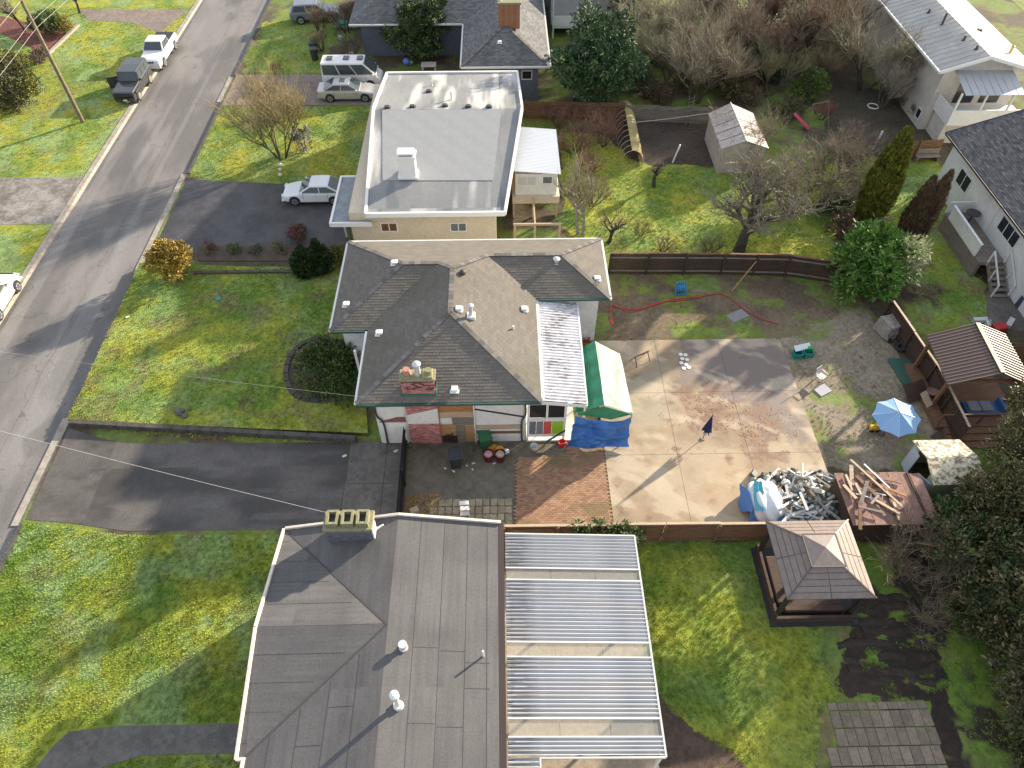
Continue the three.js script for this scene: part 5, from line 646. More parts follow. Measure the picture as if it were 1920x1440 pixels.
// right hand side: olive trees, dark evergreens, bare tree over the shed
for (const [p, s, bl, tn, l, n] of [
  [[25.36,-19.11], 87, [[0, 2.8, 0, 2.3, 2.4, 2.2], [0.6, 4.2, -0.6, 1.7, 1.6, 1.7]], OL, 'olive green tree overhanging the little pale shed', 900],
  [[23.31,-15.59], 88, [[0, 2.2, 0, 2.0, 2.2, 2.0], [-1.2, 1.6, 0.3, 1.2, 1.4, 1.2]], OL, 'dull olive tree at the boundary behind the brown shed roof', 800],
  [[21.94,-15.34], 101, [[0, 1.9, 0, 1.9, 2.0, 1.8], [0.5, 3.0, -0.4, 1.4, 1.4, 1.4]], OL, 'tawny olive tree leaning over the brown shed roof end', 800],
  [[20.14,-15.24], 102, [[0, 1.2, 0, 1.3, 1.3, 1.2]], [[0.05, 0.10, 0.02], [0.08, 0.13, 0.03], [0.03, 0.06, 0.015]], 'mid green shrub at the corner of the brown shed roof', 400],
  [[20.81,-12.26], 103, [[0, 1.8, 0, 1.7, 1.9, 1.8], [-0.6, 1.2, 1.2, 1.2, 1.2, 1.2]], OL.concat(DK), 'mottled olive bush between the dark evergreen and the beds', 800],
  [[23.66,-14.23], 104, [[0, 2.4, 0, 1.9, 2.4, 2.0]], OL.concat([[0.2, 0.15, 0.08]]), 'tan tipped olive tree behind the mottled bush', 700],
  [[20.38,-14.03], 89, [[0, 1.7, 0, 1.7, 1.8, 1.6], [0.8, 2.2, 0.4, 1.3, 1.4, 1.3]], DK.concat(G2, OL), 'dark green evergreen behind the brown shed roof', 700],
  [[21.88,-11.52], 90, [[0, 1.9, 0, 1.9, 2.0, 1.8], [-0.9, 1.4, 0.8, 1.3, 1.3, 1.2]], OL.concat([[0.10, 0.09, 0.04]]), 'dark leafy tree beside the vegetable beds', 800],
  [[20.52,-8.67], 91, [[0, 1.6, 0, 1.5, 1.7, 1.7], [-0.4, 1.1, 1.2, 1.2, 1.1, 1.2]], OL.concat([[0.25, 0.19, 0.13]]), 'leafy shrub with pale tips beside the vegetable beds', 700],
  [[19.91,-6.32], 92, [[0, 1.3, 0, 1.3, 1.4, 1.5]], DK.concat(OL), 'dark shrub at the lower end of the vegetable beds', 450],
]) leafy('boundary_tree', l, p, { seed: s, blobs: bl, clumps: n, per: 12, clump: 0.22, leaf: 0.2, tones: tn, tip: [0.2, [0.16, 0.14, 0.06]], trunk: 0.14 }, 'tree');
for (const [x, z, h, s] of [[24.5, -13.5, 6.5, 93], [26.5, -17.0, 7.0, 94], [22.5, -10.0, 6.0, 95]]) leafy('boundary_tree', 'tall evergreen of the boundary row beyond the picture edge', [x, z], { seed: s, group: 'tall boundary evergreens', blobs: [[0, h * 0.5, 0, 2.0, h * 0.5, 2.0], [0.4, h * 0.4, 1.5, 1.7, h * 0.36, 1.7]], clumps: 700, per: 11, clump: 0.28, leaf: 0.3, tones: DK.concat(OL), trunk: 0.2 }, 'tree');
bareTree('shed_tree', 'dark tangled bare tree between brown shed roof and gazebo', [17.72,-13.44], { seed: 96, h: 3.5, len: 1.2, rad: 0.05, stems: 5, fan: 0.6, levels: 4, kids: [5, 5, 5, 4], spread: 0.65, bend: 0.45, tone: [0.17, 0.13, 0.085], bark: [0.05, 0.04, 0.03], wide: 1.15, twig: 0.005 });
bareTree('brush_heap', 'heap of dry brown brushwood beside the laurel', [25.87,-32.09], { seed: 97, h: 1.0, len: 0.8, rad: 0.02, stems: 14, fan: 1.8, levels: 3, kids: [4, 4, 3], spread: 1.0, bend: 0.6, lift: -0.1, tone: [0.22, 0.14, 0.10], wide: 1.3 }, 'brushwood');
leafy('fence_shrub', 'leafy green shrub poking over the fence behind the ribbed patio cover', [4.50,-15.35], { seed: 98, blobs: [[-0.4, 1.1, 0, 0.9, 0.7, 0.45], [0.9, 1.0, 0, 0.8, 0.7, 0.45]], clumps: 240, per: 10, clump: 0.16, leaf: 0.17, tones: G2, tip: [0.45, [0.2, 0.23, 0.09]] });
for (const [p, s, rr, l, tn] of [[[13.22,-55.50], 105, 1.0, 'low brown bramble at the foot of the tan bare tree', [[0.15, 0.10, 0.06], [0.10, 0.09, 0.04]]], [[16.05,-57.67], 106, 1.2, 'low olive bramble behind the grey fence ladder', OL], [[20.17,-55.80], 107, 1.2, 'bronze bramble behind the pale glasshouse', [[0.17, 0.12, 0.06], [0.12, 0.10, 0.05]]], [[18.51,-60.91], 108, 1.4, 'dusky bramble in the middle of the thicket', [[0.12, 0.09, 0.06], [0.08, 0.075, 0.04]]], [[14.67,-66.65], 109, 1.4, 'grey green bramble behind the big evergreen', OL], [[23.48,-68.15], 110, 1.5, 'purple brown bramble under the maroon bare tree', [[0.14, 0.07, 0.06], [0.10, 0.06, 0.05]]], [[28.09,-64.79], 111, 1.5, 'russet bramble by the yellow grass patch', [[0.18, 0.10, 0.06], [0.12, 0.08, 0.05]]], [[21.82,-71.08], 112, 1.6, 'dull bramble at the far back of the thicket', OL], [[23.04,-53.20], 113, 1.1, 'olive bramble beside the pink slide', OL], [[33.76,-55.11], 114, 0.9, 'brown bramble below the cream house wall', [[0.13, 0.10, 0.06], [0.09, 0.08, 0.045]]], [[22.80,-40.44], 115, 1.0, 'dark tangle at the foot of the green cypress', DK], [[23.24,-37.79], 116, 0.9, 'reddish undergrowth beside the laurel', [[0.16, 0.08, 0.06], [0.10, 0.08, 0.045]]]]) leafy('bramble', l, p, { seed: s, blobs: [[0, rr * 0.5, 0, rr * 1.3, rr * 0.75, rr * 1.1]], clumps: 260, per: 9, clump: 0.24, leaf: 0.17, tones: tn, rough: 0.4 });
[[17.8, -59.5, 5.2, [0.27, 0.20, 0.14], 'straw grey bare tree in the middle of the thicket'], [23.6, -61.0, 5.0, [0.23, 0.15, 0.115], 'brick red bare tree in the middle of the thicket'], [16.5, -63.5, 5.6, [0.24, 0.19, 0.15], 'ash grey bare tree behind the straw grey one'], [27.8, -57.6, 4.4, [0.28, 0.20, 0.13], 'honey brown bare tree beside the clipped hedge'], [12.2, -60.2, 4.6, [0.25, 0.21, 0.14], 'grey green bare tree close behind the big evergreen'], [25.2, -69.5, 5.0, [0.22, 0.14, 0.11], 'dim brown bare tree at the far end of the thicket'], [19.4, -56.6, 4.2, [0.26, 0.18, 0.13], 'pinkish tan bare tree over the grey fence']].forEach(([x, z, h, tone, label], i) => bareTree('thicket_tree', label, [x, z], { seed: 120 + i, h, len: 1.8, rad: 0.07, stems: 4, fan: 0.45, levels: 4, kids: [6, 5, 5, 5], spread: 0.52, bend: 0.35, lift: 0.12, tone: [tone[0] * 1.08, tone[1] * 1.18, tone[2] * 1.06], wide: 1.3, twig: 0.0055 }));

// ---------- back yard of the bungalow ----------
const PA = [13.25,-26.10], PB = [12.75,-22.01], PC = [10.46,-23.30], PD = [7.42,-24.09], PE = [11.55,-17.98], PF = [14.71,-21.97];
const near = (x, z, p, r) => Math.exp(-((x - p[0]) ** 2 + (z - p[1]) ** 2) / (r * r));
const patioMap = texture(704, 800, (u, v) => {
  const x = 5.12 + u * 11, z = -28.3 + v * 12.5, n = fbm(x * 0.7, z * 0.7, 161, 5), m = fbm(x * 1.6 + 4, z * 1.6, 163, 4), f = noise(x * 26, z * 26, 165) * 0.5 + noise(x * 60, z * 60, 166) * 0.5;
  let c = mix3([0.265, 0.192, 0.118], [0.38, 0.295, 0.195], smooth(0.3, 0.7, n));
  const wet = clamp(near(x, z, PA, 3.4) * 1.3 + near(x, z, PF, 1.6) * 0.6 + (m - 0.5) * 1.3), rust = clamp((near(x, z, PB, 1.9) + near(x, z, PC, 1.3)) * 1.3 + (m - 0.52) * 2.2), grim = clamp(near(x, z, PD, 2.2) + (n - 0.5) * 1.6), tan = clamp(near(x, z, PE, 2.6) + (m - 0.5) * 1.4);
  c = mix3(c, [0.19, 0.15, 0.128], smooth(0.25, 0.7, wet) * 1.0); c = mix3(c, [0.30, 0.265, 0.205], smooth(0.3, 0.9, grim) * 0.55); c = mix3(c, [0.38, 0.255, 0.145], smooth(0.45, 0.95, tan) * 0.5);
  c = mix3(c, [0.20, 0.115, 0.072], smooth(0.25, 0.8, rust) * (0.5 + 0.5 * smooth(0.45, 0.6, fbm(x * 5, z * 5, 167, 3))));
  c = mix3(c, [0.49, 0.41, 0.30], smooth(0.52, 0.72, fbm(x * 0.35 + z * 0.5 + 30, z * 0.9 - x * 0.6, 169, 4)) * 0.6);
  return c.map(q => q * (0.86 + 0.28 * f));
}, false); patioMap.repeat.set(1 / 11, 1 / 12.5); patioMap.offset.set(-5.12 / 11, 28.3 / 12.5);
{
  const t = new THREE.Group(); t.name = 'concrete_patio'; t.userData = { kind: 'structure', label: 'large stained tan concrete patio in nine slabs' }; scene.add(t);
  const pm = std(0xffffff, 0.7, { map: patioMap, bumpMap: bumpFine, bumpScale: 0.003 }), xs = [5.12, 8.8, 12.46, 16.12], zs = [-28.3, -24.35, -20.3, -15.85];
  for (let i = 0; i < 3; i++) for (let j = 0; j < 3; j++) part('slab', box(xs[i] + 0.008, xs[i + 1] - 0.008, -0.1, 0.06, zs[j] + 0.008, zs[j + 1] - 0.008), pm, t);
  structure('yard_slab', slab([[-4.9, -21.3], [1.2, -21.3], [3.2, -21.2], [3.2, -20.4], [0.6, -20.2], [0.4, -16.2], [-4.9, -16.2]], 0.03, -0.1), grained('dampslab', [0.085, 0.072, 0.052], [0.17, 0.15, 0.11], { size: 3.5, rough: 0.5 }), 'damp dark mossy concrete beside the torn wall');
  // brick paving, laid brick by brick
  const out = [[0.45, -16.3], [0.62, -20.2], [3.2, -20.45], [3.25, -21.2], [5.1, -21.1], [5.1, -16.2]], B = [], r = rng(77);
  for (let row = 0, z = -21.2; z < -16.2; z += 0.104, row++) for (let x = 0.4 - (row % 2) * 0.105; x < 5.1; x += 0.21) { const cx = x + 0.1, cz = z + 0.05; if (!inside(out, cx, cz)) continue; const m = fbm(cx * 1.1, cz * 1.1, 171, 3), mossy = smooth(0.52, 0.7, m), b = mix3(mix3([0.25, 0.135, 0.08], [0.38, 0.23, 0.14], r()), [0.17, 0.135, 0.06], mossy * 0.7); B.push(tinted(cbox(0.2, 0.06, 0.095, cx, 0.035 + r() * 0.008, cz), ...b)); }
  const bt = new THREE.Group(); bt.name = 'brick_paving'; bt.userData = { kind: 'structure', label: 'orange brick paving beside the concrete patio' }; scene.add(bt); part('bricks', B, std(0xffffff, 0.9, { vertexColors: true }), bt).userData.kind = 'stuff'; part('bedding', slab(out, 0.045, -0.1), grained('bedding', [0.12, 0.10, 0.05], [0.2, 0.16, 0.09]), bt);
  // flagstones against the fence
  const st = new THREE.Group(); st.name = 'flagstone_strip'; st.userData = { kind: 'structure', label: 'strip of pale irregular flagstones by the fence' }; scene.add(st); const fm = [0, 1, 2].map(k => grained('flag' + k, [0.20 + k * 0.03, 0.165 + k * 0.025, 0.10 + k * 0.02], [0.34 + k * 0.04, 0.29 + k * 0.03, 0.19 + k * 0.03], { size: 1, seed: 60 + k }));
  for (let i = 0; i < 11; i++) for (let j = 0; j < 4; j++) { const s = () => (r() - 0.5) * 0.07, x = -3.6 + i * 0.36, z = -17.9 + j * 0.42; part('flagstone', slab([[x + 0.03 + s(), z + 0.03 + s()], [x + 0.33 + s(), z + 0.02 + s()], [x + 0.33 + s(), z + 0.38 + s()], [x + 0.18 + s(), z + 0.40], [x + 0.02 + s(), z + 0.38 + s()]], 0.05 + r() * 0.015, -0.05), fm[Math.floor(r() * 3)], st); }
  // hoed rows of the vegetable bed
  const rowMat = grained('rowsoil', [0.022, 0.015, 0.011], [0.052, 0.036, 0.026], { size: 0.8, bump: 0.02 });
  for (let k = 0; k < 8; k++) { const z = -12.6 + k * 0.52, x0 = 15.0 + 0.06 * k - (k > 3 ? 1.3 : 0), g = new THREE.CylinderGeometry(0.2, 0.2, 2.9 + (k > 3 ? 0.9 : 0), 12, 60).rotateZ(Math.PI / 2), q = g.attributes.position; for (let i = 0; i < q.count; i++) { const n = fbm(q.getX(i) * 3 + k * 9, q.getZ(i) * 6, 181, 3); const w = (fbm(q.getX(i) * 1.4 + k * 5, k, 183, 3) - 0.5) * 0.5, e = smooth(0.32, 0.5, fbm(q.getX(i) * 1.1 + k * 3, k * 2, 185, 2)); q.setXYZ(i, q.getX(i), q.getY(i) * e * (0.1 + 0.7 * n) - 0.02, q.getZ(i) * (0.45 + 0.9 * n) + w); } g.computeVertexNormals(); structure('soil_row', g.translate(x0 + 1.45 + (k > 3 ? 0.45 : 0), 0.0, z), rowMat, 'hoed row of dark soil in the vegetable bed'); }
  // leaf litter in the corner
  const L = []; for (let i = 0; i < 900; i++) { const x = -4.8 + r() * 1.6, z = -18.2 + r() * 1.9; L.push(tinted(new THREE.PlaneGeometry(0.07, 0.05).rotateX(-1.57 + (r() - 0.5)).rotateY(r() * 6).translate(x, 0.045 + r() * 0.03, z), 0.2 + r() * 0.15, 0.12 + r() * 0.09, 0.05)); }
  const ll = part('leaf_litter', L, leafMat); ll.userData = { kind: 'stuff', label: 'brown leaf litter in the yard corner' }; scene.add(ll);
  // litter of brown leaves on the patio stain
  const L2 = []; for (let i = 0; i < 900; i++) { const a = r() * 6.28, d = Math.pow(r(), 0.7) * 2.6, p = r() < 0.6 ? PB : PC, x = p[0] + Math.cos(a) * d * 1.2, z = p[1] + Math.sin(a) * d * 0.6; if (x > 16 || noise(x * 2, z * 2, 55) < 0.45) continue; L2.push(tinted(new THREE.PlaneGeometry(0.05, 0.035).rotateX(-1.57 + (r() - 0.5) * 0.7).rotateY(r() * 6).translate(x, 0.07 + r() * 0.02, z), 0.2 + r() * 0.16, 0.10 + r() * 0.08, 0.05)); }
  const l2 = part('leaf_litter_001', L2, leafMat); l2.userData = { kind: 'stuff', label: 'fallen brown leaves on the stained patio' }; scene.add(l2);
  // stone slabs lower right
  const sp = new THREE.Group(); sp.name = 'slab_paving'; sp.userData = { kind: 'structure', label: 'rows of weathered paving slabs by the vegetable beds' }; scene.add(sp); const sm = [0, 1, 2, 3].map(k => grained('pave' + k, [0.115 + k * 0.02, 0.088 + k * 0.016, 0.064 + k * 0.011], [0.215 + k * 0.025, 0.168 + k * 0.02, 0.125 + k * 0.014], { size: 1.2, seed: 80 + k }));
  const A = [12.80,-8.21], Bx = [16.93,-8.17], rows = [[-8.25, 0.3], [-7.92, 0.62], [-7.28, 0.64], [-6.62, 0.66], [-5.94, 0.7], [-5.22, 0.7]]; rows.forEach(([z, d], j) => { for (let i = 0; i < 13; i++) { const w = 0.40, x = 12.75 + (j > 2 ? -0.5 : 0) + i * w; if (x > 16.5) continue; part('paving_slab', box(x + 0.012, x + w - 0.012, -0.05, 0.03 + r() * 0.014, z + 0.012, z + d - 0.012), sm[Math.floor(r() * 4)], sp); } });
}
// fences: posts, rails and thin boards
function fence(label, pts, h, m, o = {}) {
  const t = thing('board_fence', label, 'fence', [pts[0][0], 0, pts[0][1]]), r = rng(o.seed ?? 5);
  for (let i = 0; i < pts.length - 1; i++) {
    const A = pts[i], B = pts[i + 1], L = Math.hypot(B[0] - A[0], B[1] - A[1]), n = Math.max(1, Math.round(L / 2.3)), ux = (B[0] - A[0]) / L, uz = (B[1] - A[1]) / L, s = o.side ?? 1, nx = -uz * s, nz = ux * s, ang = -Math.atan2(uz, ux);
    for (let k = 0; k < n; k++) {
      const a = k * L / n, b = (k + 1) * L / n, gs = [], hh = h + (r() - 0.5) * 0.08;
      for (let d = a + 0.02; d < b - 0.06; d += 0.148) { const hb = hh + (r() - 0.5) * 0.05, c = d + 0.07; gs.push(cbox(0.138, hb, 0.022, A[0] + ux * c + nx * (0.004 * r()), hb / 2, A[1] + uz * c + nz * (0.004 * r()), ang)); }
      part('boards', gs, m, t).userData.kind = 'stuff';
      for (const y of o.rails ?? [0.3, h - 0.25]) part('rail', bar([A[0] + ux * a + nx * 0.05, y, A[1] + uz * a + nz * 0.05], [A[0] + ux * b + nx * 0.05, y, A[1] + uz * b + nz * 0.05], 0.05, 0.09), o.railMat ?? m, t);
      if (o.cap) part('top_rail', bar([A[0] + ux * a, hh + 0.06, A[1] + uz * a], [A[0] + ux * b, hh + 0.06, A[1] + uz * b], 0.12, 0.035), o.capMat ?? m, t);
      part('post', cbox(0.1, h + 0.08, 0.1, A[0] + ux * a + nx * 0.1, h / 2, A[1] + uz * a + nz * 0.1, ang), o.postMat ?? m, t);
    }
  }
  return t;
}
fence('brown board fence along the near edge of the big concrete patio', [[-4.9, -15.62], [12.1, -15.5]], 1.5, wood.fence, { seed: 11, rails: [0.15, 1.25], cap: true, capMat: wood.pale });
fence('black board fence across the top of the long drive', [[-4.98, -16.2], [-5.02, -21.25]], 1.45, std(C(0.02, 0.02, 0.02), 0.7), { seed: 12 });
fence('dark stained fence between back yard and mossy orchard lawn', [[6.75,-34.19], [13.84,-34.01], [17.86,-33.78], [20.69,-33.07]], 1.6, wood.dark, { seed: 13, railMat: wood.grey, cap: true, capMat: wood.fence });
fence('dark brown fence with pale top rail behind the blue umbrella', [[22.70,-29.73], [23.28,-24.73], [23.17,-20.61]], 1.5, wood.dark, { seed: 14, side: 1, cap: true, capMat: wood.pale });
fence('orange brown fence behind the russet shrubs', [[1.66,-53.03], [9.98,-52.55]], 1.5, wood.fence, { seed: 15 });
fence('weathered grey fence behind the dug garden soil', [[10.07,-52.55], [17.36,-51.92]], 1.35, wood.grey, { seed: 16 });
fence('red brown fence behind the pavilion', [[27.90,-26.38], [31.68,-26.31]], 1.5, wood.fence, { seed: 17 });
fence('short brown fence between the two right hand houses', [[29.2, -46.5], [32.8, -46.8]], 1.5, wood.fence, { seed: 18 });
fence('dark low fence across the middle of the far garden', [[24.98,-46.86], [28.71,-47.14], [32.91,-46.49]], 0.5, wood.dark, { seed: 19 });

// gazebo with panelled brown roof
{
  const t = thing('gazebo', 'brown panelled metal gazebo with raised cap on the shaded lawn', 'gazebo', [13.15, 0, -13.3]);
  const br = grained('gaz', [0.175, 0.135, 0.118], [0.25, 0.20, 0.178], { size: 0.6, cells: 32, rough: 0.55 }), dk = std(C(0.03, 0.024, 0.02), 0.6), seam = std(C(0.10, 0.08, 0.07), 0.5);
  const E = [[11.33, 2.45, -11.52], [14.95, 2.45, -11.52], [14.95, 2.45, -15.08], [11.33, 2.45, -15.08]], T = [[12.38, 3.25, -12.55], [13.62, 3.25, -12.55], [13.62, 3.25, -13.85], [12.38, 3.25, -13.85]];
  const rf = part('roof', [0, 1, 2, 3].map(i => poly([E[i], E[(i + 1) % 4], T[(i + 1) % 4], T[i]], 0.03)), seam, t);
  for (let i = 0; i < 4; i++) { const a = v3(E[i]), b = v3(E[(i + 1) % 4]), c = v3(T[(i + 1) % 4]), d = v3(T[i]); const at = (u, v) => a.clone().lerp(b, u).lerp(d.clone().lerp(c, u), v).add(new THREE.Vector3(0, 0.022, 0)); for (let j = 0; j < 5; j++) for (let k = 0; k < 2; k++) { const u0 = k / 2 + 0.008, u1 = (k + 1) / 2 - 0.008, v0 = j / 5 + 0.012, v1 = (j + 1) / 5 - 0.012; part('roof_panel', poly([at(u0, v0), at(u1, v0), at(u1, v1), at(u0, v1)], 0.018), br, rf); } part('hip_trim', bar(v3(E[i]).add(new THREE.Vector3(0, 0.05, 0)), v3(T[i]).add(new THREE.Vector3(0, 0.05, 0)), 0.06, 0.03), seam, rf); }
  const U = T.map(([x, y, z]) => [13 + (x - 13) * 1.12, 3.42, -13.2 + (z + 13.2) * 1.12]); const cap = part('roof_cap', [0, 1, 2, 3].map(i => poly([U[i], U[(i + 1) % 4], [13, 3.66, -13.2]], 0.03)), br, rf); part('cap_trim', [0, 1, 2, 3].map(i => bar(U[i], U[(i + 1) % 4], 0.05, 0.05)), seam, cap);
  for (const [x, z] of [[11.6, -11.8], [14.7, -11.8], [14.7, -14.8], [11.6, -14.8]]) part('corner_post', cbox(0.16, 2.45, 0.16, x, 1.22, z), dk, t);
  part('beam', [bar([11.6, 2.38, -11.8], [14.7, 2.38, -11.8], 0.1, 0.14), bar([11.6, 2.38, -14.8], [14.7, 2.38, -14.8], 0.1, 0.14), bar([11.6, 2.38, -11.8], [11.6, 2.38, -14.8], 0.1, 0.14), bar([14.7, 2.38, -11.8], [14.7, 2.38, -14.8], 0.1, 0.14)], dk, t);
  part('base', [box(11.3, 15.1, -0.05, 0.12, -15.0, -11.35)], std(C(0.025, 0.026, 0.028), 0.7), t); part('low_wall', [box(11.45, 14.9, 0.12, 0.55, -11.62, -11.5), box(11.45, 11.57, 0.12, 0.55, -15, -11.62)], wood.dark, t); part('bench', [rbox(2.6, 0.42, 0.55, 13.2, 0.33, -12.1, 0, 0.06), rbox(0.55, 0.42, 2.2, 11.95, 0.33, -13.3, 0, 0.06)], wood.dark, t);
}
// pavilion with ribbed brown metal roof
{
  const t = thing('pavilion', 'open timber pavilion with ribbed brown metal gable roof', 'pavilion', [24.3, 0, -24.3]);
  const a = [22.75, 2.5, -26.0], b = [22.45, 2.5, -22.6], c = [25.3, 3.1, -26.3], d = [25.05, 3.1, -22.8], e = [27.0, 2.5, -26.0], f = [26.8, 2.5, -22.3], m = std(C(0.13, 0.085, 0.07), 0.4), m2 = std(C(0.15, 0.10, 0.08), 0.45);
  const rf = part('roof', [poly([a, b, d, c], 0.05), poly([c, d, f, e], 0.05)], m, t); const L = (p, q, k) => [mix(p[0], q[0], k), mix(p[1], q[1], k) + 0.025, mix(p[2], q[2], k)];
  for (let k = 0; k <= 16; k++) { part('rib', bar(L(a, b, k / 16), L(c, d, k / 16), 0.045, 0.05), m2, rf); part('rib', bar(L(c, d, k / 16), L(e, f, k / 16), 0.045, 0.05), m2, rf); } part('ridge_cap', bar([c[0], c[1] + 0.06, c[2]], [d[0], d[1] + 0.06, d[2]], 0.24, 0.03), m2, rf);
  for (const [x, z] of [[22.9, -25.7], [22.8, -23.0], [26.5, -25.7], [26.4, -22.8]]) part('post', cbox(0.16, 2.5, 0.16, x, 1.25, z), wood.fence, t);
  part('beam', [bar([22.8, 2.42, -23.0], [26.4, 2.42, -22.8], 0.1, 0.16), bar([22.9, 2.42, -25.7], [26.5, 2.42, -25.7], 0.1, 0.16), bar([22.85, 2.4, -25.7], [22.8, 2.4, -23], 0.1, 0.16)], wood.fence, t);
  part('deck', box(22.5, 27, 0, 0.3, -26, -21.6), wood.fence, t); for (let k = 0; k < 3; k++) part('step', box(22.9, 26, 0, 0.24 - k * 0.08, -21.58 + k * 0.4, -21.2 + k * 0.4), wood.fence, t); part('deck_rail', [bar([22.6, 1.1, -21.75], [26.9, 1.1, -21.75], 0.08, 0.06), cbox(0.08, 0.8, 0.08, 22.6, 0.7, -21.75), cbox(0.08, 0.8, 0.08, 24.7, 0.7, -21.75)], wood.fence, t);
  const s = thing('garden_sofa', 'grey cushioned garden sofa with blue frame inside the pavilion', 'sofa', [25.2, 0.3, -22.6], { local: true }); part('frame', [rbox(1.9, 0.3, 0.8, 0, 0.2, 0, 0, 0.03), rbox(0.2, 0.55, 0.85, 0.95, 0.35, 0, 0, 0.03)], std(C(0.04, 0.12, 0.28), 0.5), s); for (const x of [-0.55, 0.1]) part('cushion', rbox(0.6, 0.16, 0.65, x, 0.43, 0.02, 0, 0.06), std(C(0.2, 0.2, 0.22), 0.9), s);
}
// glasshouse of milky sheets
{
  const t = thing('glasshouse', 'small pale translucent gabled glasshouse behind bare branches', 'shed', [17.5, 0, -47.6]); const milky = grained('milky', [0.34, 0.27, 0.24], [0.52, 0.46, 0.42], { size: 1.5, rough: 0.5 }), A = [15.75, 2.1, -49.8], B = [17.4, 2.7, -50.2], Cc = [19.15, 2.1, -49.8], D = [15.75, 2.1, -44.9], E = [17.4, 2.7, -44.9], F = [19.15, 2.1, -44.9];
  const lp = (p, q, k) => [mix(p[0], q[0], k), mix(p[1], q[1], k), mix(p[2], q[2], k)]; for (let k = 0; k < 5; k++) { const k0 = k / 5 + 0.008, k1 = (k + 1) / 5 - 0.008; part('roof_sheet', poly([lp(A, D, k0), lp(A, D, k1), lp(B, E, k1), lp(B, E, k0)], 0.02), milky, t); part('roof_sheet', poly([lp(B, E, k0), lp(B, E, k1), lp(Cc, F, k1), lp(Cc, F, k0)], 0.02), milky, t); }
  part('wall', [box(15.9, 19.0, 0, 2.05, -49.7, -45.1)], milky, t); part('gable', poly([[15.9, 2.05, -45.05], [19, 2.05, -45.05], [17.4, 2.6, -45.05]], 0.03), milky, t); part('ridge_bar', bar([17.4, 2.74, -50.2], [17.4, 2.74, -44.9], 0.05, 0.05), trimWhite, t); part('door', box(17.6, 18.6, 0, 1.8, -45.09, -45.03), std(C(0.3, 0.3, 0.28), 0.5), t);
}
// hooped tunnel with olive cover
{
  const t = thing('hoop_tunnel', 'garden hoop tunnel half covered with an olive sheet', 'tunnel', [10.0, 0, -50]), P0 = [10.02,-53.53], P1 = [9.80,-46.37], hoop = std(C(0.45, 0.36, 0.30), 0.5);
  for (let k = 0; k < 11; k++) { const x = mix(P0[0], P1[0], k / 10), z = mix(P0[1], P1[1], k / 10), pts = []; for (let a = 0; a <= 12; a++) pts.push([x - Math.cos(a / 12 * Math.PI) * 0.85, Math.sin(a / 12 * Math.PI) * 1.15, z]); part('hoop', tube(pts, 0.022, 24, 5), hoop, t); }
  const pos = []; for (let k = 0; k < 20; k++) for (let a = 0; a < 8; a++) { const q = (kk, aa) => { const f = kk / 20, an = 1.45 + aa / 8 * 1.6; return [mix(P0[0], P1[0], f) - Math.cos(an) * 0.88, Math.sin(an) * 1.18 + 0.01 * Math.sin(kk * 3), mix(P0[1], P1[1], f)]; }; const A = q(k, a), B = q(k + 1, a), D = q(k, a + 1), E = q(k + 1, a + 1); pos.push(...A, ...B, ...D, ...B, ...E, ...D); } const g = new THREE.BufferGeometry(); g.setAttribute('position', new THREE.BufferAttribute(new Float32Array(pos), 3)); g.computeVertexNormals(); part('cover', g, grained('olivecover', [0.30, 0.24, 0.09], [0.44, 0.37, 0.16], { size: 2 }), t);
}
// rippled cloth between corner points (bilinear with folds)
function cloth(A, B, D, E, nx, ny, amp, seed, sag = 0) { const pos = [], idx = [], f = (u, v) => { const p = v3(A).clone().lerp(v3(B), u).lerp(v3(D).clone().lerp(v3(E), u), v), w = (fbm(u * 3, v * 6, seed, 3) - 0.5) * 2 * amp + Math.sin(u * 9 + v * 4 + seed) * amp * 0.3, s = -sag * Math.sin(u * Math.PI) * (1 - v); return [p.x + w * 0.3, p.y + w * 0.4 + s, p.z + w]; }; nx *= 2; ny *= 2; for (let i = 0; i <= nx; i++) for (let j = 0; j <= ny; j++) pos.push(...f(i / nx, j / ny)); for (let i = 0; i < nx; i++) for (let j = 0; j < ny; j++) { const a = i * (ny + 1) + j, b = a + ny + 1; idx.push(a, a + 1, b, b, a + 1, b + 1); } const g = new THREE.BufferGeometry(); g.setAttribute('position', new THREE.BufferAttribute(new Float32Array(pos), 3)); g.setIndex(idx); g.computeVertexNormals(); return g; }
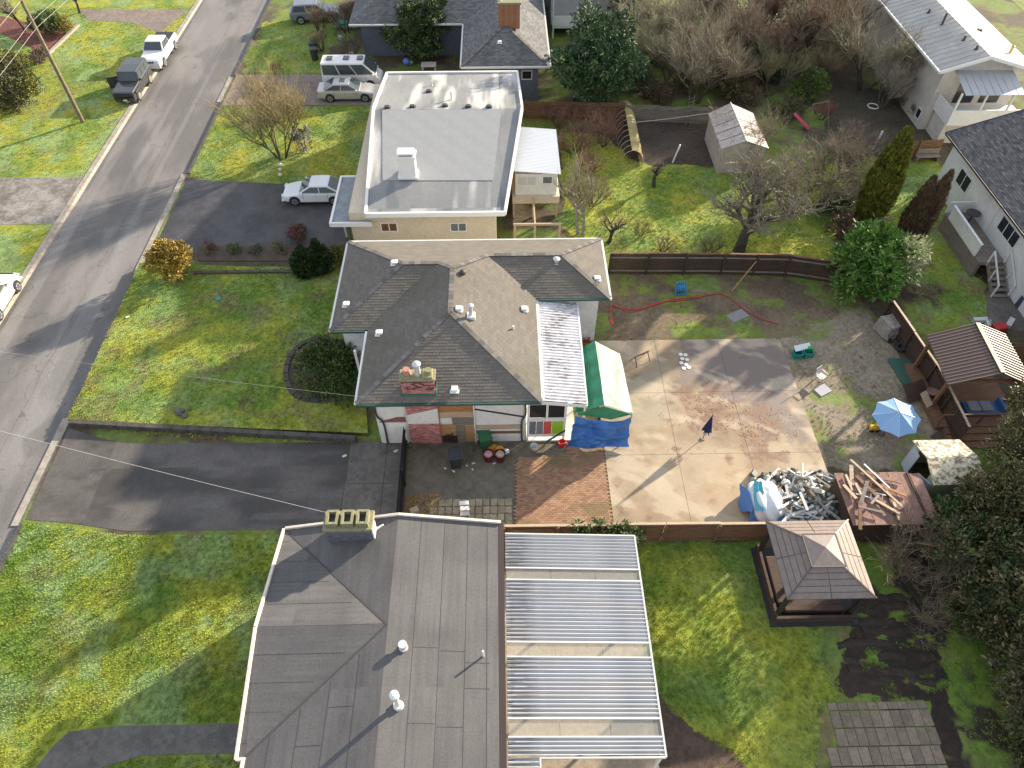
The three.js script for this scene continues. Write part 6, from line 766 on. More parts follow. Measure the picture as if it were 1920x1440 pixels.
{
  const t = thing('tarp_shelter', 'green tarpaulin tent with a blue tarp across its front', 'tent', [4.9, 0, -23]); const green = std(0xffffff, 0.45, { map: grain([0.012, 0.17, 0.085], [0.03, 0.27, 0.14], 2, 8, 1, 41) }), faded = std(0xffffff, 0.5, { map: (() => { const q = texture(256, 256, (u, v) => mix3([0.012, 0.135, 0.068], [0.17, 0.25, 0.145], smooth(0.46, 0.66, fbm(u * 5, v * 7, 43, 4)) * 0.75)); q.repeat.set(0.4, 0.25); return q; })() }), blue = std(0xffffff, 0.4, { map: grain([0.015, 0.10, 0.36], [0.05, 0.21, 0.55], 1.2, 10, 1, 44) });
  part('roof_sheet', cloth([3.62, 2.45, -25.25], [4.82, 3.1, -25.4], [3.55, 2.45, -21.2], [4.86, 3.12, -21.15], 8, 16, 0.04, 3), green, t).userData.label = 'dark green tarp slope'; part('roof_sheet', cloth([4.82, 3.1, -25.4], [6.15, 2.5, -25.0], [4.86, 3.12, -21.15], [6.32, 2.5, -21.1], 8, 16, 0.05, 5), faded, t).userData.label = 'sun faded pale green tarp slope';
  part('valance', [poly([[3.55, 2.43, -21.14], [4.86, 3.1, -21.1], [6.3, 2.48, -21.06], [5.3, 2.05, -21.08]], 0.01), poly([[6.14, 2.5, -25.0], [6.3, 2.5, -21.1], [6.32, 2.05, -21.1], [6.18, 1.9, -25]], 0.01)], green, t);
  part('front_sheet', cloth([3.5, 2.4, -21.05], [6.28, 2.4, -21.0], [3.25, 0.05, -20.75], [6.3, 0.15, -20.85], 26, 16, 0.2, 7, 0.5), blue, t).userData.label = 'creased blue tarp hung across the opening';
  for (const [x, z, h] of [[3.65, -25.2, 2.45], [6.12, -25, 2.5], [6.28, -21.15, 2.48], [3.6, -21.2, 2.44]]) part('pole', cyl(0.03, 0.03, h, x, 0.03, z, 8), trimWhite, t); part('ridge_pole', bar([4.82, 3.06, -25.4], [4.86, 3.08, -21.15], 0.05), wood.pale, t);
}
// parasols
{
  const t = thing('closed_parasol', 'closed navy blue parasol standing on the concrete patio', 'parasol', [...[10.27,-21.23]].flatMap((v, i) => i ? [0.06, v] : [v]), { local: true }); part('base', cyl(0.13, 0.11, 0.06, 0, 0, 0, 20), concrete, t); part('pole', taper([0, 0.06, 0], [0.1, 2.05, -0.03], 0.022, 0.02, 8), metalDark, t); const g = []; for (let k = 0; k < 10; k++) { const a = k * 0.6283, c = Math.cos(a), s = Math.sin(a); g.push(poly([[0.1, 2.0, -0.03], [0.06 + c * 0.27, 0.6 + 0.1 * (k % 2), s * 0.27], [0.06 + Math.cos(a + 0.5) * 0.12, 0.75, Math.sin(a + 0.5) * 0.12]], 0.006), poly([[0.1, 2.0, -0.03], [0.06 + Math.cos(a + 0.5) * 0.12, 0.75, Math.sin(a + 0.5) * 0.12], [0.06 + Math.cos(a + 0.63) * 0.27, 0.6 + 0.1 * ((k + 1) % 2), Math.sin(a + 0.63) * 0.27]], 0.006)); } part('canopy', g, std(C(0.022, 0.035, 0.13), 0.75), t);
  const u = thing('open_parasol', 'open light blue parasol over a yellow toy on the gravel', 'parasol', [...[19.66,-21.46]].flatMap((v, i) => i ? [0, v] : [v]), { local: true }); part('pole', taper([0, 0, 0], [0.1, 1.95, 0.15], 0.02, 0.02, 8), metalPale, u); part('base', cyl(0.22, 0.18, 0.08, 0, 0, 0, 16), concreteDark, u); const apex = new THREE.Vector3(0.1, 1.98, 0.15), rim = k => { const a = k * Math.PI / 4 + 0.2; return new THREE.Vector3(0.1 + Math.cos(a) * 1.15, 1.55 + 0.12 * Math.cos(a) - 0.12 * Math.sin(a), 0.15 + Math.sin(a) * 1.15); }; for (let k = 0; k < 8; k++) { const m = rim(k).lerp(rim(k + 1), 0.5).lerp(apex, 0.05); m.y -= 0.03; part('canopy_panel', [poly([apex, rim(k), m], 0.006), poly([apex, m, rim(k + 1)], 0.006)], k % 2 ? std(C(0.20, 0.36, 0.60), 0.7) : std(C(0.25, 0.42, 0.64), 0.7), u); part('rib', bar(apex.clone().add(new THREE.Vector3(0, 0.012, 0)), rim(k).add(new THREE.Vector3(0, 0.012, 0)), 0.015), metalPale, u); } part('finial', cyl(0.03, 0.02, 0.08, 0.1, 1.97, 0.15, 8), metalDark, u);
  const y = thing('yellow_toy', 'small yellow plastic toy truck under the light blue parasol', 'toy', [...[19.31,-21.67]].flatMap((v, i) => i ? [0, v] : [v]), { local: true }); part('body', [rbox(0.5, 0.2, 0.3, 0, 0.2, 0, 0, 0.05), rbox(0.22, 0.2, 0.26, 0.1, 0.38, 0, 0, 0.05)], std(C(0.6, 0.38, 0.02), 0.4), y); for (const [a, b] of [[-0.16, 0.15], [0.16, 0.15], [-0.16, -0.15], [0.16, -0.15]]) part('wheel', new THREE.CylinderGeometry(0.1, 0.1, 0.06, 14).rotateX(1.57).translate(a, 0.1, b), tyreMat, y);
}
// sheds at the right
{
  const t = thing('pale_shed', 'little pale green shed with leaf strewn mossy cream roof', 'shed', [21, 0, -18.5]), cr = std(0xffffff, 0.8, { map: (() => { const q = texture(192, 192, (u, v) => mix3([0.60, 0.55, 0.40], [0.16, 0.10, 0.07], smooth(0.45, 0.65, fbm(u * 16, v * 16, 47, 4)) * 0.8)); q.repeat.set(0.5, 0.5); return q; })() }), pg = std(C(0.36, 0.40, 0.27), 0.7);
  part('roof', [poly([[19.9, 1.75, -19.75], [19.95, 2.1, -18.5], [22.4, 2.1, -18.5], [22.2, 1.75, -19.75]], 0.06), poly([[19.95, 2.1, -18.5], [19.9, 1.75, -17.2], [22.5, 1.75, -17.2], [22.4, 2.1, -18.5]], 0.06)], cr, t); part('wall', [box(20.05, 22.2, -0.05, 1.72, -19.65, -19.58), box(20.05, 22.2, -0.05, 1.72, -17.37, -17.3), box(22.13, 22.2, -0.05, 1.72, -19.58, -17.37), box(20.0, 20.06, 0, 1.9, -19.6, -19.15), box(20.0, 20.06, 0, 1.9, -17.8, -17.35)], pg, t); part('door', box(19.96, 20.0, 0.05, 1.6, -19.5, -18.9), std(C(0.45, 0.5, 0.58), 0.5), t); part('door', cbox(0.04, 1.5, 0.7, 19.75, 0.8, -17.7, 0.5), std(C(0.4, 0.46, 0.55), 0.5), t);
  const b = thing('brown_shed_roof', 'low lean-to with flat red brown boarded roof under scattered timber', 'shed', [17.4, 0, -16.6]), rb = [0, 1, 2].map(k => grained('rb' + k, [0.16 + k * 0.02, 0.085 + k * 0.012, 0.065 + k * 0.01], [0.28 + k * 0.03, 0.165 + k * 0.02, 0.13 + k * 0.018], { size: 1, seed: 90 + k }));
  part('wall', [box(15.6, 19.4, -0.05, 1.68, -17.8, -17.72), box(15.6, 19.4, -0.05, 1.68, -15.4, -15.32), box(15.6, 15.68, -0.05, 1.68, -17.72, -15.4), box(19.3, 19.4, -0.05, 1.68, -17.72, -15.4)], wood.dark, b); for (let k = 0; k < 8; k++) part('roof_board', box(15.5 + k * 0.5, 15.98 + k * 0.5, 1.7, 1.745 + 0.008 * (k % 3), -17.95 + (k > 6 ? 0.1 : 0), -15.2), rb[k % 3], b); for (const x of [17.55, 18.9]) part('batten', cbox(0.07, 0.05, 2.7, x, 1.785, -16.58), wood.dark, b);
}

// ---------- small things ----------
const on = ([x, z], y = 0) => [x, y, z];
const plasticOf = (r, g, b, ro = 0.45) => std(C(r, g, b), ro);
function wheelieBin(label, p, turn, m, y = 0) { const t = thing('wheelie_bin', label, 'bin', on(p, y), { turn, local: true }); const b = new THREE.CylinderGeometry(0.42, 0.34, 0.9, 4, 1).rotateY(Math.PI / 4).scale(1, 1, 1.1).translate(0, 0.52, 0); part('tub', b, m, t); part('lid', [rbox(0.66, 0.06, 0.74, 0, 1.0, 0, 0, 0.03), rbox(0.5, 0.03, 0.5, 0, 1.045, 0.02, 0, 0.015)], m, t); part('handle', bar([-0.25, 0.98, -0.4], [0.25, 0.98, -0.4], 0.035), plastic, t); for (const s of [-1, 1]) part('wheel', new THREE.CylinderGeometry(0.1, 0.1, 0.05, 14).rotateZ(Math.PI / 2).translate(s * 0.26, 0.1, -0.3), tyreMat, t); return t; }
wheelieBin('black wheelie bin on the damp slab by the boarded wall', [-2.44,-19.90], 0.1, plasticOf(0.035, 0.042, 0.052), 0.03);
wheelieBin('green wheelie bin beside the white panelled wall', [-0.97,-20.98], 0.3, plasticOf(0.02, 0.12, 0.05), 0.03);
wheelieBin('dark grey wheelie bin on the grass by the camper van', [-16.39,-63.37], 0.2, plasticOf(0.04, 0.042, 0.045)); wheelieBin('slate wheelie bin behind the dark grey one', [-16.64,-64.60], 0.0, plasticOf(0.06, 0.065, 0.07));
function bucket(label, p, c, h = 0.4, r = 0.2, y = 0.03, fill) { const t = thing('bucket', label, 'bucket', on(p, y), { local: true }); part('tub', new THREE.LatheGeometry([[0, 0], [r * 0.8, 0], [r, h], [r + 0.02, h], [r + 0.02, h - 0.03], [r - 0.015, h - 0.03], [r * 0.78, 0.02], [0, 0.02]].map(q => new THREE.Vector2(...q)), 18), plasticOf(...c), t); part('handle', new THREE.TorusGeometry(r, 0.008, 5, 16, Math.PI).rotateX(0.9).translate(0, h - 0.02, 0), metalPale, t); if (fill) part('contents', new THREE.SphereGeometry(r * 0.85, 14, 8, 0, 6.29, 0, 1.57).scale(1, 0.5, 1).translate(0, h - 0.1, 0), plasticOf(...fill, 0.8), t); return t; }
bucket('maroon tub filled with pink stuff beside the black bin', [-0.80,-20.19], [0.12, 0.01, 0.02], 0.55, 0.27, 0.03, [0.5, 0.25, 0.27]); bucket('maroon tub with beige filling beside the green bin', [-0.21,-20.17], [0.10, 0.012, 0.018], 0.55, 0.27, 0.03, [0.45, 0.33, 0.24]);
bucket('white plastic pail at the foot of the porch rail', [1.52,-20.76], [0.68, 0.68, 0.68], 0.34, 0.17); bucket('bright red bucket below the coloured porch panels', [2.98,-20.97], [0.55, 0.02, 0.03], 0.3, 0.19); bucket('red bucket on the wall foot right of the patio cover', [4.85,-28.32], [0.5, 0.05, 0.04], 0.3, 0.18, 0.0);
{ const t = thing('orange_sacks', 'heap of orange net sacks against the white wall', 'sacks', on([-0.42,-20.70], 0.03), { local: true }); const r = rng(5); for (let k = 0; k < 4; k++) part('sack', new THREE.IcosahedronGeometry(0.2, 2).scale(1.1, 0.75, 0.9).translate((r() - 0.5) * 0.6, 0.16 + (k > 2 ? 0.24 : 0), (r() - 0.5) * 0.3), plasticOf(0.55, 0.16 + r() * 0.1, 0.03, 0.8), t); }
solo('white_bag', new THREE.IcosahedronGeometry(0.2, 2).scale(1, 0.7, 0.8).translate(0, 0.14, 0), plasticOf(0.62, 0.62, 0.62, 0.6), 'white plastic bag beside the orange net sacks', 'bag', null, on([0.07,-20.56], 0.03));
solo('cardboard_box', cbox(0.4, 0.3, 0.3, 0, 0.15, 0, 0.4), wood.pale, 'small pale carton near the leaf litter corner', 'box', null, on([-4.32,-17.19], 0.04));
{ const r = rng(8), m = plasticOf(0.6, 0.58, 0.54, 0.7); for (let k = 0; k < 9; k++) { solo('paper_scrap', cbox(0.1 + r() * 0.08, 0.006, 0.08, 0, 0.003, 0, r() * 3), m, 'scrap of pale litter on the damp slab by the bins', 'litter', 'litter scraps by the bins', on([mix(-3, 0.2, r()), mix(-20.6, -19.3, r())], 0.032)); } for (const [p, l, y] of [[[-8.12,-20.55], 'scrap of white litter on the dark drive', 0.016], [[-5.54,-20.80], 'torn white litter at the corner of the torn wall', 0.02], [[-22.19,-30.51], 'white card lying on the front lawn near the road', 0.34]]) solo('paper_scrap', cbox(0.22, 0.01, 0.12, 0, 0.005, 0, 0.5), m, l, 'litter', null, on(p, y)); }
{ // white plastic steps
  const t = thing('step_stool', 'white two step ladder standing on the flagstones', 'step ladder', on([-1.91,-16.98], 0.06), { local: true, turn: 0.05 }); part('side', [bar([-0.22, 0, 0.15], [-0.18, 0.9, -0.15], 0.04), bar([0.22, 0, 0.15], [0.18, 0.9, -0.15], 0.04)], trimWhite, t); part('back_leg', [bar([-0.2, 0, -0.45], [-0.18, 0.9, -0.18], 0.03), bar([0.2, 0, -0.45], [0.18, 0.9, -0.18], 0.03)], trimWhite, t); for (const [y, z] of [[0.3, 0.06], [0.6, -0.04], [0.9, -0.16]]) part('tread', rbox(0.44, 0.03, 0.22, 0, y, z, 0, 0.01), trimWhite, t);
}
{ // metal trestle on the patio
  const t = thing('saw_trestle', 'low brown metal trestle on the concrete patio by the tent', 'trestle', on([7.77,-26.69], 0.06), { turn: 0.5, local: true }); part('top_bar', bar([-0.5, 0.55, 0], [0.5, 0.55, 0], 0.06), std(C(0.14, 0.09, 0.06), 0.6), t); for (const s of [-1, 1]) part('leg', [bar([s * 0.42, 0.54, 0], [s * 0.46, 0, 0.3], 0.04), bar([s * 0.42, 0.54, 0], [s * 0.46, 0, -0.3], 0.04)], std(C(0.16, 0.10, 0.07), 0.6), t);
}
{ const m = std(C(0.72, 0.71, 0.68), 0.6); const S = [[10.15,-27.13], [10.41,-27.08], [10.18,-26.80], [10.44,-26.72], [10.07,-26.48], [10.32,-26.35], [10.15,-26.08], [10.43,-26.15]]; for (const p of S) solo('white_plate', new THREE.CylinderGeometry(0.12, 0.09, 0.02, 18).translate(0, 0.01, 0), m, 'small white disc lying on the stained patio', 'plate', 'white discs on the patio', on(p, 0.062)); }
// red garden hose, blue hose reel, boards in the dug yard
solo('red_hose', [tube([[5.9, 2.2, -28.0], [6.3, 1.1, -28.6], [6.75,0.06,-31.26], [7.66,0.05,-30.69], [8.84,0.05,-31.09], [10.40,0.05,-31.67], [12.08,0.06,-31.91], [13.54,0.05,-32.27]], 0.035, 80, 6), tube([[6.81,0.05,-31.17], [8.00,0.05,-30.87], [9.72,0.05,-31.49], [11.38,0.05,-31.65], [13.29,0.05,-32.18], [13.88,0.05,-31.88], [14.74,0.05,-30.60], [15.53,0.05,-29.91], [16.43,0.05,-29.44]], 0.03, 80, 6)], plasticOf(0.42, 0.045, 0.03, 0.5), 'long red hose trailing from the bungalow corner across the bare yard', 'hose');
solo('yellow_pole', taper([14.22,0.05,-32.36], [15.73,1.30,-33.67], 0.04, 0.03, 8), wood.ply, 'pale yellow pole leaning on the dark stained fence', 'pole');
{ const t = thing('hose_reel', 'bright blue hose reel cart beside a grey board', 'hose reel', on([10.99,-32.38]), { local: true, turn: 0.1 }), b = plasticOf(0.02, 0.22, 0.46); part('frame', [bar([-0.35, 0, 0.25], [-0.3, 0.75, -0.15], 0.05), bar([0.35, 0, 0.25], [0.3, 0.75, -0.15], 0.05), bar([-0.35, 0.05, 0.25], [0.35, 0.05, 0.25], 0.05), bar([-0.3, 0.74, -0.15], [0.3, 0.74, -0.15], 0.05), bar([-0.33, 0.05, -0.3], [-0.33, 0.4, 0.05], 0.05), bar([0.33, 0.05, -0.3], [0.33, 0.4, 0.05], 0.05)], b, t); for (let k = 0; k < 4; k++) part('hose_coil', new THREE.TorusGeometry(0.24, 0.035, 8, 24).rotateY(Math.PI / 2).translate(-0.2 + k * 0.13, 0.36, 0), b, t); }
solo('grey_board', cbox(1.0, 0.04, 0.3, 0, 0.02, 0, -0.08), wood.grey, 'grey board lying beside the blue hose reel', 'board', null, on([12.13,-32.45])); solo('grey_sheet', cbox(1.2, 0.02, 0.7, 0, 0.01, 0, 0.5), plasticOf(0.22, 0.22, 0.23, 0.7), 'flat grey sheet on the bare yard', 'sheet', null, on([14.12,-30.26]));
{ const t = thing('teal_recycling_boxes', 'teal recycling boxes with a white lid at the patio corner', 'boxes', on([17.04,-26.92]), { local: true, turn: 0.1 }), m = plasticOf(0.01, 0.2, 0.17); for (const x of [-0.3, 0.32]) part('box', [cbox(0.5, 0.04, 0.4, x, 0.05, 0), cbox(0.5, 0.34, 0.03, x, 0.2, 0.2), cbox(0.5, 0.34, 0.03, x, 0.2, -0.2), cbox(0.03, 0.34, 0.4, x - 0.25, 0.2, 0), cbox(0.03, 0.34, 0.4, x + 0.25, 0.2, 0)], m, t); part('lid', cbox(1.0, 0.03, 0.35, 0.05, 0.42, -0.32, 0.15, 0.5), plasticOf(0.62, 0.66, 0.66), t); part('green_bin', rbox(0.3, 0.4, 0.3, 0.5, 0.22, -0.3, 0, 0.04), plasticOf(0.03, 0.3, 0.05), t); }
{ const t = thing('garden_chair', 'battered pale plastic chair on the gravel beside the patio', 'chair', on([17.46,-25.04]), { local: true, turn: 0.6 }), m = plasticOf(0.5, 0.49, 0.46, 0.6); part('seat', rbox(0.45, 0.04, 0.45, 0, 0.42, 0, 0, 0.015), m, t); part('backrest', cbox(0.45, 0.5, 0.03, 0, 0.68, -0.25, 0, -0.25), m, t); for (const [a, b] of [[-0.2, -0.2], [0.2, -0.2], [-0.2, 0.2], [0.2, 0.2]]) part('leg', bar([a, 0.42, b], [a * 1.15, 0, b * 1.15], 0.04), m, t); for (const s of [-1, 1]) part('armrest', [bar([s * 0.24, 0.62, 0.2], [s * 0.24, 0.62, -0.25], 0.05, 0.03), bar([s * 0.24, 0.42, 0.2], [s * 0.24, 0.62, 0.2], 0.035)], m, t); }
solo('grey_slab', cbox(0.8, 0.05, 0.6, 0, 0.03, 0, 0.5), plasticOf(0.32, 0.33, 0.38, 0.7), 'flat grey slab lying beside the pale plastic chair', 'slab', null, on([17.47,-24.38]));
{ // covered grill and junk along the dark fence
  const t = thing('covered_grill', 'grill under a folded grey brown cover by the dark fence', 'grill', on([22.76,-28.75]), { local: true, turn: 0.35 }), m = grained('greycover', [0.20, 0.175, 0.155], [0.32, 0.285, 0.26], { size: 0.8 }); part('cover', [cloth([-0.75, 1.05, -0.5], [0.75, 0.95, -0.5], [-0.75, 1.0, 0.5], [0.75, 0.9, 0.5], 16, 12, 0.07, 4), cloth([-0.75, 1.0, 0.5], [0.75, 0.9, 0.5], [-0.8, 0.1, 0.6], [0.8, 0.1, 0.6], 16, 10, 0.06, 6), cloth([-0.75, 1.05, -0.5], [-0.75, 1.0, 0.5], [-0.85, 0.1, -0.55], [-0.8, 0.1, 0.6], 10, 10, 0.05, 8), cloth([0.75, 0.95, -0.5], [0.75, 0.9, 0.5], [0.85, 0.1, -0.55], [0.8, 0.1, 0.6], 10, 10, 0.05, 9)], m, t); part('body', cbox(1.3, 0.85, 0.9, 0, 0.45, 0), metalDark, t); for (const s of [-1, 1]) part('wheel', new THREE.CylinderGeometry(0.13, 0.13, 0.06, 14).rotateZ(1.57).translate(s * 0.6, 0.13, 0.66), tyreMat, t);
  solo('old_tyre', new THREE.TorusGeometry(0.25, 0.1, 10, 22).rotateX(Math.PI / 2).rotateZ(0.5).translate(0, 0.24, 0), tyreMat, 'old black tyre by the covered grill', 'tyre', null, on([22.83,-27.34]));
  solo('green_tarp', cloth([-0.9, 0.05, -1.1], [0.8, 0.05, -1.0], [-0.7, 0.05, 1.1], [0.9, 0.05, 1.0], 14, 14, 0.05, 12), plasticOf(0.03, 0.10, 0.07, 0.6), 'dark green tarp lying by the dark fence', 'tarp', null, on([22.69,-25.52], 0.05));
  solo('old_door', cbox(1.3, 0.05, 1.0, 0, 0.4, 0, 0.3, 0.5), wood.dark, 'brown door panel propped below the green tarp', 'panel', null, on([22.29,-23.92])); solo('timber_sheet', cbox(0.9, 0.05, 1.4, 0, 0.55, 0, 0.5, -0.7), grained('rb0'), 'red brown panel leaning on the dark fence', 'panel', null, on([23.00,-23.79])); solo('white_board', cbox(0.45, 0.04, 0.8, 0, 0.75, 0, 0.5, 0.6), wood.pale, 'pale board leaning on the red brown panel', 'board', null, on([22.36,-23.07]));
}
// heap of scrap between patio and lean-to
{
  const r = rng(21), greys = [plasticOf(0.26, 0.27, 0.26, 0.7), plasticOf(0.46, 0.46, 0.44, 0.7), plasticOf(0.10, 0.12, 0.115, 0.6), plasticOf(0.68, 0.68, 0.66, 0.6), plasticOf(0.05, 0.055, 0.06, 0.5), plasticOf(0.30, 0.32, 0.25, 0.7)];
  const hAt = (x, z) => Math.max(0.02, 1.15 * (1 - ((x - 14.2) / 2.4) ** 2) * (1 - ((z + 17.3) / 1.9) ** 2));
  const names = ['grey scrap casing', 'pale scrap panel', 'dark scrap part', 'white scrap sheet', 'black scrap part', 'olive scrap casing'];
  for (let k = 0; k < 240; k++) { const x = 12.3 + r() * 3.9, z = -19.0 + r() * 3.2, y = hAt(x, z) * (0.55 + 0.5 * r()), j = Math.floor(r() * 6), w = 0.12 + r() * r() * 0.6, h = 0.04 + r() * 0.14, d = 0.08 + r() * 0.25; solo('scrap_piece', rbox(w, h, d, 0, 0, 0, 0, 0.02, 1).rotateX((r() - 0.5) * 1.1).rotateZ((r() - 0.5) * 1.1).rotateY(r() * 6), greys[j], `${names[j]} in the heap between patio and brown lean-to`, 'scrap', `${names[j]}s in the heap`, [x, Math.max(y, h), z]); }
  for (let k = 0; k < 26; k++) { const x = 12.6 + r() * 3.4, z = -18.7 + r() * 2.6, l = 0.5 + r() * 0.9, j = Math.floor(r() * 3); solo('scrap_strip', cbox(l, 0.02, 0.06 + r() * 0.08, 0, 0, 0, r() * 3, (r() - 0.5) * 0.5, (r() - 0.5) * 0.6), [greys[3], greys[1], wood.grey][j], `${['white', 'pale grey', 'weathered timber'][j]} strip lying across the scrap heap`, 'strip', `${['white', 'pale grey', 'weathered timber'][j]} strips on the scrap heap`, [x, hAt(x, z) + 0.12, z]); }
  for (let k = 0; k < 10; k++) { const x = 12.7 + r() * 1.6, z = -16.8 + r() * 0.7; solo('scrap_tube', new THREE.CylinderGeometry(0.05, 0.05, 0.5 + r() * 0.4, 10, 1, true).rotateZ(1.57).rotateY((r() - 0.5)), plasticOf(0.62, 0.62, 0.6, 0.5), 'white plastic pipe offcut at the foot of the heap', 'pipe', 'pipe offcuts in the heap', [x, 0.3 + r() * 0.5, z]); }
  for (let k = 0; k < 10; k++) { const x = 12.9 + r() * 1.2, z = -18.6 + r() * 0.9; solo('black_rod', bar([0, 0, 0], [(r() - 0.5) * 1.0, 0.5 + r() * 0.4, (r() - 0.5) * 0.6], 0.03), metalDark, 'black metal rod sticking out of the heap', 'rod', 'rods in the heap', [x, 0.5, z]); }
  for (const [a, b, w, m, l] of [[[16.42,1.90,-18.58], [17.90,1.95,-15.98], 0.1, wood.pale, 'long pale pole lying across the brown lean-to roof'], [[17.35,1.85,-17.90], [17.63,1.86,-16.60], 0.09, grained('rb2'), 'short red brown batten on the lean-to roof'], [[16.83,1.85,-17.47], [18.36,1.85,-16.59], 0.12, wood.orange, 'orange plank across the lean-to roof'], [[16.65,1.86,-18.06], [18.38,1.86,-17.29], 0.14, grained('rb1'), 'rust coloured plank across the lean-to roof'], [[16.38,1.90,-17.68], [17.21,1.90,-16.16], 0.16, wood.fence, 'brown plank sloping across the lean-to roof'], [[16.94,1.95,-18.29], [17.64,2.00,-16.93], 0.06, metalPale, 'thin metal pole across the lean-to roof']]) solo('loose_plank', bar(v3(a).sub(v3(a)), v3(b).sub(v3(a)), w, 0.05), m, l, 'plank', null, a);
  { const t = thing('short_ladder', 'white ladder section lying on the brown lean-to roof', 'ladder', [16.16,1.82,-16.93], { local: true, turn: -0.35 }); for (const s of [-1, 1]) part('stile', bar([0, 0, s * 0.18], [1.3, 0, s * 0.18], 0.04), trimWhite, t); for (let k = 0; k < 5; k++) part('rung', bar([0.15 + k * 0.25, 0, -0.18], [0.15 + k * 0.25, 0, 0.18], 0.035), trimWhite, t); }
  solo('orange_sheet', cbox(0.5, 0.05, 0.35, 0, 0, 0, 0.4, 0.2), plasticOf(0.62, 0.16, 0.02, 0.5), 'bright orange plastic sheet on the scrap heap', 'sheet', null, [15.90,1.10,-16.86]); solo('red_can', cyl(0.13, 0.13, 0.28, 0, 0, 0, 14), plasticOf(0.35, 0.03, 0.04), 'dark red can on the scrap heap', 'can', null, [16.00,1.15,-17.78]); solo('long_board', bar([0, 0, 0], [2.6, 0.05, -0.1], 0.12, 0.05), wood.grey, 'long grey board across the front of the scrap heap', 'board', null, [13.29,0.95,-16.77]);
  // more of the heap: boards and bags spilling over the lean-to roof
  for (let k = 0; k < 14; k++) { const x = 15.7 + r() * 2.2, z = -17.8 + r() * 2.2, l = 0.5 + r() * 1.1, j = Math.floor(r() * 4); solo('scrap_board', cbox(l, 0.03 + r() * 0.03, 0.08 + r() * 0.1, 0, 0, 0, r() * 3, (r() - 0.5) * 0.2, (r() - 0.5) * 0.2), [wood.grey, wood.pale, wood.fence, grained('rb1')][j], `${['grey', 'pale', 'brown', 'rust red'][j]} scrap board tossed on the lean-to roof`, 'board', `${['grey', 'pale', 'brown', 'rust red'][j]} boards on the lean-to roof`, [x, 1.82 + r() * 0.12, z]); }
  for (let k = 0; k < 5; k++) { const x = 12.9 + r() * 2.8, z = -18.5 + r() * 2, s = 0.12 + r() * 0.1; const g = new THREE.SphereGeometry(s, 16, 12), q = g.attributes.position; for (let i = 0; i < q.count; i++) { const n = 0.8 + 0.4 * noise(q.getX(i) * 9 + k, q.getZ(i) * 9 + q.getY(i) * 7, 15); q.setXYZ(i, q.getX(i) * n * 1.2, q.getY(i) * n * 0.8, q.getZ(i) * n); } g.computeVertexNormals(); solo('rubbish_bag', g, k % 3 ? plasticOf(0.6, 0.6, 0.59, 0.4) : plasticOf(0.03, 0.03, 0.035, 0.3), k % 3 ? 'knotted white rubbish bag on the scrap heap' : 'black rubbish bag on the scrap heap', 'bag', k % 3 ? 'white bags on the heap' : 'black bags on the heap', [x, hAt(x, z) + s * 0.4, z]); }
  const tb = thing('tarped_sack', 'bulging white and turquoise tarp sack at the near end of the scrap heap', 'sack', [12.35, 0, -17.2], { local: true }), tw = std(0xffffff, 0.5, { map: grain([0.56, 0.60, 0.60], [0.72, 0.74, 0.73], 1.5, 6, 1, 61) });
  const sg = new THREE.SphereGeometry(1, 64, 40), sp = sg.attributes.position; for (let i = 0; i < sp.count; i++) { const x = sp.getX(i), y = sp.getY(i), z = sp.getZ(i), n = 1 + 0.22 * (fbm(x * 1.6 + 3, z * 1.6 + y, 65, 3) - 0.5) + 0.05 * Math.sin(x * 9 + y * 7); sp.setXYZ(i, x * n * 0.85, Math.max(0.02, y * n * 0.75 + 0.55), z * n * 1.15); } sg.computeVertexNormals(); part('sack_body', sg, tw, tb); part('loose_sheet', [cloth([-1.05, 0.75, -0.9], [-0.75, 1.05, -0.2], [-1.15, 0.05, 0.2], [-0.85, 0.9, 0.75], 14, 12, 0.12, 14), cloth([-0.85, 0.85, 0.55], [0.75, 0.75, 0.95], [-1.0, 0.05, 1.25], [0.95, 0.05, 1.35], 16, 8, 0.12, 15)], std(C(0.07, 0.20, 0.50), 0.45), tb); part('turquoise_strip', cloth([-0.55, 1.28, -0.7], [-0.2, 1.36, -0.6], [-0.75, 0.98, 0.7], [-0.35, 1.12, 0.85], 8, 16, 0.07, 16), std(C(0.06, 0.34, 0.42), 0.45), tb);
}
// under the ribbed patio cover
solo('blue_tarp', [cbox(1.1, 0.85, 1.4, 0, 0.425, 0.1), cloth([-0.6, 0.93, -0.65], [0.65, 0.93, -0.65], [-0.6, 0.9, 0.85], [0.65, 0.9, 0.85], 8, 8, 0.04, 15)], std(C(0.02, 0.13, 0.38), 0.45), 'blue tarp over a crate at the end of the ribbed cover', 'tarp', null, [1.45, 0.05, -4.8]);
solo('black_hose', tube([[0, 0.04, 0], [0.9, 0.05, 0.5], [1.9, 0.05, 0.6], [2.8, 0.05, 0.2]], 0.04, 30, 6), plasticOf(0.02, 0.02, 0.02), 'black hose on the patio at the end of the ribbed cover', 'hose', null, [1.8, 0.05, -5.6]);
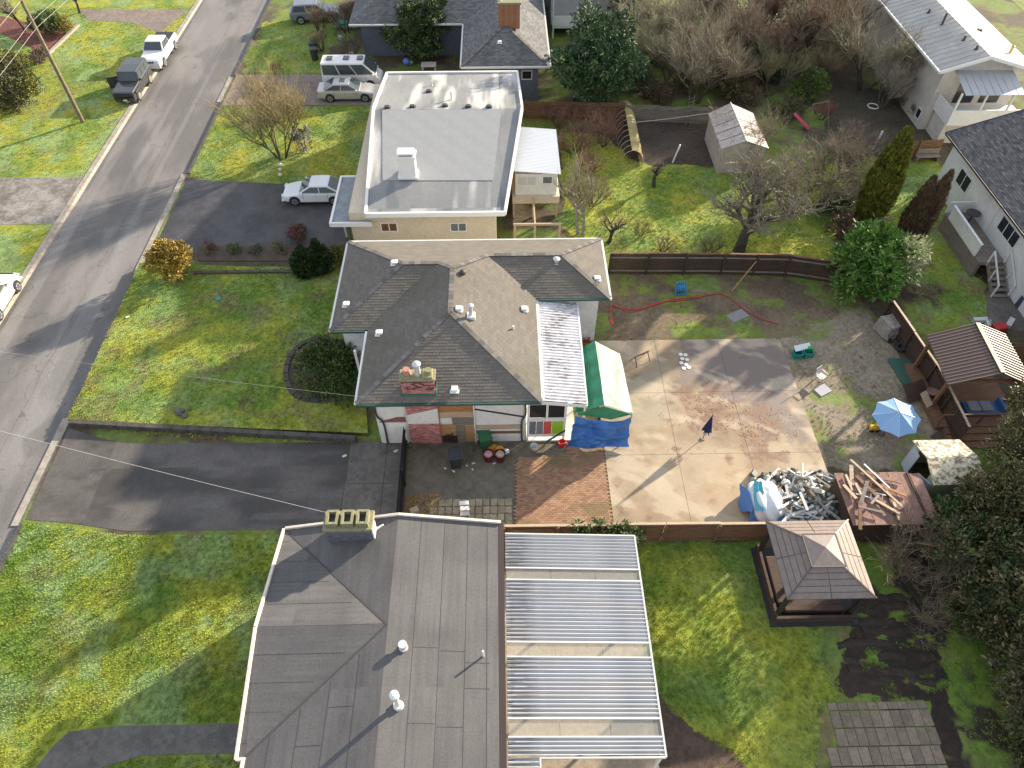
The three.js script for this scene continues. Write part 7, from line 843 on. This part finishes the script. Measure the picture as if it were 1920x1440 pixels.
// street: utility pole and wires
{
  const t = thing('utility_pole', 'tall leaning wooden utility pole on the grass verge', 'pole', [-33.3, 0, -53.2], { local: true }); part('shaft', taper([0, -0.1, 0], [-0.25, 10.5, -0.3], 0.16, 0.11, 12), grained('polewood', [0.13, 0.10, 0.065], [0.24, 0.19, 0.13], { size: 0.7 }), t); part('cross_arm', bar([-1.2, 9.4, -0.25], [0.8, 9.4, -0.25], 0.1, 0.12), wood.grey, t);
  const wm = std(C(0.42, 0.41, 0.38), 0.6), sag = (a, b, s) => { const p = []; for (let k = 0; k <= 12; k++) { const f = k / 12; p.push([mix(a[0], b[0], f), mix(a[1], b[1], f) - s * 4 * f * (1 - f), mix(a[2], b[2], f)]); } return p; };
  for (const [x, y, l] of [[-34.5, 9.5, 'topmost street wire on the cross arm'], [-32.8, 9.5, 'street wire on the road side of the cross arm'], [-33.45, 7.6, 'upper telephone cable on the utility pole'], [-33.4, 7.1, 'lower telephone cable on the utility pole']]) solo('overhead_wire', tube([...sag([x, y + 0.1, -92], [x, y + 0.1, -53.4], 0.5), ...sag([x, y + 0.1, -53.4], [x, y + 0.1, -15], 0.6).slice(1)], 0.012, 60, 4), wm, l, 'wire');
  solo('service_wire', tube(sag([-38, 7.6, -22.5], [-6.9, 4.5, -14.6], 0.35), 0.009, 60, 4), std(C(0.5, 0.5, 0.48), 0.5), 'pale service cable drooping over the long drive to the mossy chimney', 'wire'); solo('service_wire', tube(sag([-38, 7.4, -24.5], [-6.1, 3.95, -21.1], 0.3), 0.006, 60, 4), wm, 'thin service wire crossing the front lawn to the bungalow gutter', 'wire');
}
// front garden bed kerb
{ const t = thing('bed_kerb', 'curved dark kerb round the bed of the round green shrub', 'edging', [...[-10.13,-25.89]].flatMap((v, i) => i ? [0.3, v] : [v])); const P = [[-10.55,0.32,-28.65], [-11.65,0.32,-27.92], [-12.03,0.32,-26.70], [-11.84,0.32,-25.33], [-11.16,0.32,-24.30], [-10.10,0.32,-23.91], [-8.69,0.32,-24.03], [-7.84,0.32,-24.49]], c = new THREE.CatmullRomCurve3(P.map(v3)); for (let k = 0; k < 16; k++) part('kerb_stone', bar(c.getPoint(k / 16 + 0.003), c.getPoint((k + 1) / 16 - 0.003), 0.26, 0.26), edgeDark, t); structure('flower_bed', slab(c.getPoints(24).map(p => [p.x, p.z]).concat([[-8.29,-28.29]]), 0.325, 0.2), grained('bedsoil', [0.05, 0.035, 0.025], [0.11, 0.08, 0.055], { size: 1 }), 'soil of the kerbed bed'); }
structure('flower_bed', slab([[-19.95,-37.40], [-10.18,-37.21], [-9.98,-35.70], [-19.55,-35.89]], 0.05, -0.05), grained('bedsoil'), 'soil of the narrow bed beside the black drive');
structure('flower_bed', slab([[-48.60,-73.03], [-44.79,-71.29], [-40.19,-70.97], [-40.78,-65.06], [-41.34,-63.85], [-42.67,-66.14], [-46.95,-69.28]], 0.02, -0.05), grained('redmulch', [0.10, 0.025, 0.022], [0.20, 0.06, 0.05], { size: 1 }), 'red mulch bed across the road');
solo('concrete_edging', bar([0, 0.08, 0], v3([-40.00,0.08,-70.55]).sub(v3([-40.52,0.08,-64.27])).setY(0.08), 0.3, 0.2), concrete, 'pale kerb strip along the red mulch bed', 'edging', null, on([-40.63,-64.44]));
{ const t = thing('stone_path', 'line of small white stones at the corner of the next lawn', 'stones', on([-16.22,-45.36]), { local: true }); for (const [x, z, s] of [[-0.1, -1.3, 0.16], [0, -0.7, 0.14], [0.15, 0, 0.15]]) part('stone', new THREE.IcosahedronGeometry(s, 2).scale(1, 0.8, 1).translate(x, 0.1, z), plasticOf(0.6, 0.56, 0.5, 0.9), t); }
solo('sprinkler_disc', cyl(0.16, 0.16, 0.03, 0, 0, 0, 18), plasticOf(0.02, 0.25, 0.2), 'small round teal lid in the front lawn', 'lid', null, on([-17.20,-31.98], 0.34)); { const t = thing('rock_cluster', 'cluster of grey rocks on the front lawn near the drive', 'rocks', on([-16.96,-23.23], 0.3), { local: true }); const r = rng(6); for (let k = 0; k < 7; k++) part('rock', new THREE.IcosahedronGeometry(0.1 + r() * 0.09, 1).scale(1, 0.7, 1).translate((r() - 0.5) * 0.7, 0.06, (r() - 0.5) * 0.6), concreteDark, t); }
// far front yard clutter
solo('green_tarp', cloth([-1.1, 0.5, -0.4], [1.1, 0.45, -0.4], [-1.2, 0.1, 0.5], [1.2, 0.1, 0.5], 12, 8, 0.12, 17), plasticOf(0.01, 0.2, 0.11, 0.5), 'crumpled bright green tarp among the far bare shrubs', 'tarp', null, on([-14.32,-69.78], 0.1));
solo('blue_tarp', [cloth([-1.4, 0.6, -0.7], [1.0, 0.5, -0.9], [-1.0, 0.15, 0.8], [1.2, 0.12, 0.7], 12, 10, 0.14, 18)], plasticOf(0.06, 0.17, 0.42, 0.5), 'blue tarp heaped beside the grey house', 'tarp', null, on([-4.71,-65.63], 0.1)); solo('blue_ball', new THREE.SphereGeometry(0.32, 20, 14).translate(0, 0.32, 0), plasticOf(0.10, 0.22, 0.55, 0.35), 'round light blue ball in front of the olive evergreen', 'ball', null, on([-8.11,-62.21]));
for (const [p, c, l, s] of [[[-5.55,-64.91], [0.4, 0.02, 0.03], 'red plastic crate beside the olive evergreen', 0.4], [[-4.26,-66.91], [0.35, 0.02, 0.03], 'red plastic crate on the blue tarp side of the grey house', 0.45], [[-7.80,-62.40], [0.6, 0.58, 0.55], 'small white crate beside the blue ball', 0.3]]) solo('plastic_crate', rbox(s * 1.3, s, s, 0, s / 2, 0, 0.4, 0.03), plasticOf(...c), l, 'crate', null, on(p));
{ const t = thing('white_table', 'small white table behind the membrane roof house', 'table', on([-6.05,-60.80]), { local: true }); part('tabletop', rbox(1.3, 0.05, 0.9, 0, 0.72, 0, 0, 0.02), grained('milky'), t); for (const [a, b] of [[-0.55, -0.35], [0.55, -0.35], [-0.55, 0.35], [0.55, 0.35]]) part('leg', cbox(0.05, 0.7, 0.05, a, 0.35, b), trimWhite, t); }
{ const r = rng(31), ms = [plasticOf(0.6, 0.6, 0.58), plasticOf(0.3, 0.32, 0.35), plasticOf(0.4, 0.3, 0.25)]; const spots = [[-13.19,-64.02], [-11.81,-64.51], [-11.38,-65.02], [-9.63,-64.46], [-12.11,-62.98], [-10.63,-69.94], [-12.48,-70.56], [-14.58,-67.22], [-9.66,-70.50], [-6.08,-63.88]]; spots.forEach((p, i) => solo('yard_clutter', rbox(0.3 + r() * 0.4, 0.25 + r() * 0.3, 0.3, 0, 0.2, 0, r() * 3, 0.05), ms[i % 3], `${['white', 'grey', 'tan'][i % 3]} box of clutter in the yard behind the camper van`, 'clutter', `${['white', 'grey', 'tan'][i % 3]} clutter behind the camper van`, on(p))); }
// far gardens: ladder, white posts, swing frame, bench
{ const t = thing('garden_ladder', 'grey ladder leaning on the weathered grey fence', 'ladder', on([14.94,-51.97]), { local: true, turn: 0.1 }); for (const s of [-1, 1]) part('stile', bar([s * 0.2, 0, 0.3], [s * 0.2, 2.3, -0.1], 0.035), wood.grey, t); for (let k = 0; k < 7; k++) part('rung', bar([-0.2, 0.3 + k * 0.3, 0.25 - k * 0.052], [0.2, 0.3 + k * 0.3, 0.25 - k * 0.052], 0.025), wood.grey, t); }
solo('white_post', bar([0, 0, 0], [0.25, 1.6, 0.2], 0.1), trimWhite, 'white leaning post in the dug garden soil', 'post', null, on([12.89,-46.52])); solo('white_post', bar([0, 0, 0], [0.3, 1.5, -0.2], 0.14, 0.1), trimWhite, 'white leaning post by the dark low fence', 'post', null, on([28.36,-47.88])); solo('wash_line', tube([[10.13,1.30,-49.95], [13.30,1.25,-50.60], [16.19,1.50,-50.88]], 0.03, 16, 5), plasticOf(0.4, 0.4, 0.38), 'grey line strung from the hoop tunnel to the glasshouse', 'line');
{ const t = thing('swing_frame', 'pale swing frame with a pink slide in the far garden', 'swing', on([24.94,-51.54]), { local: true, turn: 0.3 }); for (const s of [-1, 1]) part('frame_leg', [bar([s * 0.9, 0, 0.7], [s * 0.7, 1.9, 0], 0.04), bar([s * 0.9, 0, -0.7], [s * 0.7, 1.9, 0], 0.04)], wood.grey, t); part('cross_bar', bar([-0.75, 1.9, 0], [0.75, 1.9, 0], 0.04), wood.grey, t); part('slide', cbox(0.45, 0.06, 1.7, -1.3, 0.6, 0, 0.8, 0.6), plasticOf(0.55, 0.06, 0.14), t); }
solo('white_ring', new THREE.TorusGeometry(0.42, 0.05, 8, 28).rotateX(Math.PI / 2).translate(0, 0.05, 0), trimWhite, 'white ring lying in the dark hollow by the ribbed roof house', 'ring', null, on([30.68,-54.31]));
{ const t = thing('garden_bench', 'weathered grey bench behind the tall green cypress', 'bench', on([31.86,-46.37]), { local: true, turn: 0.05 }); part('seat', rbox(1.8, 0.06, 0.45, 0, 0.45, 0, 0, 0.02), wood.grey, t); part('backrest', cbox(1.8, 0.4, 0.05, 0, 0.72, -0.24), wood.grey, t); for (const s of [-1, 1]) part('leg', cbox(0.08, 0.45, 0.4, s * 0.8, 0.22, 0), wood.grey, t); }
structure('patio', slab([[30.06,-32.16], [34.14,-35.39], [36.28,-31.32], [34.31,-27.76], [28.66,-29.08]], 0.02, -0.05), concreteDark, 'dark paving beside the white house with the deck');
{ const t = thing('red_mower', 'red garden machine among white junk on the dark paving', 'mower', on([29.03,-28.63], 0.02), { local: true }); part('body', rbox(0.8, 0.35, 0.55, 0, 0.35, 0, 0.2, 0.08), plasticOf(0.4, 0.02, 0.03), t); part('handle', [bar([-0.4, 0.4, 0.2], [-0.9, 0.95, 0.2], 0.03), bar([-0.4, 0.4, -0.2], [-0.9, 0.95, -0.2], 0.03), bar([-0.9, 0.95, -0.2], [-0.9, 0.95, 0.2], 0.03)], metalDark, t); for (const [a, b] of [[-0.3, 0.3], [0.3, 0.3], [-0.3, -0.3], [0.3, -0.3]]) part('wheel', new THREE.CylinderGeometry(0.14, 0.14, 0.08, 14).rotateX(1.57).translate(a, 0.14, b), tyreMat, t); const r = rng(41); for (const p of [[28.33,-29.40], [28.66,-29.08], [29.97,-29.14], [28.25,-28.52]]) solo('white_junk', rbox(0.5 + r() * 0.4, 0.3, 0.3, 0, 0.18, 0, r() * 3, 0.04), plasticOf(0.5, 0.5, 0.5), 'white box of junk beside the red garden machine', 'junk', 'junk boxes on the dark paving', on(p, 0.02)); solo('dark_barrel', cyl(0.3, 0.28, 0.8, 0, 0, 0, 16), plasticOf(0.05, 0.07, 0.10), 'dark barrel on the paving below the deck stair', 'barrel', null, on([31.42,-30.71], 0.02)); }
{ const t = thing('deck_table', 'dark round table with chairs on the timber deck', 'table', [30.6, 1.23, -37.4], { local: true }); part('tabletop', cyl(0.45, 0.45, 0.04, 0, 0.7, 0, 20), plasticOf(0.05, 0.04, 0.04), t); part('leg', cyl(0.05, 0.05, 0.7, 0, 0, 0, 8), metalDark, t); }

renderer.render(scene, camera);
